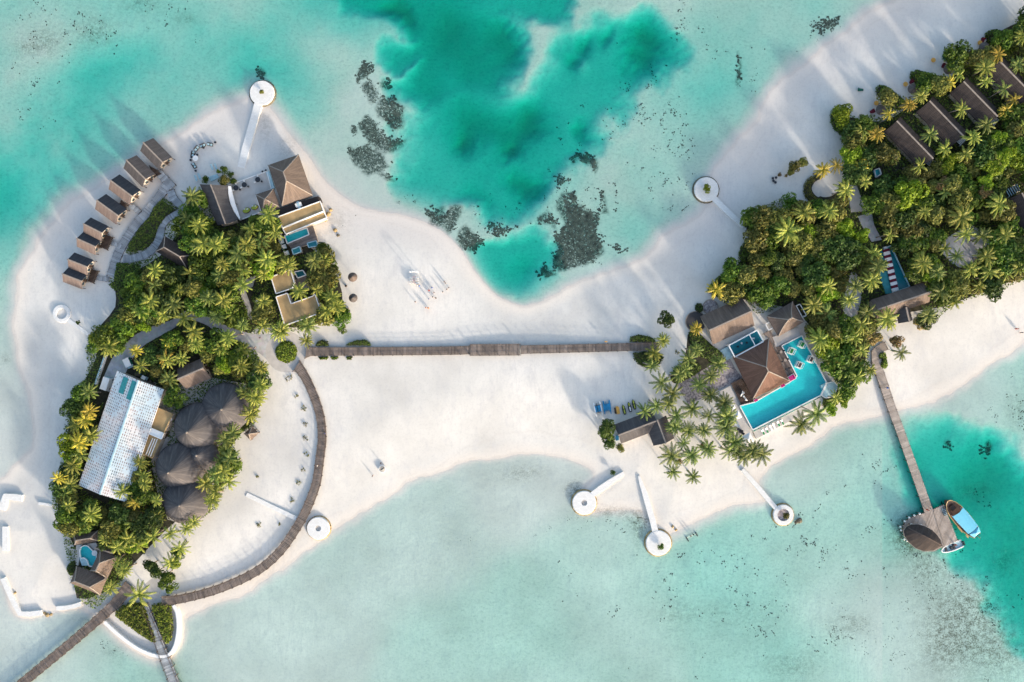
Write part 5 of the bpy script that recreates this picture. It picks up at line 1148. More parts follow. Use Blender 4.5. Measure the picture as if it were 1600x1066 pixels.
T = terrace('bright blue water tank beside the broadleaf tree', 'tank', [(963,682),(967,681),(967,688),(963,689)], 2.0, 'blue', 'water_tank')

# ------------------------------------------------------------------ pool pavilion quarter
c = [(1097,492),(1160,466),(1178,508),(1111,541)]; gable('reception_hall', 'large gabled thatched hall north-west of the glass courtyard', 'hall', c, 3.8, 7.0, 'thatch', sag=.15); ex(c)
c = [(1145,559.5),(1200.7,526),(1232.5,594.5),(1178,624)]; hip('pool_pavilion', 'biggest brown hipped pavilion at the corner of the large pool', 'pavilion', [c[0],c[3],c[2],c[1]], 4.2, 9.6, .10, 'shingle', sag=.05, cap='ridge', inset=1.2); ex(c)
c = [(1200,494),(1238,471),(1257,503),(1214,527)]; hip('tent_roof_house', 'peaked pale thatched house north of the large pool', 'house', c, 3.6, 7.4, .12, 'thatch', sag=.7); ex(c)
# glass courtyard
q = [(1138.6,540),(1183,516),(1192.8,533.7),(1148,558)]; T = terrace('white framed glass-roofed courtyard beside the brown pavilion', 'courtyard', q, 2.0, 'pool_dark', 'glass_courtyard'); ex(q)
w4 = [P(a, b, 4.6) for a, b in q]
for i in range(4): mb = MB(); mb.bar(w4[i], w4[(i+1) % 4], .34, .3); part(T, 'frame_beam', mb, M['white'])
a, b = w4[0].lerp(w4[1], .72), w4[3].lerp(w4[2], .72); mb = MB(); mb.bar(a, b, .25, .25); part(T, 'frame_beam', mb, M['white'])
for p in w4: mb = MB(); mb.box((p.x, p.y, 3.2), (.3,.3,2.6)); part(T, 'post', mb, M['white'])
for i, (f, g) in enumerate(((.3,.5),(.45,.4),(.6,.55),(.84,.5))): p = w4[0].lerp(w4[1], f).lerp(w4[3].lerp(w4[2], f), g); k = PX(p.x, p.y, 2.0); chair(k[0], k[1], 2.0, i, 'white' if i % 2 else 'black', f'{["dark","white","dark","white"][i]} chair in the glass courtyard, {["first","second","third","fourth"][i]} from its west end')
terrace('grey boarded strip north of the glass courtyard', 'walkway', [(1125,548),(1172,522),(1181,515),(1138,539.5),(1147,558),(1136,563)], 1.2, 'paleblue', 'board_strip')
for k, q in enumerate(([(1196,507),(1203,503.5),(1209,512),(1201,516)], [(1244,478),(1250,475.5),(1260,493),(1254,496)])):
    w4 = [P(a, b, 3.0) for a, b in q]; T = thing('pergola', ['small white square pergola on the west side of the peaked house','narrow pale pergola on the east side of the peaked house'][k], 'pergola', (w4[0].x, w4[0].y, GZ))
    for i in range(4): mb = MB(); mb.bar(w4[i], w4[(i+1) % 4], .22, .2); part(T, 'beam', mb, M['white']); mb = MB(); mb.box((w4[i].x, w4[i].y, 1.9), (.16,.16,2.2)); part(T, 'post', mb, M['white'])
    ex(q)
t1 = [(1207,527),(1247,511),(1252,523.5),(1212,543)]; terrace('white-grey paved strip between the peaked house and the pool', 'terrace', t1, 1.5, 'deckstone'); ex(t1)
d1 = [(1191,522),(1205,516),(1212,543),(1221,540.5),(1245,587),(1238,594),(1232,596),(1201,527)]; T = thing('pool_deck', 'brown boarded deck along the east side of the brown pavilion', 'deck', P(1220,560,1.5)); decking(T, d1, 1.6, -1.13, 'wood_brown'); ex(d1)
d2 = [(1142.3,600),(1160,591),(1182,627),(1158,632)]; T = thing('pool_deck', 'dark boarded deck on the west side of the brown pavilion', 'deck', P(1155,610,1.5)); decking(T, d2, 1.6, .46, 'wood_dark'); ex(d2)
for i, (x, y) in enumerate(((1219,550),(1225.5,563),(1228,577))):
    table_set(x, y, 1.6, .45, 'wood_pale' if i < 2 else 'black', f'small table on the brown deck, {["northern","middle","southern"][i]} one')
    for k in (0,1): chair(x+(-4,4)[k], y+(2,-2)[k], 1.6, (0,3.14)[k], 'black', f'dark chair {["west","east"][k]} of the {["northern","middle","southern"][i]} deck table')
for i, (x, y, r_) in enumerate(((1158,617,.55),(1162,620,.6),(1160,613,.5),(1165,624,.45))):
    p = P(x, y, 1.6); T = thing('flower_pot', f'pot of cream flowers on the dark deck, {["western","eastern","northern","southern"][i]} one', 'flower pot', p); mb = MB(); mb.cyl((p.x,p.y,1.6), .25, .45, 12, .35); part(T, 'pot', mb, M['post']); mb = MB(); [mb.blob((p.x+random.uniform(-.3,.3)*r_*2, p.y+random.uniform(-.3,.3)*r_*2, 2.2+random.uniform(-.1,.15)), .2) for _ in range(7)]; part(T, 'flowers', mb, M['white'])
POOL = [(1221.5,540.5),(1253,524.5),(1291.5,597.5),(1282.5,618),(1176,672),(1156,634.5),(1179,628.5),(1206,613),(1233,598),(1245.5,588)]
flat_pool('swimming_pool', 'the large angular turquoise main pool beside the brown pavilion', POOL, 1.75, 'pool', 'white', .3, depth=.85); ex(POOL)
S2 = [(1292.5,598.5),(1303,596.5),(1309,604),(1306,612),(1300,620),(1290,622),(1283.5,618)]
T = terrace('pale blue sunken shelf at the east corner of the main pool', 'pool shelf', S2, 1.7, 'paleblue', 'pool_shelf', 'white'); ex(S2)
terrace('pale blue slab standing in the water near the pool shelf', 'pool shelf', [(1282,603),(1291,598.5),(1294,606),(1286,611)], 1.72, 'paleblue', 'pool_shelf')
q = [(1228,551),(1259,536.5),(1276,568),(1245,585)]; 
for i, (x, y, m_) in enumerate(((1235,548.5,'green'),(1251.8,538.5,'green'),(1265.8,561.6,'black'),(1247.8,570.4,'slate'))):
    p = P(x, y, 1.5); T = thing('pool_cabana', f'{["west green-cushioned","north green-cushioned","east dark-cushioned","south grey-cushioned"][i]} square cabana standing in the pool', 'cabana', (p.x,p.y,.9), 'white cabanas in the main pool', -.45+math.pi/2, True); 
    mb = MB(); mb.box((0,0,.55), (2.0,1.8,1.0)); part(T, 'platform', mb, M['white']); mb = MB(); mb.box((0,0,1.12), (1.5,1.2,.16)); part(T, 'cushion', mb, M[m_])
    for a in (-.9,.9):
        for b in (-.8,.8): mb = MB(); mb.box((a,b,1.7), (.09,.09,1.5)); part(T, 'post', mb, M['white'])
    mb = MB(); 
    for a in (-.9,.9): mb.bar((a,-.85,2.45),(a,.85,2.45), .1)
    for b in (-.8,.8): mb.bar((-.95,b,2.45),(.95,b,2.45), .1)
    part(T, 'top_frame', mb, M['white'])
for i, (x, y, s_) in enumerate(((1236.6,590.3,1),(1222,602.5,.6),(1180,625.5,.5))):
    p = P(x, y, 1.6); T = thing('daybed', f'magenta daybed {["with a white frame at the pavilion east corner","half under the pavilion south eave","tiny one at the pavilion south-west corner"][i]}', 'daybed', p, None, .5, True); mb = MB(); mb.box((0,0,.25), (2.2*s_,1.8*s_,.4)); part(T, 'base', mb, M['white']); mb = MB(); mb.box((0,0,.52), (1.9*s_,1.4*s_,.16)); part(T, 'mattress', mb, M['magenta']); mb = MB(); mb.box((.7*s_,0,.72), (.3,1.3*s_,.3)); part(T, 'bolster', mb, M['magenta'])
terrace('grey sun terrace west of the main pool', 'terrace', [(1141,603),(1155,633.5),(1175,673.5),(1178,684),(1163,690),(1150,668),(1138,640),(1124,612)], 1.2, 'deckstone'); ex([(1141,603),(1155,633.5),(1175,673.5),(1178,684),(1168,688),(1152,655),(1143,630)])
terrace('grey tiled strip along the south edge of the main pool', 'terrace', [(1177,675),(1283,620.5),(1290,628),(1250,650),(1182,686)], 1.1, 'deckstone'); ex([(1177,675),(1240,642),(1245,650),(1182,686)])
for i, (x, y, m_) in enumerate(((1148.5,659,'white'),(1151,664.5,'white'),(1156,672,'black'),(1158,676,'black'))): lounger(x, y, 1.2, -.5, m_, f'{"white" if m_ == "white" else "dark"} sun lounger west of the main pool, {["upper","lower","upper","lower"][i]} of its pair', 'loungers on the grey sun terrace')
for i, (x, y) in enumerate(((1142.5,635.5),(1152,649.5),(1169,686))):
    p = P(x, y, 3.6); T = thing('parasol', f'white square parasol {["at the north end","in the middle","at the south end"][i]} of the grey sun terrace', 'parasol', (p.x,p.y,1.2)); s_ = 1.15 if i < 2 else 1.5
    mb = MB(); R_ = Matrix.Rotation(.5, 3, 'Z'); cs = [R_ @ Vector((a*s_, b*s_, 0))+Vector((p.x,p.y,3.4)) for a, b in ((-1,-1),(1,-1),(1,1),(-1,1))]; mb.add(cs+[Vector((p.x,p.y,3.95))], [(0,1,4),(1,2,4),(2,3,4),(3,0,4)]); part(T, 'canopy', mb, M['white']); mb = MB(); mb.cyl((p.x,p.y,1.2), .05, 2.7, 8); part(T, 'pole', mb, M['post'])
for i, (x, y, m_) in enumerate(((1191.8,675.5,'green'),(1197.8,672.6,'green'),(1203.8,668.4,None),(1208.5,665.5,None),(1215.8,662.5,'green'),(1221.9,660,'green'))): lounger(x, y, GZ+.32 if y < 668 else GZ+.02, 2.05, 'white', f'{"green-towelled" if m_ else "bare white"} beach lounger {["first","second","third","fourth","fifth","sixth"][i]} from the west below the pool', 'loungers in a row south of the main pool', m_)

# ------------------------------------------------------------------ striped deck villa and north-east villas
PD = [(1381,384),(1391.4,382.3),(1422,449.3),(1384,458.9),(1372,424)]
T = flat_pool('swimming_pool', 'teal pool beside a strip of maroon and white daybeds', [(1387,386),(1392,384),(1421.5,448),(1402,455)], 1.8, 'pool_dark', 'paleblue', depth=.85); terrace('teal boarded deck west of the striped daybeds', 'deck', [(1376,393),(1380,389),(1395,458),(1384,459.5),(1372,424)], 1.5, 'teal', 'pool_deck'); ex(PD)
T = terrace('long white platform between the teal pool and teal deck', 'platform', [(1381,386),(1387,385),(1402.5,455.5),(1394.5,458.5)], 1.7, 'white', 'daybed_platform')
for i in range(14):
    f = (i+.5)/14; x, y = 1383.5+f*15, 389+f*66; m_ = 'maroon' if i % 2 == 0 else 'white'; p = P(x, y, 1.7); T = thing('daybed', f'{"maroon" if i % 2 == 0 else "white"} daybed, {["first","second","third","fourth","fifth","sixth","seventh"][i//2]} of its colour from the north', 'daybed', p, f'{"maroon" if i % 2 == 0 else "white"} daybeds on the long striped platform', .27, True)
    mb = MB(); mb.box((0,0,.15), (2.0,.98 if i % 2 else .8,.3)); part(T, 'mattress', mb, M[m_]); mb = MB(); mb.box((.85,0,.36), (.25,.7,.14)); part(T, 'pillow', mb, M[m_])
c = [(1359,470),(1442,441),(1452,473),(1370,499)]; gable('garden_villa', 'long dark thatched villa with a pale ridge south of the striped daybeds', 'villa', c, 3.6, 6.2, 'thatch', ridge_off=0); ex([(1357,468),(1444,439),(1455,474),(1425,500),(1402,508),(1370,500)])
c = [(1405,485),(1401,506.5),(1425.5,498),(1417,478)]; gable('porch_roof', 'small cross-gabled porch on the south side of the long villa', 'porch', [(1400,484),(1404,507),(1426,499),(1420,478)], 3.4, 5.4, 'slate', door=False, openf=True)
NE = [([(1380,204),(1408,184),(1463,241),(1436,262)],'first'), ([(1430,175),(1459,151),(1511,207),(1483,228)],'second'), ([(1482,145),(1512,121),(1563,177),(1535,196)],'third'), ([(1538,115),(1568,89),(1618,142),(1589,165)],'fourth')]
for c, w_ in NE:
    cc = [c[1],c[2],c[3],c[0]]; gable('beach_villa', f'long dark thatched beach villa, {w_} from the west in its row', 'villa', cc, 3.6, 6.3, 'thatch_dark', group='dark thatched villas behind the north-east beach'); ex(c)
    m = ((c[2][0]+c[3][0])/2+3, (c[2][1]+c[3][1])/2+3); q = [(m[0]-7,m[1]),(m[0]+3,m[1]-8),(m[0]+10,m[1]-2),(m[0]+1,m[1]+7)]; w4 = [P(a, b, 3.0) for a, b in q]
    T = thing('pergola', f'pale slatted pergola at the inland end of the {w_} beach villa', 'pergola', (w4[0].x,w4[0].y,GZ), 'slatted pergolas of the north-east villas'); mb = MB()
    for k in range(6): f = (k+.5)/6; mb.bar(w4[0].lerp(w4[1], f), w4[3].lerp(w4[2], f), .2, .12)
    part(T, 'slats', mb, M['white'])
    for p in w4: mb = MB(); mb.box((p.x,p.y,1.9), (.14,.14,2.2)); part(T, 'post', mb, M['white'])
    ex(q)
c = [(1574,312),(1600,298),(1626,346),(1597,362)]; gable('beach_villa', 'dark thatched villa at the east edge with slats on its north end', 'villa', [c[1],c[2],c[3],c[0]], 3.6, 6.3, 'thatch_dark'); ex(c)
q = [(1570,297),(1590,288),(1596,298),(1576,308)]; w4 = [P(a, b, 3.0) for a, b in q]; T = thing('pergola', 'pale slatted pergola north of the villa at the east edge', 'pergola', (w4[0].x,w4[0].y,GZ)); mb = MB(); [mb.bar(w4[0].lerp(w4[1], (k+.5)/6), w4[3].lerp(w4[2], (k+.5)/6), .2, .12) for k in range(6)]; part(T, 'slats', mb, M['paleblue']); ex(q)
for p in w4: mb = MB(); mb.box((p.x,p.y,1.9), (.14,.14,2.2)); part(T, 'post', mb, M['white'])
flat_pool('swimming_pool', 'tiny blue plunge pool hidden in the trees inland of the hedge ring', [(1366,266),(1374,263),(1377,272),(1369,277)], 1.75, 'pool'); ex([(1362,260),(1380,260),(1382,280),(1366,282)])
# beach furniture in front of the north-east villas
def parasol(px, py, r, label, mat='thatch_grey', h=2.6, name='thatched_parasol'):
    z0 = ground(*P(px, py)[:2]); p = P(px, py, z0+h); T = thing(name, label, 'parasol', (p.x, p.y, z0)); mb = MB()
    mb.lathe((p.x, p.y, z0+h-.55), [(r,0),(r*.8,.22),(r*.5,.55),(r*.2,.85),(.02,.98)], 20); part(T, 'canopy', mb, M[mat]); mb = MB(); mb.cyl((p.x,p.y,z0), .08, h, 8); part(T, 'pole', mb, M['post']); return T
for i, (x, y) in enumerate(((1378,171),(1428,138),(1484,107),(1540,73),(1596,41))): parasol(x, y, 1.65, f'dark thatched parasol in the hedges, {["first","second","third","fourth","fifth"][i]} from the west on the north-east beach')
parasol(550.4, 432.9, 1.45, 'northern of two thatched parasols on the sandbar beach', 'thatch'); parasol(551.2, 465.6, 1.35, 'southern of two thatched parasols on the sandbar beach', 'thatch_grey')
for i, (x, y) in enumerate(((1368,162),(1413.6,132.4),(1457,95),(1529.6,68))):
    z = ground(*P(x,y)[:2]); p = P(x, y, z); T = thing('beach_table', f'round ochre beach table, {["first","second","third","fourth"][i]} from the west on the north-east beach', 'table', p); mb = MB(); mb.cyl((p.x,p.y,z+.45), .72, .08, 18); part(T, 'tabletop', mb, M['orange']); mb = MB(); mb.cyl((p.x,p.y,z), .15, .46, 8, .3); part(T, 'base', mb, M['orange'])
for i, (x, y, m_) in enumerate(((1361.6,175,'maroon'),(1423,128.6,'maroon'),(1473,104,'maroon'),(1534.4,64,'maroon'),(1344,141,'dgreen'),(1475,91.6,'dgreen'))):
    z = ground(*P(x,y)[:2]); p = P(x, y, z); T = thing('beach_chair', f'{"maroon" if m_ == "maroon" else "dark green"} beach chair, {["first","second","third","fourth","alone on the open","beside the third hedge of the"][i]}{" from the west on the" if i < 4 else ""} north-east beach', 'chair', p, None, (.4 if i != 4 else 1.9)+i*.3, True)
    w_ = 1.3 if i < 4 else 1.0; l = 1.2 if i < 4 else 1.7; mb = MB(); mb.prism([(-l/2,-w_*.3),(l/2,-w_/2),(l/2,w_/2),(-l/2,w_*.3)], .22, .4); part(T, 'seat', mb, M[m_]); mb = MB(); mb.box((l/2-.05,0,.62), (.15,w_*.95,.6), 0, (.3,'Y')); part(T, 'backrest', mb, M[m_])
    for a in (-l/2+.15,l/2-.15):
        for b in (-.3,.3): mb = MB(); mb.box((a,b,.11), (.07,.07,.22)); part(T, 'leg', mb, M['post'])
p = P(946,534,GZ); T = thing('notice_board', 'small yellow notice board north of the boardwalk', 'notice board', p); mb = MB(); mb.box((p.x,p.y,GZ+1.3), (.8,.35,.5)); part(T, 'board', mb, M['orange']); mb = MB(); mb.box((p.x,p.y,GZ+.5), (.1,.1,1.1)); part(T, 'pole', mb, M['post'])
p = P(597.6,732.7,GZ-.1); T = thing('fire_pit', 'round white beach fire pit with a dark slit near the bay', 'fire pit', p); mb = MB(); mb.lathe((p.x,p.y,p.z-.2), [(1.15,0),(1.2,.5),(.95,.55),(.9,.1)], 24); part(T, 'ring', mb, M['sandbag']); mb = MB(); mb.box((p.x,p.y,p.z+.2), (1.4,.3,.15), .6); part(T, 'grate', mb, M['black'])
p = P(541,447,GZ); T = thing('beach_urn', 'small dark urn between the two thatched parasols', 'urn', p); mb = MB(); mb.lathe((p.x,p.y,p.z), [(.2,0),(.4,.3),(.35,.6),(.2,.75),(.25,.85)], 14); part(T, 'pot', mb, M['post']); mb = MB(); mb.cyl((p.x,p.y,p.z+.82), .27, .05, 14); part(T, 'lid', mb, M['slate'])
# wedding arch with white chairs
p = P(648,426,GZ); T = thing('wedding_arch', 'tall white wedding arch on the sandbar beach', 'arch', p); an = .05
for s_ in (-1,1): mb = MB(); mb.box((p.x+s_*1.2,p.y,GZ+1.4), (.14,.14,2.8)); part(T, 'post', mb, M['white'])
mb = MB(); mb.box((p.x,p.y,GZ+2.85), (2.7,.2,.16)); part(T, 'crossbar', mb, M['white']); mb = MB(); [mb.blob((p.x+random.uniform(-1.2,1.2),p.y+random.uniform(-.1,.1),GZ+2.95), .17) for _ in range(12)]; part(T, 'flower_garland', mb, M['white'])
k = 0
for r in range(3):
    for c_ in (-1,1):
        for e in (0,1):
            x, y = 647.5+c_*(3+e*3.4), 434+r*4.2; chair(x, y, GZ, 1.57, 'white', f'white wedding chair, {["front","middle","back"][r]} row, {["inner","outer"][e]} seat {"west" if c_ < 0 else "east"} of the aisle', 'white wedding chairs')
for r in range(3):
    for c_ in (-1,1): x, y = 647.5+c_*1.4, 433+r*5; p = P(x, y, GZ); T = thing('flower_bouquet', f'pink flower bouquet on the {"west" if c_ < 0 else "east"} side of the wedding aisle, {["north","middle","south"][r]} one', 'bouquet', p); mb = MB(); [mb.blob((p.x+random.uniform(-.15,.15),p.y+random.uniform(-.15,.15),GZ+.45+random.uniform(-.1,.1)), .13) for _ in range(6)]; part(T, 'blooms', mb, plain('pale_pink_petals', (.75,.5,.5))); mb = MB(); mb.cyl((p.x,p.y,GZ), .1, .4, 8, .14); part(T, 'vase', mb, M['white'])
# ------------------------------------------------------------------ vegetation
YG = [(.05,.065,.008),(.12,.13,.012),(.21,.19,.018),(.30,.24,.03)]
PM = [leafmat('frond_yellow_green', [(0.059,0.092,0.016),(0.141,0.192,0.026),(0.250,0.283,0.041),(0.400,0.384,0.075)], 0, .2),
      leafmat('frond_green', [(0.033,0.067,0.016),(0.075,0.125,0.023),(0.141,0.192,0.037),(0.267,0.283,0.067)], 1, .2),
      leafmat('frond_golden', [(0.131,0.145,0.014),(0.290,0.261,0.023),(0.435,0.348,0.036),(0.580,0.420,0.072)], 2, .25)]
LMT = {'dark': leafmat('leaf_dark', [(0.014,0.035,0.008),(0.031,0.061,0.010),(0.055,0.099,0.014),(0.093,0.136,0.025)], 0, .2),
       'green': leafmat('leaf_green', [(0.019,0.049,0.007),(0.044,0.092,0.009),(0.087,0.152,0.013),(0.152,0.217,0.022)], 1, .25),
       'olive': leafmat('leaf_olive', [(0.037,0.049,0.010),(0.087,0.099,0.017),(0.161,0.161,0.027),(0.246,0.222,0.049)], 2, .2),
       'bright': leafmat('leaf_bright', [(0.063,0.115,0.006),(0.146,0.230,0.009),(0.230,0.334,0.012),(0.313,0.397,0.031)], 3, .3),
       'brown': leafmat('leaf_russet', [(0.102,0.072,0.029),(0.203,0.131,0.051),(0.319,0.189,0.072),(0.290,0.232,0.072)], 4, .2),
       'lime': leafmat('leaf_lime', [(.05,.09,.008),(.10,.16,.012),(.17,.23,.02),(.26,.29,.04)], 6, .2),
       'hedge': leafmat('leaf_hedge', [(0.029,0.058,0.009),(0.058,0.102,0.013),(0.087,0.138,0.017),(0.145,0.189,0.029)], 5, .15)}
M['trunk'] = plain('palm_trunk', (.26,.22,.18), .9, var=.3)
def crown_mesh(seed, n=17, R=3.2, up=.9):
    rg = random.Random(seed); V = []; Fs = []
    for k in range(n):
        az = 2*math.pi*(k+rg.uniform(-.35,.35))/n*1.0; L = R*rg.uniform(.82,1.1); el = rg.uniform(-.1,.75) if k % 3 else rg.uniform(.6,1.15)
        d = Vector((math.cos(az), math.sin(az), 0)); s = Vector((-d.y, d.x, 0)); curl = rg.uniform(-.25,.25)
        pts = []; N = 7; a = el; p = Vector((0,0,0)); step = L/N*1.06
        for i in range(N+1):
            pts.append(p.copy()); p = p+(d*math.cos(a)+Vector((0,0,1))*math.sin(a)+s*curl*i/N*.5).normalized()*step; a -= (el+.75)/N*rg.uniform(.8,1.2)
        for i in range(N): # midrib
            a_, b_ = pts[i], pts[i+1]; w_ = .07*(1-i/N)+.015; o = len(V)
            V += [a_-s*w_, a_+s*w_, b_+s*w_*.8, b_-s*w_*.8]; Fs.append((o,o+1,o+2,o+3))
        M_ = 13
        for i in range(1, M_+1):
            f = i/M_; q = f*(N-.001); j = int(q); c = pts[j].lerp(pts[j+1], q-j); t_ = (pts[min(j+1,N)]-pts[j]).normalized()
            l = (.66*math.sin(math.pi*min(1, f*.80+.16))**.7+.10)*rg.uniform(.8,1.15)*R/3.4; w_ = .112*R/3.2
            for sg in (-1,1):
                dr = (s*sg*.80+t_*.62+Vector((0,0,-.42-.3*rg.random()))).normalized(); e = c+dr*l; mdl = c+dr*l*.5+Vector((0,0,.05)); o = len(V)
                V += [c-t_*w_*.8, c+t_*w_*.8, mdl+t_*w_, e, mdl-t_*w_]; Fs.append((o,o+1,o+2,o+4)); Fs.append((o+4,o+2,o+3,o+3))
    return V, Fs
def mk(name, V, Fs, mat):
    me = bpy.data.meshes.new(name); me.from_pydata([tuple(v) for v in V], [], [tuple(dict.fromkeys(f)) for f in Fs]); me.materials.append(mat); return me
def trunk_mesh(h, lean):
    mb = MB(); n = 7; prev = None; rows = []
    for i in range(6):
        f = i/5; r = .2*(1-f)+.11*f+(.1 if i == 0 else 0); rows.append([(lean*(f*f-1)*1.0+r*math.cos(k*6.283/n), r*math.sin(k*6.283/n), -h*(1-f)) for k in range(n)])
    vs = sum(rows, []); mb.add(vs, [(i*n+k, i*n+(k+1) % n, (i+1)*n+(k+1) % n, (i+1)*n+k) for i in range(5) for k in range(n)])
    me = bpy.data.meshes.new('trunk'); me.from_pydata(mb.v, [], mb.f); me.materials.append(M['trunk']); return me
CR = {(m, k): mk('crown', *crown_mesh(10*m+k, n=[11,13,15,17,12,14,16,19][k], R=3.2), PM[m]) for m in range(3) for k in range(8)}
TKM = [trunk_mesh(12, l) for l in (0, .8, 1.4)]
def palm(px, py, r, hue=0, h=None, grp='coconut palms of the island groves', desc=None):
    h = h or random.uniform(4.8, 7.0)*(.8+.2*min(1.3, r/16)); z = GZ+h; p = P(px, py, z); k = random.randrange(8); s_ = r*.2/3.2*1.06
    T = bpy.data.objects.new('palm_tree', None); COL.objects.link(T); T.empty_display_size = .3; T.location = (p.x, p.y, z)
    T.rotation_euler = (random.uniform(-.12,.12), random.uniform(-.12,.12), random.uniform(0, 6.28))
    c = bpy.data.objects.new('crown', CR[(hue, k)]); COL.objects.link(c); c.parent = T; c.scale = (s_*random.uniform(.88,1.12), s_*random.uniform(.88,1.12), s_*random.uniform(.8,1.15))
    t_ = bpy.data.objects.new('trunk', TKM[random.randrange(3)]); COL.objects.link(t_); t_.parent = T; zs = (h+.4)/12; t_.scale = (1,1,zs)
    T['category'] = 'palm tree'; T['group'] = grp
    sz = 'large' if r > 19 else ('small' if r < 12 else 'tall')
    later(T, desc or f"{sz} {['yellow-green','dark green','golden'][hue]} coconut palm", px, py); return T
def blobtree_mesh(seed, n=1500, flat=.62, leaf=.105, lobes=11):
    rg = np.random.default_rng(seed); C = []; 
    for i in range(lobes):
        a = rg.uniform(0, 6.28); q = rg.uniform(0, .62)**.8 if i else 0; C.append((q*math.cos(a), q*math.sin(a), rg.uniform(-.05,.32)*(1-q), rg.uniform(.28,.46)))
    C = np.array(C); idx = rg.integers(0, lobes, n); u = rg.normal(size=(n,3)); u[:,2] = np.abs(u[:,2])*.9-.25; u /= np.linalg.norm(u, axis=1)[:,None]
    rr = C[idx,3]*rg.uniform(.72, 1.08, n); Pp = C[idx,:3]+u*rr[:,None]; Pp[:,2] *= flat/.62
    nr = u+rg.normal(size=(n,3))*.55; nr[:,2] += .25; nr /= np.linalg.norm(nr, axis=1)[:,None]
    return leafquads(Pp, nr, leaf*rg.uniform(.6,1.35,n), rg)
def leafquads(Pp, nr, size, rg):
    t_ = np.cross(nr, rg.normal(size=nr.shape)); t_ /= np.linalg.norm(t_, axis=1)[:,None]+1e-9; b = np.cross(nr, t_)
    s_ = size[:,None]; V = np.stack([Pp-t_*s_, Pp-b*s_*.5+nr*s_*.1, Pp+t_*s_, Pp+b*s_*.5+nr*s_*.1], 1).reshape(-1,3); F = np.arange(len(V)).reshape(-1,4); return V, F
TREES = {}
for mi, mname in enumerate(LMT):
    for k in range(3): TREES[(mname, k)] = mesh_np(None, *blobtree_mesh(100*mi+k, 1700, leaf=.10 if mname != 'hedge' else .07), LMT[mname])
mb = MB(); mb.bar((0,0,-1.4),(0,0,.1), .12)
for a in range(5): mb.bar((0,0,-.35),(.5*math.cos(a*1.26), .5*math.sin(a*1.26), .15), .05)
BTK = bpy.data.meshes.new('trunk'); BTK.from_pydata(mb.v, [], mb.f); BTK.materials.append(M['trunk'])
def tree(px, py, r, kind='green', h=None, name='broadleaf_tree', cat='tree', grp='broadleaf trees of the island groves', desc=None, sx=1, rot=None, low=False):
    R = r*.2; h = h if h is not None else (max(2.0, R*1.2)+random.uniform(.3,1.5)); g = GZ if inland(px, py) else ground(*P(px,py)[:2]); z = g+h; p = P(px, py, z)
    T = bpy.data.objects.new(name, None); COL.objects.link(T); T.location = (p.x, p.y, z); T.rotation_euler = (0,0, random.uniform(0,6.28) if rot is None else rot)
    c = bpy.data.objects.new('crown', TREES[(kind, random.randrange(3))]); COL.objects.link(c); c.parent = T; c.scale = (R*1.08*sx, R*1.08, min(R*1.05, h*1.0) if low else R*.95)
    t_ = bpy.data.objects.new('trunk', BTK); COL.objects.link(t_); t_.parent = T; s_ = (h+.3)/1.4; t_.scale = (min(R, 2.2), min(R, 2.2), s_)
    T['category'] = cat; T['group'] = grp
    later(T, desc or f"{'small' if r < 11 else ('broad' if r > 16 else 'bushy')} {dict(dark='dark green',green='green',olive='olive green',bright='bright yellow-green',brown='russet',hedge='green')[kind]} {'shrub' if 'shrub' in name or 'bush' in name else 'broadleaf tree'}", px, py); return T
def inland(px, py): return ground(*P(px, py)[:2]) > .6
def hedge(label, poly, h=1.3, kind='hedge', dens=16, cat='hedge', name='hedge', size=.26, group=None, round_=1.2, z0=None):
    q = W(poly, GZ+h*.6); xs = [p[0] for p in q]; ys = [p[1] for p in q]; area = (max(xs)-min(xs))*(max(ys)-min(ys)); n = int(area*dens)
    X = RNG.uniform(min(xs), max(xs), n); Y = RNG.uniform(min(ys), max(ys), n); d = sdist(X, Y, q); m = d > 0; X, Y, d = X[m], Y[m], d[m]
    g = GZ if z0 is None else z0; top = h*np.sqrt(np.clip(1-(1-np.clip(d/round_, 0, 1))**2, .02, 1))*(.86+.14*np.sin(X*1.9)*np.sin(Y*2.3+1))
    Z_ = g+top*RNG.uniform(.82, 1.03, len(X)); nr = np.stack([RNG.normal(0,.6,len(X)), RNG.normal(0,.6,len(X)), np.ones(len(X))], 1)
    Pp = np.stack([X, Y, Z_], 1); k = (d < .6); S = Pp[k].copy(); S[:,2] = g+(S[:,2]-g)*RNG.uniform(.1,.9,len(S)); ns = RNG.normal(size=(len(S),3)); 
    Pp = np.vstack([Pp, S]); nr = np.vstack([nr, ns]); nr /= np.linalg.norm(nr, axis=1)[:,None]
    V, F = leafquads(Pp, nr, size*RNG.uniform(.6,1.3,len(Pp)), RNG); cx, cy = float(np.mean(xs)), float(np.mean(ys))
    T = thing(name, label, cat, (cx, cy, g), group); V = V-np.array([[cx, cy, g]]); o = mesh_np('foliage', V, F, LMT[kind]); o.parent = T
    mb = MB(); m_ = Vector((cx, cy)); qi = [tuple(m_+(Vector(p)-m_)*.9) for p in q]; mb.prism(qi, g-.1, g+h*.45); part(T, 'branches', mb, M['soil']); return T
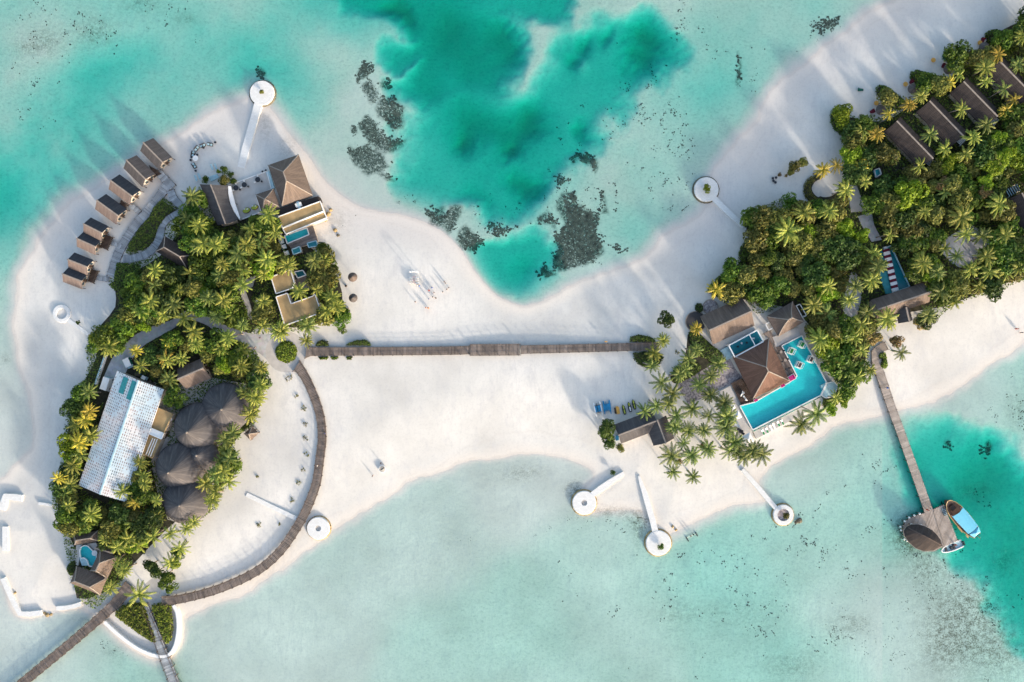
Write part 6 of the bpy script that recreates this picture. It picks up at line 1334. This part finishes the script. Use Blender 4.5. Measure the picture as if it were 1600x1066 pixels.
# --- landmarks for the labels
LAND[:] = [('white-roofed barn',190,690),('thatched domes',310,700),('keyhole pool',138,870),('sea wall',225,985),('turning circle',447,550),('service path',235,525),('curved planked walk',262,345),('stepped double huts',135,400),('curved lounge',345,320),('rectangular pool',463,368),('square tan roof',442,440),('L-shaped tan roof',470,485),('gabled grove house',300,590),('dark grove house',275,393),
 ('watersports house',1000,670),('mauve gravel yard',1100,600),('reception hall',1137,503),('brown hipped pavilion',1190,575),('large main pool',1235,620),('peaked pale house',1228,500),('striped daybed row',1390,420),('long ridged villa',1410,472),('pier landing',1372,552),('hedge ring',1288,292),('north-east groyne',1150,340),('first beach villa',1422,222),('second beach villa',1470,190),('third beach villa',1522,158),('fourth beach villa',1578,128),('east edge villa',1600,330),('inland clearing',1505,385),('plunge pool',1371,271),('dark parasols',1480,107),('boardwalk end',1025,541),('grove path',1335,465),('small bay roundels',1000,800),('straight boardwalk',600,549),('grey service yard',185,590),('satellite dish',266,655),('pyramid shelter',393,680),('round grey patio',1088,503)]
PALMS = """244,422 298,427 242,446 280,453,11 235,470 272,474 220,485 254,491,13 288,497 302,482,12 347,412 344,431 381,421 380,445 411,429,14 417,404 374,397 325,466 348,468 340,494 362,491 378,508,12 411,509 441,519 411,478 302,517 357,528 306,536 344,543,13 378,545,13 263,534,12,2 212,549,13,2 259,558,14,2 284,560 220,571,12 171,541 310,386 336,384 389,386 377,572 408,575,13
300,307,18 419,335,17 392,358 409,376 318,380 344,378 385,382 291,342,14 310,352 415,354 430,362 492,407 508,406,13 510,439,18 467,455,18 519,465 511,486,18 527,478 478,506 448,415 411,471,12 495,452,12 437,517 478,532,13 481,509 406,577 406,602 401,621 381,612,13 390,648 266,592 261,564,14 399,625,14 386,618,13 394,640,13 363,676 352,687 352,703 359,716 345,720,14 321,754 337,744 349,735 337,768,14 358,752 331,782,14 219,722,13 226,755,13
132,655,15,2 124,692,19,2 142,680,15 118,664,14 140,641,15,2 139,613,15 115,728 91,746,13,2 108,758 102,770,12 126,709 223,742,13 191,768 212,786,13,2 245,782,12 107,790,13 142,803 245,808,13 137,816,13 209,818,14 239,839,15 202,842 214,850 182,855,14 166,842,13 268,833,14 293,826,14 304,815,13 218,928,24 267,878,16 282,857,15 131,817,12 174,918,13 194,890,13 185,878,12
1089,514,13,2 1037,531,13 1088,546,14 1076,561,14,1 1062,585,13,1 1071,577,13 1034,598,17,1 1050,614,16,1 1123,569,15 1110,588,13 1092,601,13,1 1110,617,14,1 1131,630,15 1081,638,15 1025,635,13 1007,642,14,1 1045,632,13,1 1058,651,14 1108,650,12 1055,667,14 1076,673,13 1100,673,12 1068,692,11 1081,711,14 1105,702,15 1049,712,18,1 1052,737,13 1084,744,12 1134,651,16 1134,669,16,1 1147,691,17,1 1139,704,14,1 1162,712,15 1176,703,16,1 1022,552,15 1018,570,11 1152,708,12 1190,709,17,1 1275,647,21,1 1252,664,20,1
1293,446,18 1292,490,20 1270,477,16 1280,530,20 1312,522 1301,561,19 1335,448 1325,469,15 1364,396 1361,438,18 1354,488,16 1346,506,17 1385,497,18 1335,527 1346,548,15 1327,577,18 1338,590,15 1314,582,16 1359,577,13 1306,622,13 1372,417,16 1409,551,15 1452,209,16 1396,244,12 1476,234,15 1508,241,14 1520,215,15 1539,196,17 1437,260,16 1501,339,20 1559,320,18 1533,368,18 1568,368,18 1508,365,16 1390,368,13 1425,381,13 1495,400,14 1476,387,14 1441,410,17 1463,426,17 1539,400,17 1517,422,17 1546,426,17 1469,457,18 1495,448,16 1584,397,18 1590,419,16 1571,426,15 1530,448,14 1450,492,17 1490,471,15 1390,505,14
1348,204,14 1368,208,16,2 1388,178,12,2 1420,164,14,2 1438,150,14 1482,130,14,2 1498,118,12 1538,106,16 1558,84,15,2 1568,138,15 1584,156,13,2 1572,172,13,2 1502,170,14 1540,128,12 1596,56,14 1328,234,12 1229,362,26 1256,333,19 1296,330,17 1320,297,18 1344,262,14,2 1355,249,13,2 1285,265,14,2 1306,258,13,2 1333,236,8 1352,284,14 1118,453,17,2 1590,100,14 1240,400,10,0 1600,200,14 1580,230,14 1556,250,15 1475,300,13 1445,330,12""".split()
for s in PALMS:
    a = s.split(','); a = [float(v) for v in a]; r = a[2] if len(a) > 2 else random.uniform(14.5, 18); hue = int(a[3]) if len(a) > 3 else random.choice([0,0,0,1])
    if 1000 < a[0] < 1290 and a[1] > 560: hue = 1; r *= 1.16
    palm(a[0]+random.uniform(-1,1), a[1]+random.uniform(-1,1), r*.93, hue)
# --- broadleaf trees fill the groves between the palms
def blocked(x, y, r):
    for po, m in EX:
        if inpoly(np.array([x]), np.array([y]), po)[0]: return True
        if segdist(np.array([x], float), np.array([y], float), po)[0] < r: return True
    return False
GROVES = [
 ([(296,318),(312,292),(322,305),(330,330),(340,354),(354,355),(376,349),(408,334),(432,342),(440,362),(438,382),(455,402),(478,397),(498,386),(514,382),(522,398),(522,420),(530,440),(522,458),(536,472),(545,488),(533,501),(510,503),(478,510),(466,520),(440,516),(424,522),(405,540),(404,556),(414,580),(416,605),(408,628),(402,650),(396,668),(378,676),(366,690),(368,712),(372,732),(362,750),(346,775),(338,795),(318,808),(296,816),(262,812),(245,805),(240,830),(222,850),(206,868),(206,882),(194,900),(188,915),(170,930),(150,952),(132,946),(118,925),(110,905),(104,868),(100,850),(98,830),(88,810),(82,790),(82,762),(92,730),(101,700),(99,670),(107,640),(120,612),(132,590),(138,570),(133,545),(142,525),(142,510),(165,505),(178,490),(186,472),(180,452),(170,440),(185,410),(225,406),(243,396),(252,372),(262,350),(284,332)], {'green':5,'dark':2,'olive':4,'bright':1}, 118),
 ([(1162,345),(1170,330),(1190,324),(1222,308),(1246,312),(1262,325),(1290,322),(1312,312),(1322,285),(1326,250),(1320,215),(1299,185),(1301,170),(1320,176),(1345,186),(1362,178),(1384,186),(1376,142),(1384,134),(1402,146),(1426,158),(1436,150),(1430,118),(1434,110),(1452,113),(1476,122),(1492,118),(1484,88),(1492,80),(1516,86),(1534,92),(1548,76),(1547,52),(1570,47),(1592,56),(1604,24),(1660,0),(1680,430),(1600,436),(1560,458),(1520,466),(1490,478),(1462,500),(1440,505),(1425,498),(1400,508),(1378,515),(1366,545),(1360,570),(1362,588),(1342,600),(1332,612),(1312,622),(1305,600),(1290,560),(1265,518),(1255,500),(1240,468),(1200,488),(1180,490),(1162,464),(1140,466),(1120,464),(1106,452),(1112,440),(1126,430),(1141,415),(1156,405),(1157,385),(1172,370),(1182,358)], {'green':5,'dark':2,'olive':6,'bright':1}, 170)]
grp_i = 0
for poly, wts, cap in GROVES:
    kinds = [k for k, n in wts.items() for _ in range(n)]; step = 10.0
    x0, x1, y0, y1 = min(p[0] for p in poly), min(1630, max(p[0] for p in poly)), max(min(p[1] for p in poly), -10), max(p[1] for p in poly)
    while True:
        rg = random.Random(9); A_ = []; y = y0; row = 0
        while y < y1:
            x = x0+(row % 2)*step*.8
            while x < x1: A_.append((x+rg.uniform(-.33,.33)*step, y+rg.uniform(-.33,.33)*step, step*rg.uniform(.72,1.1))); x += step*1.6
            y += step*1.38; row += 1
        A_ = np.array(A_); X, Y, R_ = A_[:,0], A_[:,1], A_[:,2]; ok = inpoly(X, Y, poly) & (segdist(X, Y, poly) > 4); A_ = A_[ok]; X, Y, R_ = A_[:,0], A_[:,1], A_[:,2]; ok = np.ones(len(X), bool)
        for po, _m in EX: ok &= ~(inpoly(X, Y, po) | (segdist(X, Y, po) < R_*.8))
        cand = [(*q, rg.choice(kinds)) for q in A_[ok].tolist()]
        if len(cand) <= cap: break
        step *= 1.05
    for a, b, r, k in cand:
        if 1150 < a < 1300 and 330 < b < 480: k = random.choice(['olive','olive','green','olive','green','bright' if random.random() < .35 else 'dark'])
        tree(a, b, r*1.32, k, h=max(2.2, r*.2*1.15)+random.uniform(.2,1.3))
# --- singled-out trees and shrubs
B = [(1421,303,24,'bright',6.5),(1407,318,14,'bright',5.5),(1438,312,13,'bright',5.5),(1345,367,14,'bright',3.6),(1570,245,15,'bright',6),(1552,262,14,'bright',6),(1540,285,13,'bright',5.5),(1560,215,12,'bright',5.5),(1480,262,11,'bright',5),(370,560,14,'bright',4.5),(350,572,13,'bright',4.5),(225,510,12,'bright',4),(200,515,12,'bright',4),(1200,400,13,'green',5.5),(1220,345,14,'dark',4.5),(1200,350,14,'dark',4.5),(1478,290,14,'brown',5),(1540,300,12,'brown',5),
 (1174,340,15,'green',4),(1243,260,11,'olive',2.6),(1254,252,9,'olive',2.6),(1235,268,8,'olive',2.3),(1042,500,14,'dark',3.5),(1378,415,9,'green',3),(1363,528,13,'brown',3.5),(1401,533,11,'brown',2.8),(1440,505,12,'brown',3),(237,882,12,'dark',3.8),(246,893,12,'dark',3.8),(261,897,12,'green',3.8),(273,880,10,'bright',3.6),(278,866,10,'green',3.8),(264,911,15,'green',3.5),(948,666,13,'dark',4),(944,680,13,'green',3.8),(952,692,12,'dark',3.5),(968,700,8,'olive',2.4),(1300,640,10,'bright',2.5),(1318,628,10,'bright',2.5),
 (503,390,11,'green',3.5),(511,400,12,'green',4),(516,418,12,'green',4),(537,488,9,'green',3),(520,494,9,'green',3)]
for x, y, r, k, h in B: tree(x, y, r, k, h, 'shrub_tree' if h < 3.4 else 'broadleaf_tree', 'shrub' if h < 3.4 else 'tree', grp='free-standing trees and shrubs', desc=f"{'low' if h < 3.4 else 'leafy'} {dict(dark='dark green',green='mid green',olive='olive',bright='vivid lime',brown='russet brown')[k]} {'shrub' if h < 3.4 else 'tree'}")
SH = [(319.5,279.8,6.5,'green','round green shrub at the pale blue boarded step'),(341.8,268.6,4,'bright','smallest lime shrub north of the lounge'),(349.8,266.2,6,'green','round shrub at the north end of the lounge bushes'),(360,271.8,5,'green','shrub between the lounge bushes and the terrace corner'),(365,281.4,6.5,'green','round shrub at the terrace corner'),(349,284,10,'olive','largest bush over the north gable of the lounge'),(535.4,515,7,'green','lone round shrub north of the straight boardwalk'),(958,738.5,4.5,'dark','lone tiny round shrub at the end of the western groyne arm'),(1083.5,489.5,0,'dark',''),(1140,404,0,'',''),
 (409,143,5,'olive','small palm-like plant in the middle of the north tip roundel'),(1104,295,7,'bright','yellow-green plant in the middle of the north-east roundel'),(1032,854,5,'green','small plant on the bay middle roundel'),(1227,806,6,'olive','plant on the brown centre of the roundel nearest the pier'),(122,504,3.5,'green','tiny plant on the west beach sandbag arm'),(1042,697,0,'',''),(1062,721,5,'brown','purple-leaved bush under the southern palms, lower one'),(1098,696,5,'brown','purple-leaved bush under the southern palms, upper one'),(224,862,4,'dark','tiny dark bush on the sand east of the keyhole pool'),(1218,273,3.5,'brown','tiny orange dried bush beside the four dark stools'),(1228,275,3,'brown','small russet bush next to the olive shrubs')]
for x, y, r, k, lb in SH:
    if r:
        on = any(math.hypot(x-a, y-b) < 9 for a, b in ((409,145),(1104,296),(1029,849),(1224,805))); T = tree(x, y, r, k, (max(.9, r*.2)) + (.6 if on else 0), 'shrub', 'shrub', 'small shrubs', low=True); PEND.pop(); T['label'] = lb
for i, (x, y, r) in enumerate(((452,591,6),(464,619,3.6),(473.5,638,5),(477,663,3.5),(477,685.7,4.2),(478.8,710.4,4),(474,734,3),(466.8,754,3.8),(455.7,781,4.5),(404.6,819.6,4.5),(403.8,744.6,2.5),(436,819,2.2),(1058,540+10,3.5))):
    z = ground(*P(x,y)[:2]); p = P(x, y, z); T = thing('low_plant', f'sparse low plant on the sand, {["first","second","third","fourth","fifth","sixth","seventh","eighth","ninth"][i]} along the curved boardwalk from the north' if i < 9 else ['sparse low plant inland of the boardwalk bend','tiny twiggy plant alone on the southern sand','tiny twiggy plant near the groyne arm','sparse plant east of the boardwalk end'][i-9], 'plant', p, 'low plants scattered on the sand')
    n = int(13*r); a = RNG.uniform(0, 6.28, n//6+3); q = np.sqrt(RNG.uniform(0,1,len(a)))*r*.2; cen = np.stack([q*np.cos(a), q*np.sin(a), np.full(len(a), .2)], 1); Pp = np.repeat(cen, 7, 0)+RNG.normal(0,.10,(len(cen)*7,3)); Pp[:,2] = np.abs(Pp[:,2]); nr = RNG.normal(size=Pp.shape); nr[:,2] += 1; nr /= np.linalg.norm(nr,axis=1)[:,None]
    o = mesh_np('foliage', *leafquads(Pp, nr, np.full(len(Pp), .17), RNG), LMT['olive']); o.parent = T
# hedges
hedge('leaf-shaped dark green hedge bed between the planked walks', [(254,307.6),(279,325),(260,337),(247,355),(239.4,377),(226.7,391),(206,397.5),(194,396),(201,380),(217,355),(231.5,338.7),(239.4,322.8)], 1.2)
hedge('dark hedge at the foot of the main planked walk', [(181,410),(200,412),(215,411),(220,425),(190,450),(178,455),(168,445),(176,440)], 1.4)
hedge('round planted bed with a yellow rim on the turning circle', [(447+16*math.cos(i*.35), 550+16*math.sin(i*.35)) for i in range(18)], 1.1, 'lime', 22)
hedge('yellow flowering rim of the round planted bed', [(447+17.5*math.cos(i*.35), 550+17.5*math.sin(i*.35)) for i in range(18)], .55, 'bright', 22, 'flower border', 'flower_border')
hedge('half-round bush north of the boardwalk west end', [(492,541),(495,534),(503,531),(511,534),(514,541)], 1.6, 'hedge', 22)
hedge('long low bush north of the straight boardwalk', [(539,540),(546,535),(558,531.5),(570,531),(577,535),(579,540)], 1.6, 'hedge', 22)
for i, x in enumerate((505,522,545)): hedge(f'small bush south of the straight boardwalk, {["western","middle","eastern"][i]} one', [(x-8+i*2,557.5),(x+8-i,557.5),(x+5-i,562),(x-5+i,562)], .9, 'green', 30, 'bush', 'bush', round_=.5)
hedge('flat dark bush north of the boardwalk east end', [(983,534),(986,526),(998,523),(1013,525),(1024,530),(1026,535)], 1.5, 'hedge', 20)
hedge('rounded dark bush south of the boardwalk east end', [(989,551),(1010,549),(1030,551),(1038,558),(1034,568),(1018,577),(1000,572),(991,562)], 1.7, 'dark', 20)
hedge('horseshoe hedge curling round the sand ring', smooth([(1277,271),(1262,280),(1256,296),(1262,312),(1274,328),(1290,336),(1304,330),(1300,312),(1284,311),(1272,303),(1268,292),(1275,281),(1287,275)], 3, True), 1.6, 'olive', 16)
hedge('triangular bush mass west of the southern boardwalk', smooth([(178,958),(195,945),(215,942),(226,950),(234,975),(244,1004),(228,1000),(205,984),(186,970)], 3, True), 1.7, 'lime', 16, 'bush', 'bush', .32, z0=.7)
hedge('bush mass east of the southern boardwalk inside the sea wall', smooth([(236,946),(262,945),(267,965),(268,995),(259,1008),(250,990),(242,968)], 3, True), 1.7, 'lime', 16, 'bush', 'bush', .32, z0=.7)
hedge('narrow dark hedge west of the keyhole pool', smooth([(103,885),(112,877),(117,876),(117,888),(112,900),(105,898)], 3, True), 1.6, 'dark', 18, z0=.7)
hedge('curled bright hedge beside the pier landing', smooth([(1375,553),(1384,550),(1387,562),(1388,572),(1381,577),(1376,570),(1380,562),(1374,560)], 3, True), 1.3, 'lime', 22)
for i, q in enumerate(([(1299,184),(1304,168),(1318,172),(1332,186),(1345,200),(1338,212),(1320,212),(1306,200)], [(1371,140),(1377,131),(1392,136),(1406,148),(1420,160),(1412,170),(1395,166),(1378,152)], [(1425,116),(1431,107),(1446,111),(1462,118),(1478,128),(1470,140),(1450,138),(1433,128)], [(1479,86),(1490,78),(1510,82),(1520,92),(1528,102),(1510,108),(1492,103)], [(1543,50),(1558,44),(1578,50),(1590,62),(1588,80),(1566,84),(1550,66)])):
    hedge(f'rounded beach hedge, {["first","second","third","fourth","fifth"][i]} from the west before the north-east villas', smooth(q, 3, True), 2.6, 'green' if i != 0 else 'green', 14, size=.34, round_=2.2)
hedge('clipped dark hedge at the western rim of the broadleaf grove', smooth([(1156,405),(1158,388),(1172,370),(1190,362),(1205,372),(1185,388),(1175,408)], 3, True), 2.2, 'hedge', 12, size=.32)
hedge('round clipped bush below the clipped hedge', [(1143+8.5*math.cos(i*.45), 417+8.5*math.sin(i*.45)) for i in range(14)], 1.8, 'hedge', 20, 'bush', 'bush')
hedge('low dark hedge north of the reception hall', smooth([(1107,452),(1122,434),(1140,424),(1158,428),(1162,445),(1140,462),(1120,464)], 3, True), 2.2, 'hedge', 12, size=.32)
hedge('small dark bush beside the round grey patios', [(1093+6.5*math.cos(i*.5), 481+8*math.sin(i*.5)) for i in range(13)], 1.4, 'dark', 22, 'bush', 'bush')
hedge('dark hedge bed south-west of the reception hall', smooth([(1076,520),(1092,520),(1108,536),(1126,548),(1132,560),(1118,568),(1100,560),(1086,548)], 3, True), 1.6, 'hedge', 14)
hedge('dark hedge bed north-west of the gravel yard', smooth([(1048,588),(1060,570),(1080,566),(1096,572),(1090,584),(1072,594),(1056,600)], 3, True), 1.5, 'hedge', 14)
hedge('low bright hedge south-east of the main pool shelf', smooth([(1285,625),(1300,622),(1312,608),(1320,618),(1308,634),(1292,644)], 3, True), 1.1, 'lime', 16)
# undergrowth
VV = []; FF = []; off = 0
for poly, _, _ in GROVES:
    xs = [p[0] for p in poly]; ys = [p[1] for p in poly]; n = int((max(xs)-min(xs))*(max(ys)-min(ys))*.04*7)
    X = RNG.uniform(min(xs), max(xs), n); Y = RNG.uniform(min(ys), max(ys), n); m = inpoly(X, Y, poly)
    for po, _m in EX: m &= ~inpoly(X, Y, po)
    X, Y = X[m], Y[m]; zz_ = GZ+RNG.uniform(0,1,len(X))**2*1.6+.1; k_ = .2*(CAMZ-zz_)/CAMZ; Pp = np.stack([(X-800)*k_, (533-Y)*k_, zz_], 1); nr = RNG.normal(size=Pp.shape); nr[:,2] = np.abs(nr[:,2])+.8; nr /= np.linalg.norm(nr,axis=1)[:,None]
    V, F = leafquads(Pp, nr, RNG.uniform(.2,.45,len(Pp)), RNG); VV.append(V); FF.append(F+off); off += len(V)
o = mesh_np('undergrowth', np.vstack(VV), np.vstack(FF), LMT['hedge']); tag(o, 'leafy undergrowth on the floor of the groves', 'undergrowth', kind='stuff')

# ------------------------------------------------------------------ reefs and rubble on the lagoon floor
M['coral'] = plain('dark_coral', (.075,.075,.06), .95, var=.75, scale=.7)
rr = random.Random(3)
for lb, poly in REEFS:
    q = W(poly, -.5); cx = sum(p[0] for p in q)/len(q); cy = sum(p[1] for p in q)/len(q); z = ground(cx, cy); T = thing('coral_reef', lb, 'reef', (cx, cy, z)); mb = MB()
    x0, x1, y0, y1 = min(p[0] for p in q)-1.5, max(p[0] for p in q)+1.5, min(p[1] for p in q)-1.5, max(p[1] for p in q)+1.5; n = int((x1-x0)*(y1-y0)*15)
    X = np.array([rr.uniform(x0, x1) for _ in range(n)]); Y = np.array([rr.uniform(y0, y1) for _ in range(n)]); d = sdist(X, Y, q)
    sparse = .45 if any(w in lb for w in ('sparse','scattered','branching','ragged','trail','streak','finger','patchy','spur')) else .05
    for x, y, dd in zip(X, Y, d):
        edge = dd+1.1*math.sin(x*2.1+math.sin(y*1.7)*2)*math.cos(y*2.3)-.2
        if edge < 0 or rr.random() < sparse*(1.6 if math.sin(x*1.1)*math.sin(y*1.3+x*.4) > .2 else .3): continue
        s_ = rr.uniform(.12,.34); mb.blob((x, y, min(ground(x, y)+.03, -.05-s_*.16)), s_, rr, .16, 6)
    part(T, 'coral_heads', mb, M['coral'])
# countless small coral lumps and weed tufts
mb = MB(); RB = [(1040,230,60,110,380),(1090,90,40,70,60),(1065,60,10,55,50),(1180,120,20,60,20),(1200,880,130,60,130),(1100,950,150,70,200),(1300,930,140,90,190),(1350,1010,130,40,150),(1500,950,90,80,420),(1440,850,60,40,120),(1240,860,60,30,60),(1290,800,60,50,40),(1380,740,30,60,40),(900,880,150,100,60),(920,800,60,14,90),(990,812,40,12,130),(100,50,110,50,240),(260,30,70,30,80),(60,140,70,60,80),(700,330,120,25,90),(880,330,80,60,160),(930,430,80,15,40),(1590,640,20,40,60),(1000,140,60,50,90),(1280,60,50,30,50),(190,1010,40,16,60),(780,735,60,14,40),(1240,970,120,50,150),(1005,830,14,30,100),(1555,640,30,20,14),(895,765,8,12,60),(1100,340,12,16,30),(240,1040,20,30,20),(1225,822,16,4,24),(525,350,14,26,50),(540,375,20,14,14),(1510,610,70,30,16),(1540,780,20,14,30),(960,190,80,60,60)]
for x, y, sx, sy, n in RB:
    for _ in range(n):
        a, b = rr.gauss(x, sx*.55), rr.gauss(y, sy*.55); p = P(a, b, -.4); z = ground(p.x, p.y)
        if float(vn(np.array([p.x]), np.array([p.y]), 5.0, 9)[0]) < .46: continue
        if z > .3 or (z > 0 and not (500 < a < 560)): continue
        
        if rr.random() < .45: continue
        k = rr.choice([1,1,2,3,6])
        for _ in range(k): s_ = rr.uniform(.07,.26); mb.blob((p.x+rr.gauss(0,.4), p.y+rr.gauss(0,.4), min(z+.02, -.04-s_*.16) if z < 0 else z), s_, rr, .16 if z < 0 else .5, 5)
o = mesh_obj('coral_rubble', mb, M['coral']); tag(o, 'small dark coral lumps scattered over the lagoon floor', 'coral rubble', kind='stuff')
# shore boulders
for i, (x, y, s_) in enumerate(((524,360,.7),(528.6,368,.55),(513,335,.8),(517,328,.6),(509,345,.5),(1249,811+3,.9),(1244,816,.6),(24,902+24,.5),(20,931,.6),(74,961,.7),(80,960,.5),(1051,823,.5),(70,958,.5),(1056,828,.45))):
    z = ground(*P(x,y)[:2]); p = P(x, y, z); mb = MB(); mb.blob((0,0,0), s_, random.Random(i), .6, 8); o = mesh_obj('boulder', mb, M['algaestone'] if i not in (1,5,6) else M['rock']); o.location = (p.x, p.y, z+.1)
    tag(o, ['brown boulder east of the small rectangular pool, upper','dark boulder east of the small rectangular pool, lower','largest ochre boulder at the tan roof corner','ochre boulder at the upper tan roof corner','small ochre boulder below the tan roof corner','dark boulder against the roundel nearest the pier','smaller dark boulder by the roundel nearest the pier','ochre stone on the break in the corner sandbag wall','second ochre stone on the corner sandbag wall','ochre stone between the two southern sandbag walls','smaller ochre stone beside the curved sandbag wall','ochre stone at the waterline east of the bay roundel','smallest stone at the end of the corner sandbag wall','small stone out from the bay roundel waterline'][i], 'boulder', 'shore boulders')
# ------------------------------------------------------------------ people
def person_mesh(pose):
    me = bpy.data.meshes.new('body'); st = .14 if pose else .05
    J = [(0,0,.95),(0,0,1.12),(0,0,1.38),(0,0,1.50),(0,.01,1.66),(0,.01,1.72),
         (-.18,0,1.40),(-.24,-.03,1.14),(-.23,.06,.90),(-.23,.09,.80),(.18,0,1.40),(.24,.03,1.14),(.23,.12 if pose else .05,.92),(.23,.15 if pose else .07,.82),
         (-.09,0,.88),(-.11,st,.48),(-.11,-.02+st*.3,.07),(-.11,.13+st*.3,.03),(.09,0,.88),(.11,-st,.48),(.11,-st*1.6,.07),(.11,.13-st*1.6,.03)]
    E = [(0,1),(1,2),(2,3),(3,4),(4,5),(2,6),(6,7),(7,8),(8,9),(2,10),(10,11),(11,12),(12,13),(0,14),(14,15),(15,16),(16,17),(0,18),(18,19),(19,20),(20,21)]
    Rr = [.13,.12,.14,.055,.10,.085,.06,.045,.032,.035,.06,.045,.032,.035,.09,.06,.04,.035,.09,.06,.04,.035]
    me.from_pydata(J, E, []); me.materials.append(M['skin']); o = bpy.data.objects.new('body', me); sk = o.modifiers.new('skin', 'SKIN'); 
    for i, r in enumerate(Rr): v = me.skin_vertices[0].data[i]; v.radius = (r, r*.8); v.use_root = (i == 0)
    s_ = o.modifiers.new('sub', 'SUBSURF'); s_.levels = 1; s_.render_levels = 1; return o
def cloth(kind):
    mb = MB()
    if kind == 'dress': mb.lathe((0,0,0), [(.30,.42),(.24,.75),(.165,1.05),(.20,1.25),(.19,1.42),(.09,1.46)], 14, sy=.8)
    else: mb.lathe((0,0,0), [(.185,.88),(.175,1.1),(.205,1.3),(.19,1.42),(.08,1.47)], 14, sy=.75)
    return mb
CM = {n: plain('cloth_'+n, c, .85, var=.05) for n, c in dict(black=(.02,.02,.025), white=(.75,.73,.7), red=(.4,.04,.03), blue=(.05,.15,.45), orange=(.6,.2,.05), pink=(.6,.25,.3), grey=(.2,.2,.22)).items()}
def person(px, py, col, kind, label, rz=0, z=None, grp=None, pose=0):
    z0 = ground(*P(px, py)[:2]) if z is None else z; p = P(px, py, z0); T = thing('person', label, 'person', (p.x, p.y, z0), grp, rz, True); b = person_mesh(pose); link(b, T)
    part(T, 'hair', MB().lathe((0,-.01,1.62), [(.105,.0),(.118,.07),(.10,.15),(.05,.19),(.005,.2)], 12), M['hair'], True)
    part(T, 'dress' if kind == 'dress' else 'shirt', cloth(kind), CM[col], True)
    if kind != 'dress':
        mb = MB()
        for s_ in (-1,1): mb.cyl((s_*.10,0,.45), .085, .47, 10, .12, sy=.9)
        part(T, 'trousers', mb, CM['grey' if col != 'grey' else 'black'])
    return T
PP = [(701.7,450,'black','suit','easternmost person in dark clothes at the wedding party'),(698.8,452.5,'black','suit','person in dark clothes just south-west of the easternmost guest'),(692.3,456.5,'black','suit','person in dark clothes standing alone in the eastern wedding group'),(694.5,440.6,'grey','suit','northernmost guest in grey at the wedding party'),(696.4,442.8,'grey','suit','guest in grey next to the northernmost guest'),(670.6,454,'red','dress','guest in a red dress north of the middle pair'),(678.6,457.6,'grey','suit','guest in grey east of the red dress'),(676.5,464.5,'black','suit','guest in black, western of the middle pair'),(681,466,'black','dress','guest in a black dress, eastern of the middle pair'),(675.4,449.6,'blue','dress','guest in a pale blue dress near the red dress'),(670.6,467.7,'blue','suit','guest in blue south-west of the middle pair'),(649.4,472,'black','suit','lone guest in black south of the wedding chairs'),(655.5,447,'blue','dress','guest in blue at the end of the wedding chairs'),(653,446,'white','dress','person in a white dress beside the guest in blue'),(666,481,'orange','suit','western guest of the orange-clad pair'),(669.5,481.6,'orange','dress','eastern guest of the orange-clad pair'),
 (596,723,'black','suit','person in black north of the round fire pit'),(583,743,'grey','suit','person in grey south-west of the round fire pit'),(407.8,528,'black','suit','person in black near the turning circle'),(400.7,543,'grey','suit','person in grey on the path by the grove edge'),(1586,514,'red','dress','western walker on the south-east beach'),(1593,520,'black','suit','eastern walker on the south-east beach'),(1078,836,'grey','suit','western wader off the bay roundel'),(1082,834,'black','suit','eastern wader off the bay roundel')]
for i, (x, y, c_, k, lb) in enumerate(PP): person(x, y, c_, k, lb, random.uniform(0,6.28), grp='guests and walkers', pose=i % 2)
person(497,727,'white','suit','person in white walking on the curved boardwalk', 1.5, 1.33, pose=1); person(509,677,'blue','suit','person in blue leaning at the curved boardwalk rail', 0, GZ); person(1385,606,'blue','dress','person in blue walking on the long pier', -1.2, 1.2, pose=1)
person(1447,796,'red','dress','person in red at the pier mouth, western one', 0, 1.2); person(1452,794,'white','suit','person in white at the pier mouth, eastern one', 2, 1.2); person(1490,850,'red','suit','person in red standing in the white speedboat', 1, .55)
for i, (x, y) in enumerate(((1207,279),(1212,278),(1208,283),(1211,285.5))):
    p = P(x, y, GZ); T = thing('beach_stool', f'dark beach stool on the sand west of the olive shrubs, {["north-western","north-eastern","south-western","southernmost"][i]} of four', 'stool', (p.x,p.y,GZ)); mb = MB(); mb.cyl((p.x,p.y,GZ+.3), .42, .15, 14, .38); part(T, 'seat', mb, M['black']); mb = MB(); mb.cyl((p.x,p.y,GZ), .15, .3, 8); part(T, 'base', mb, M['post'])
T = thing('swim_float', 'small floating swim frame in the shallows by the bay roundel', 'float', P(1077,840,0)); 
for a, b in (((1072,839),(1076,846)),((1087,832),(1090,838))): mb = MB(); mb.bar(P(*a,.12), P(*b,.12), .28); part(T, 'float_tube', mb, M['black'])
mb = MB(); mb.bar(P(1074,840,.1), P(1088,834,.1), .08); part(T, 'rope_bar', mb, M['white'])
resolve_labels()
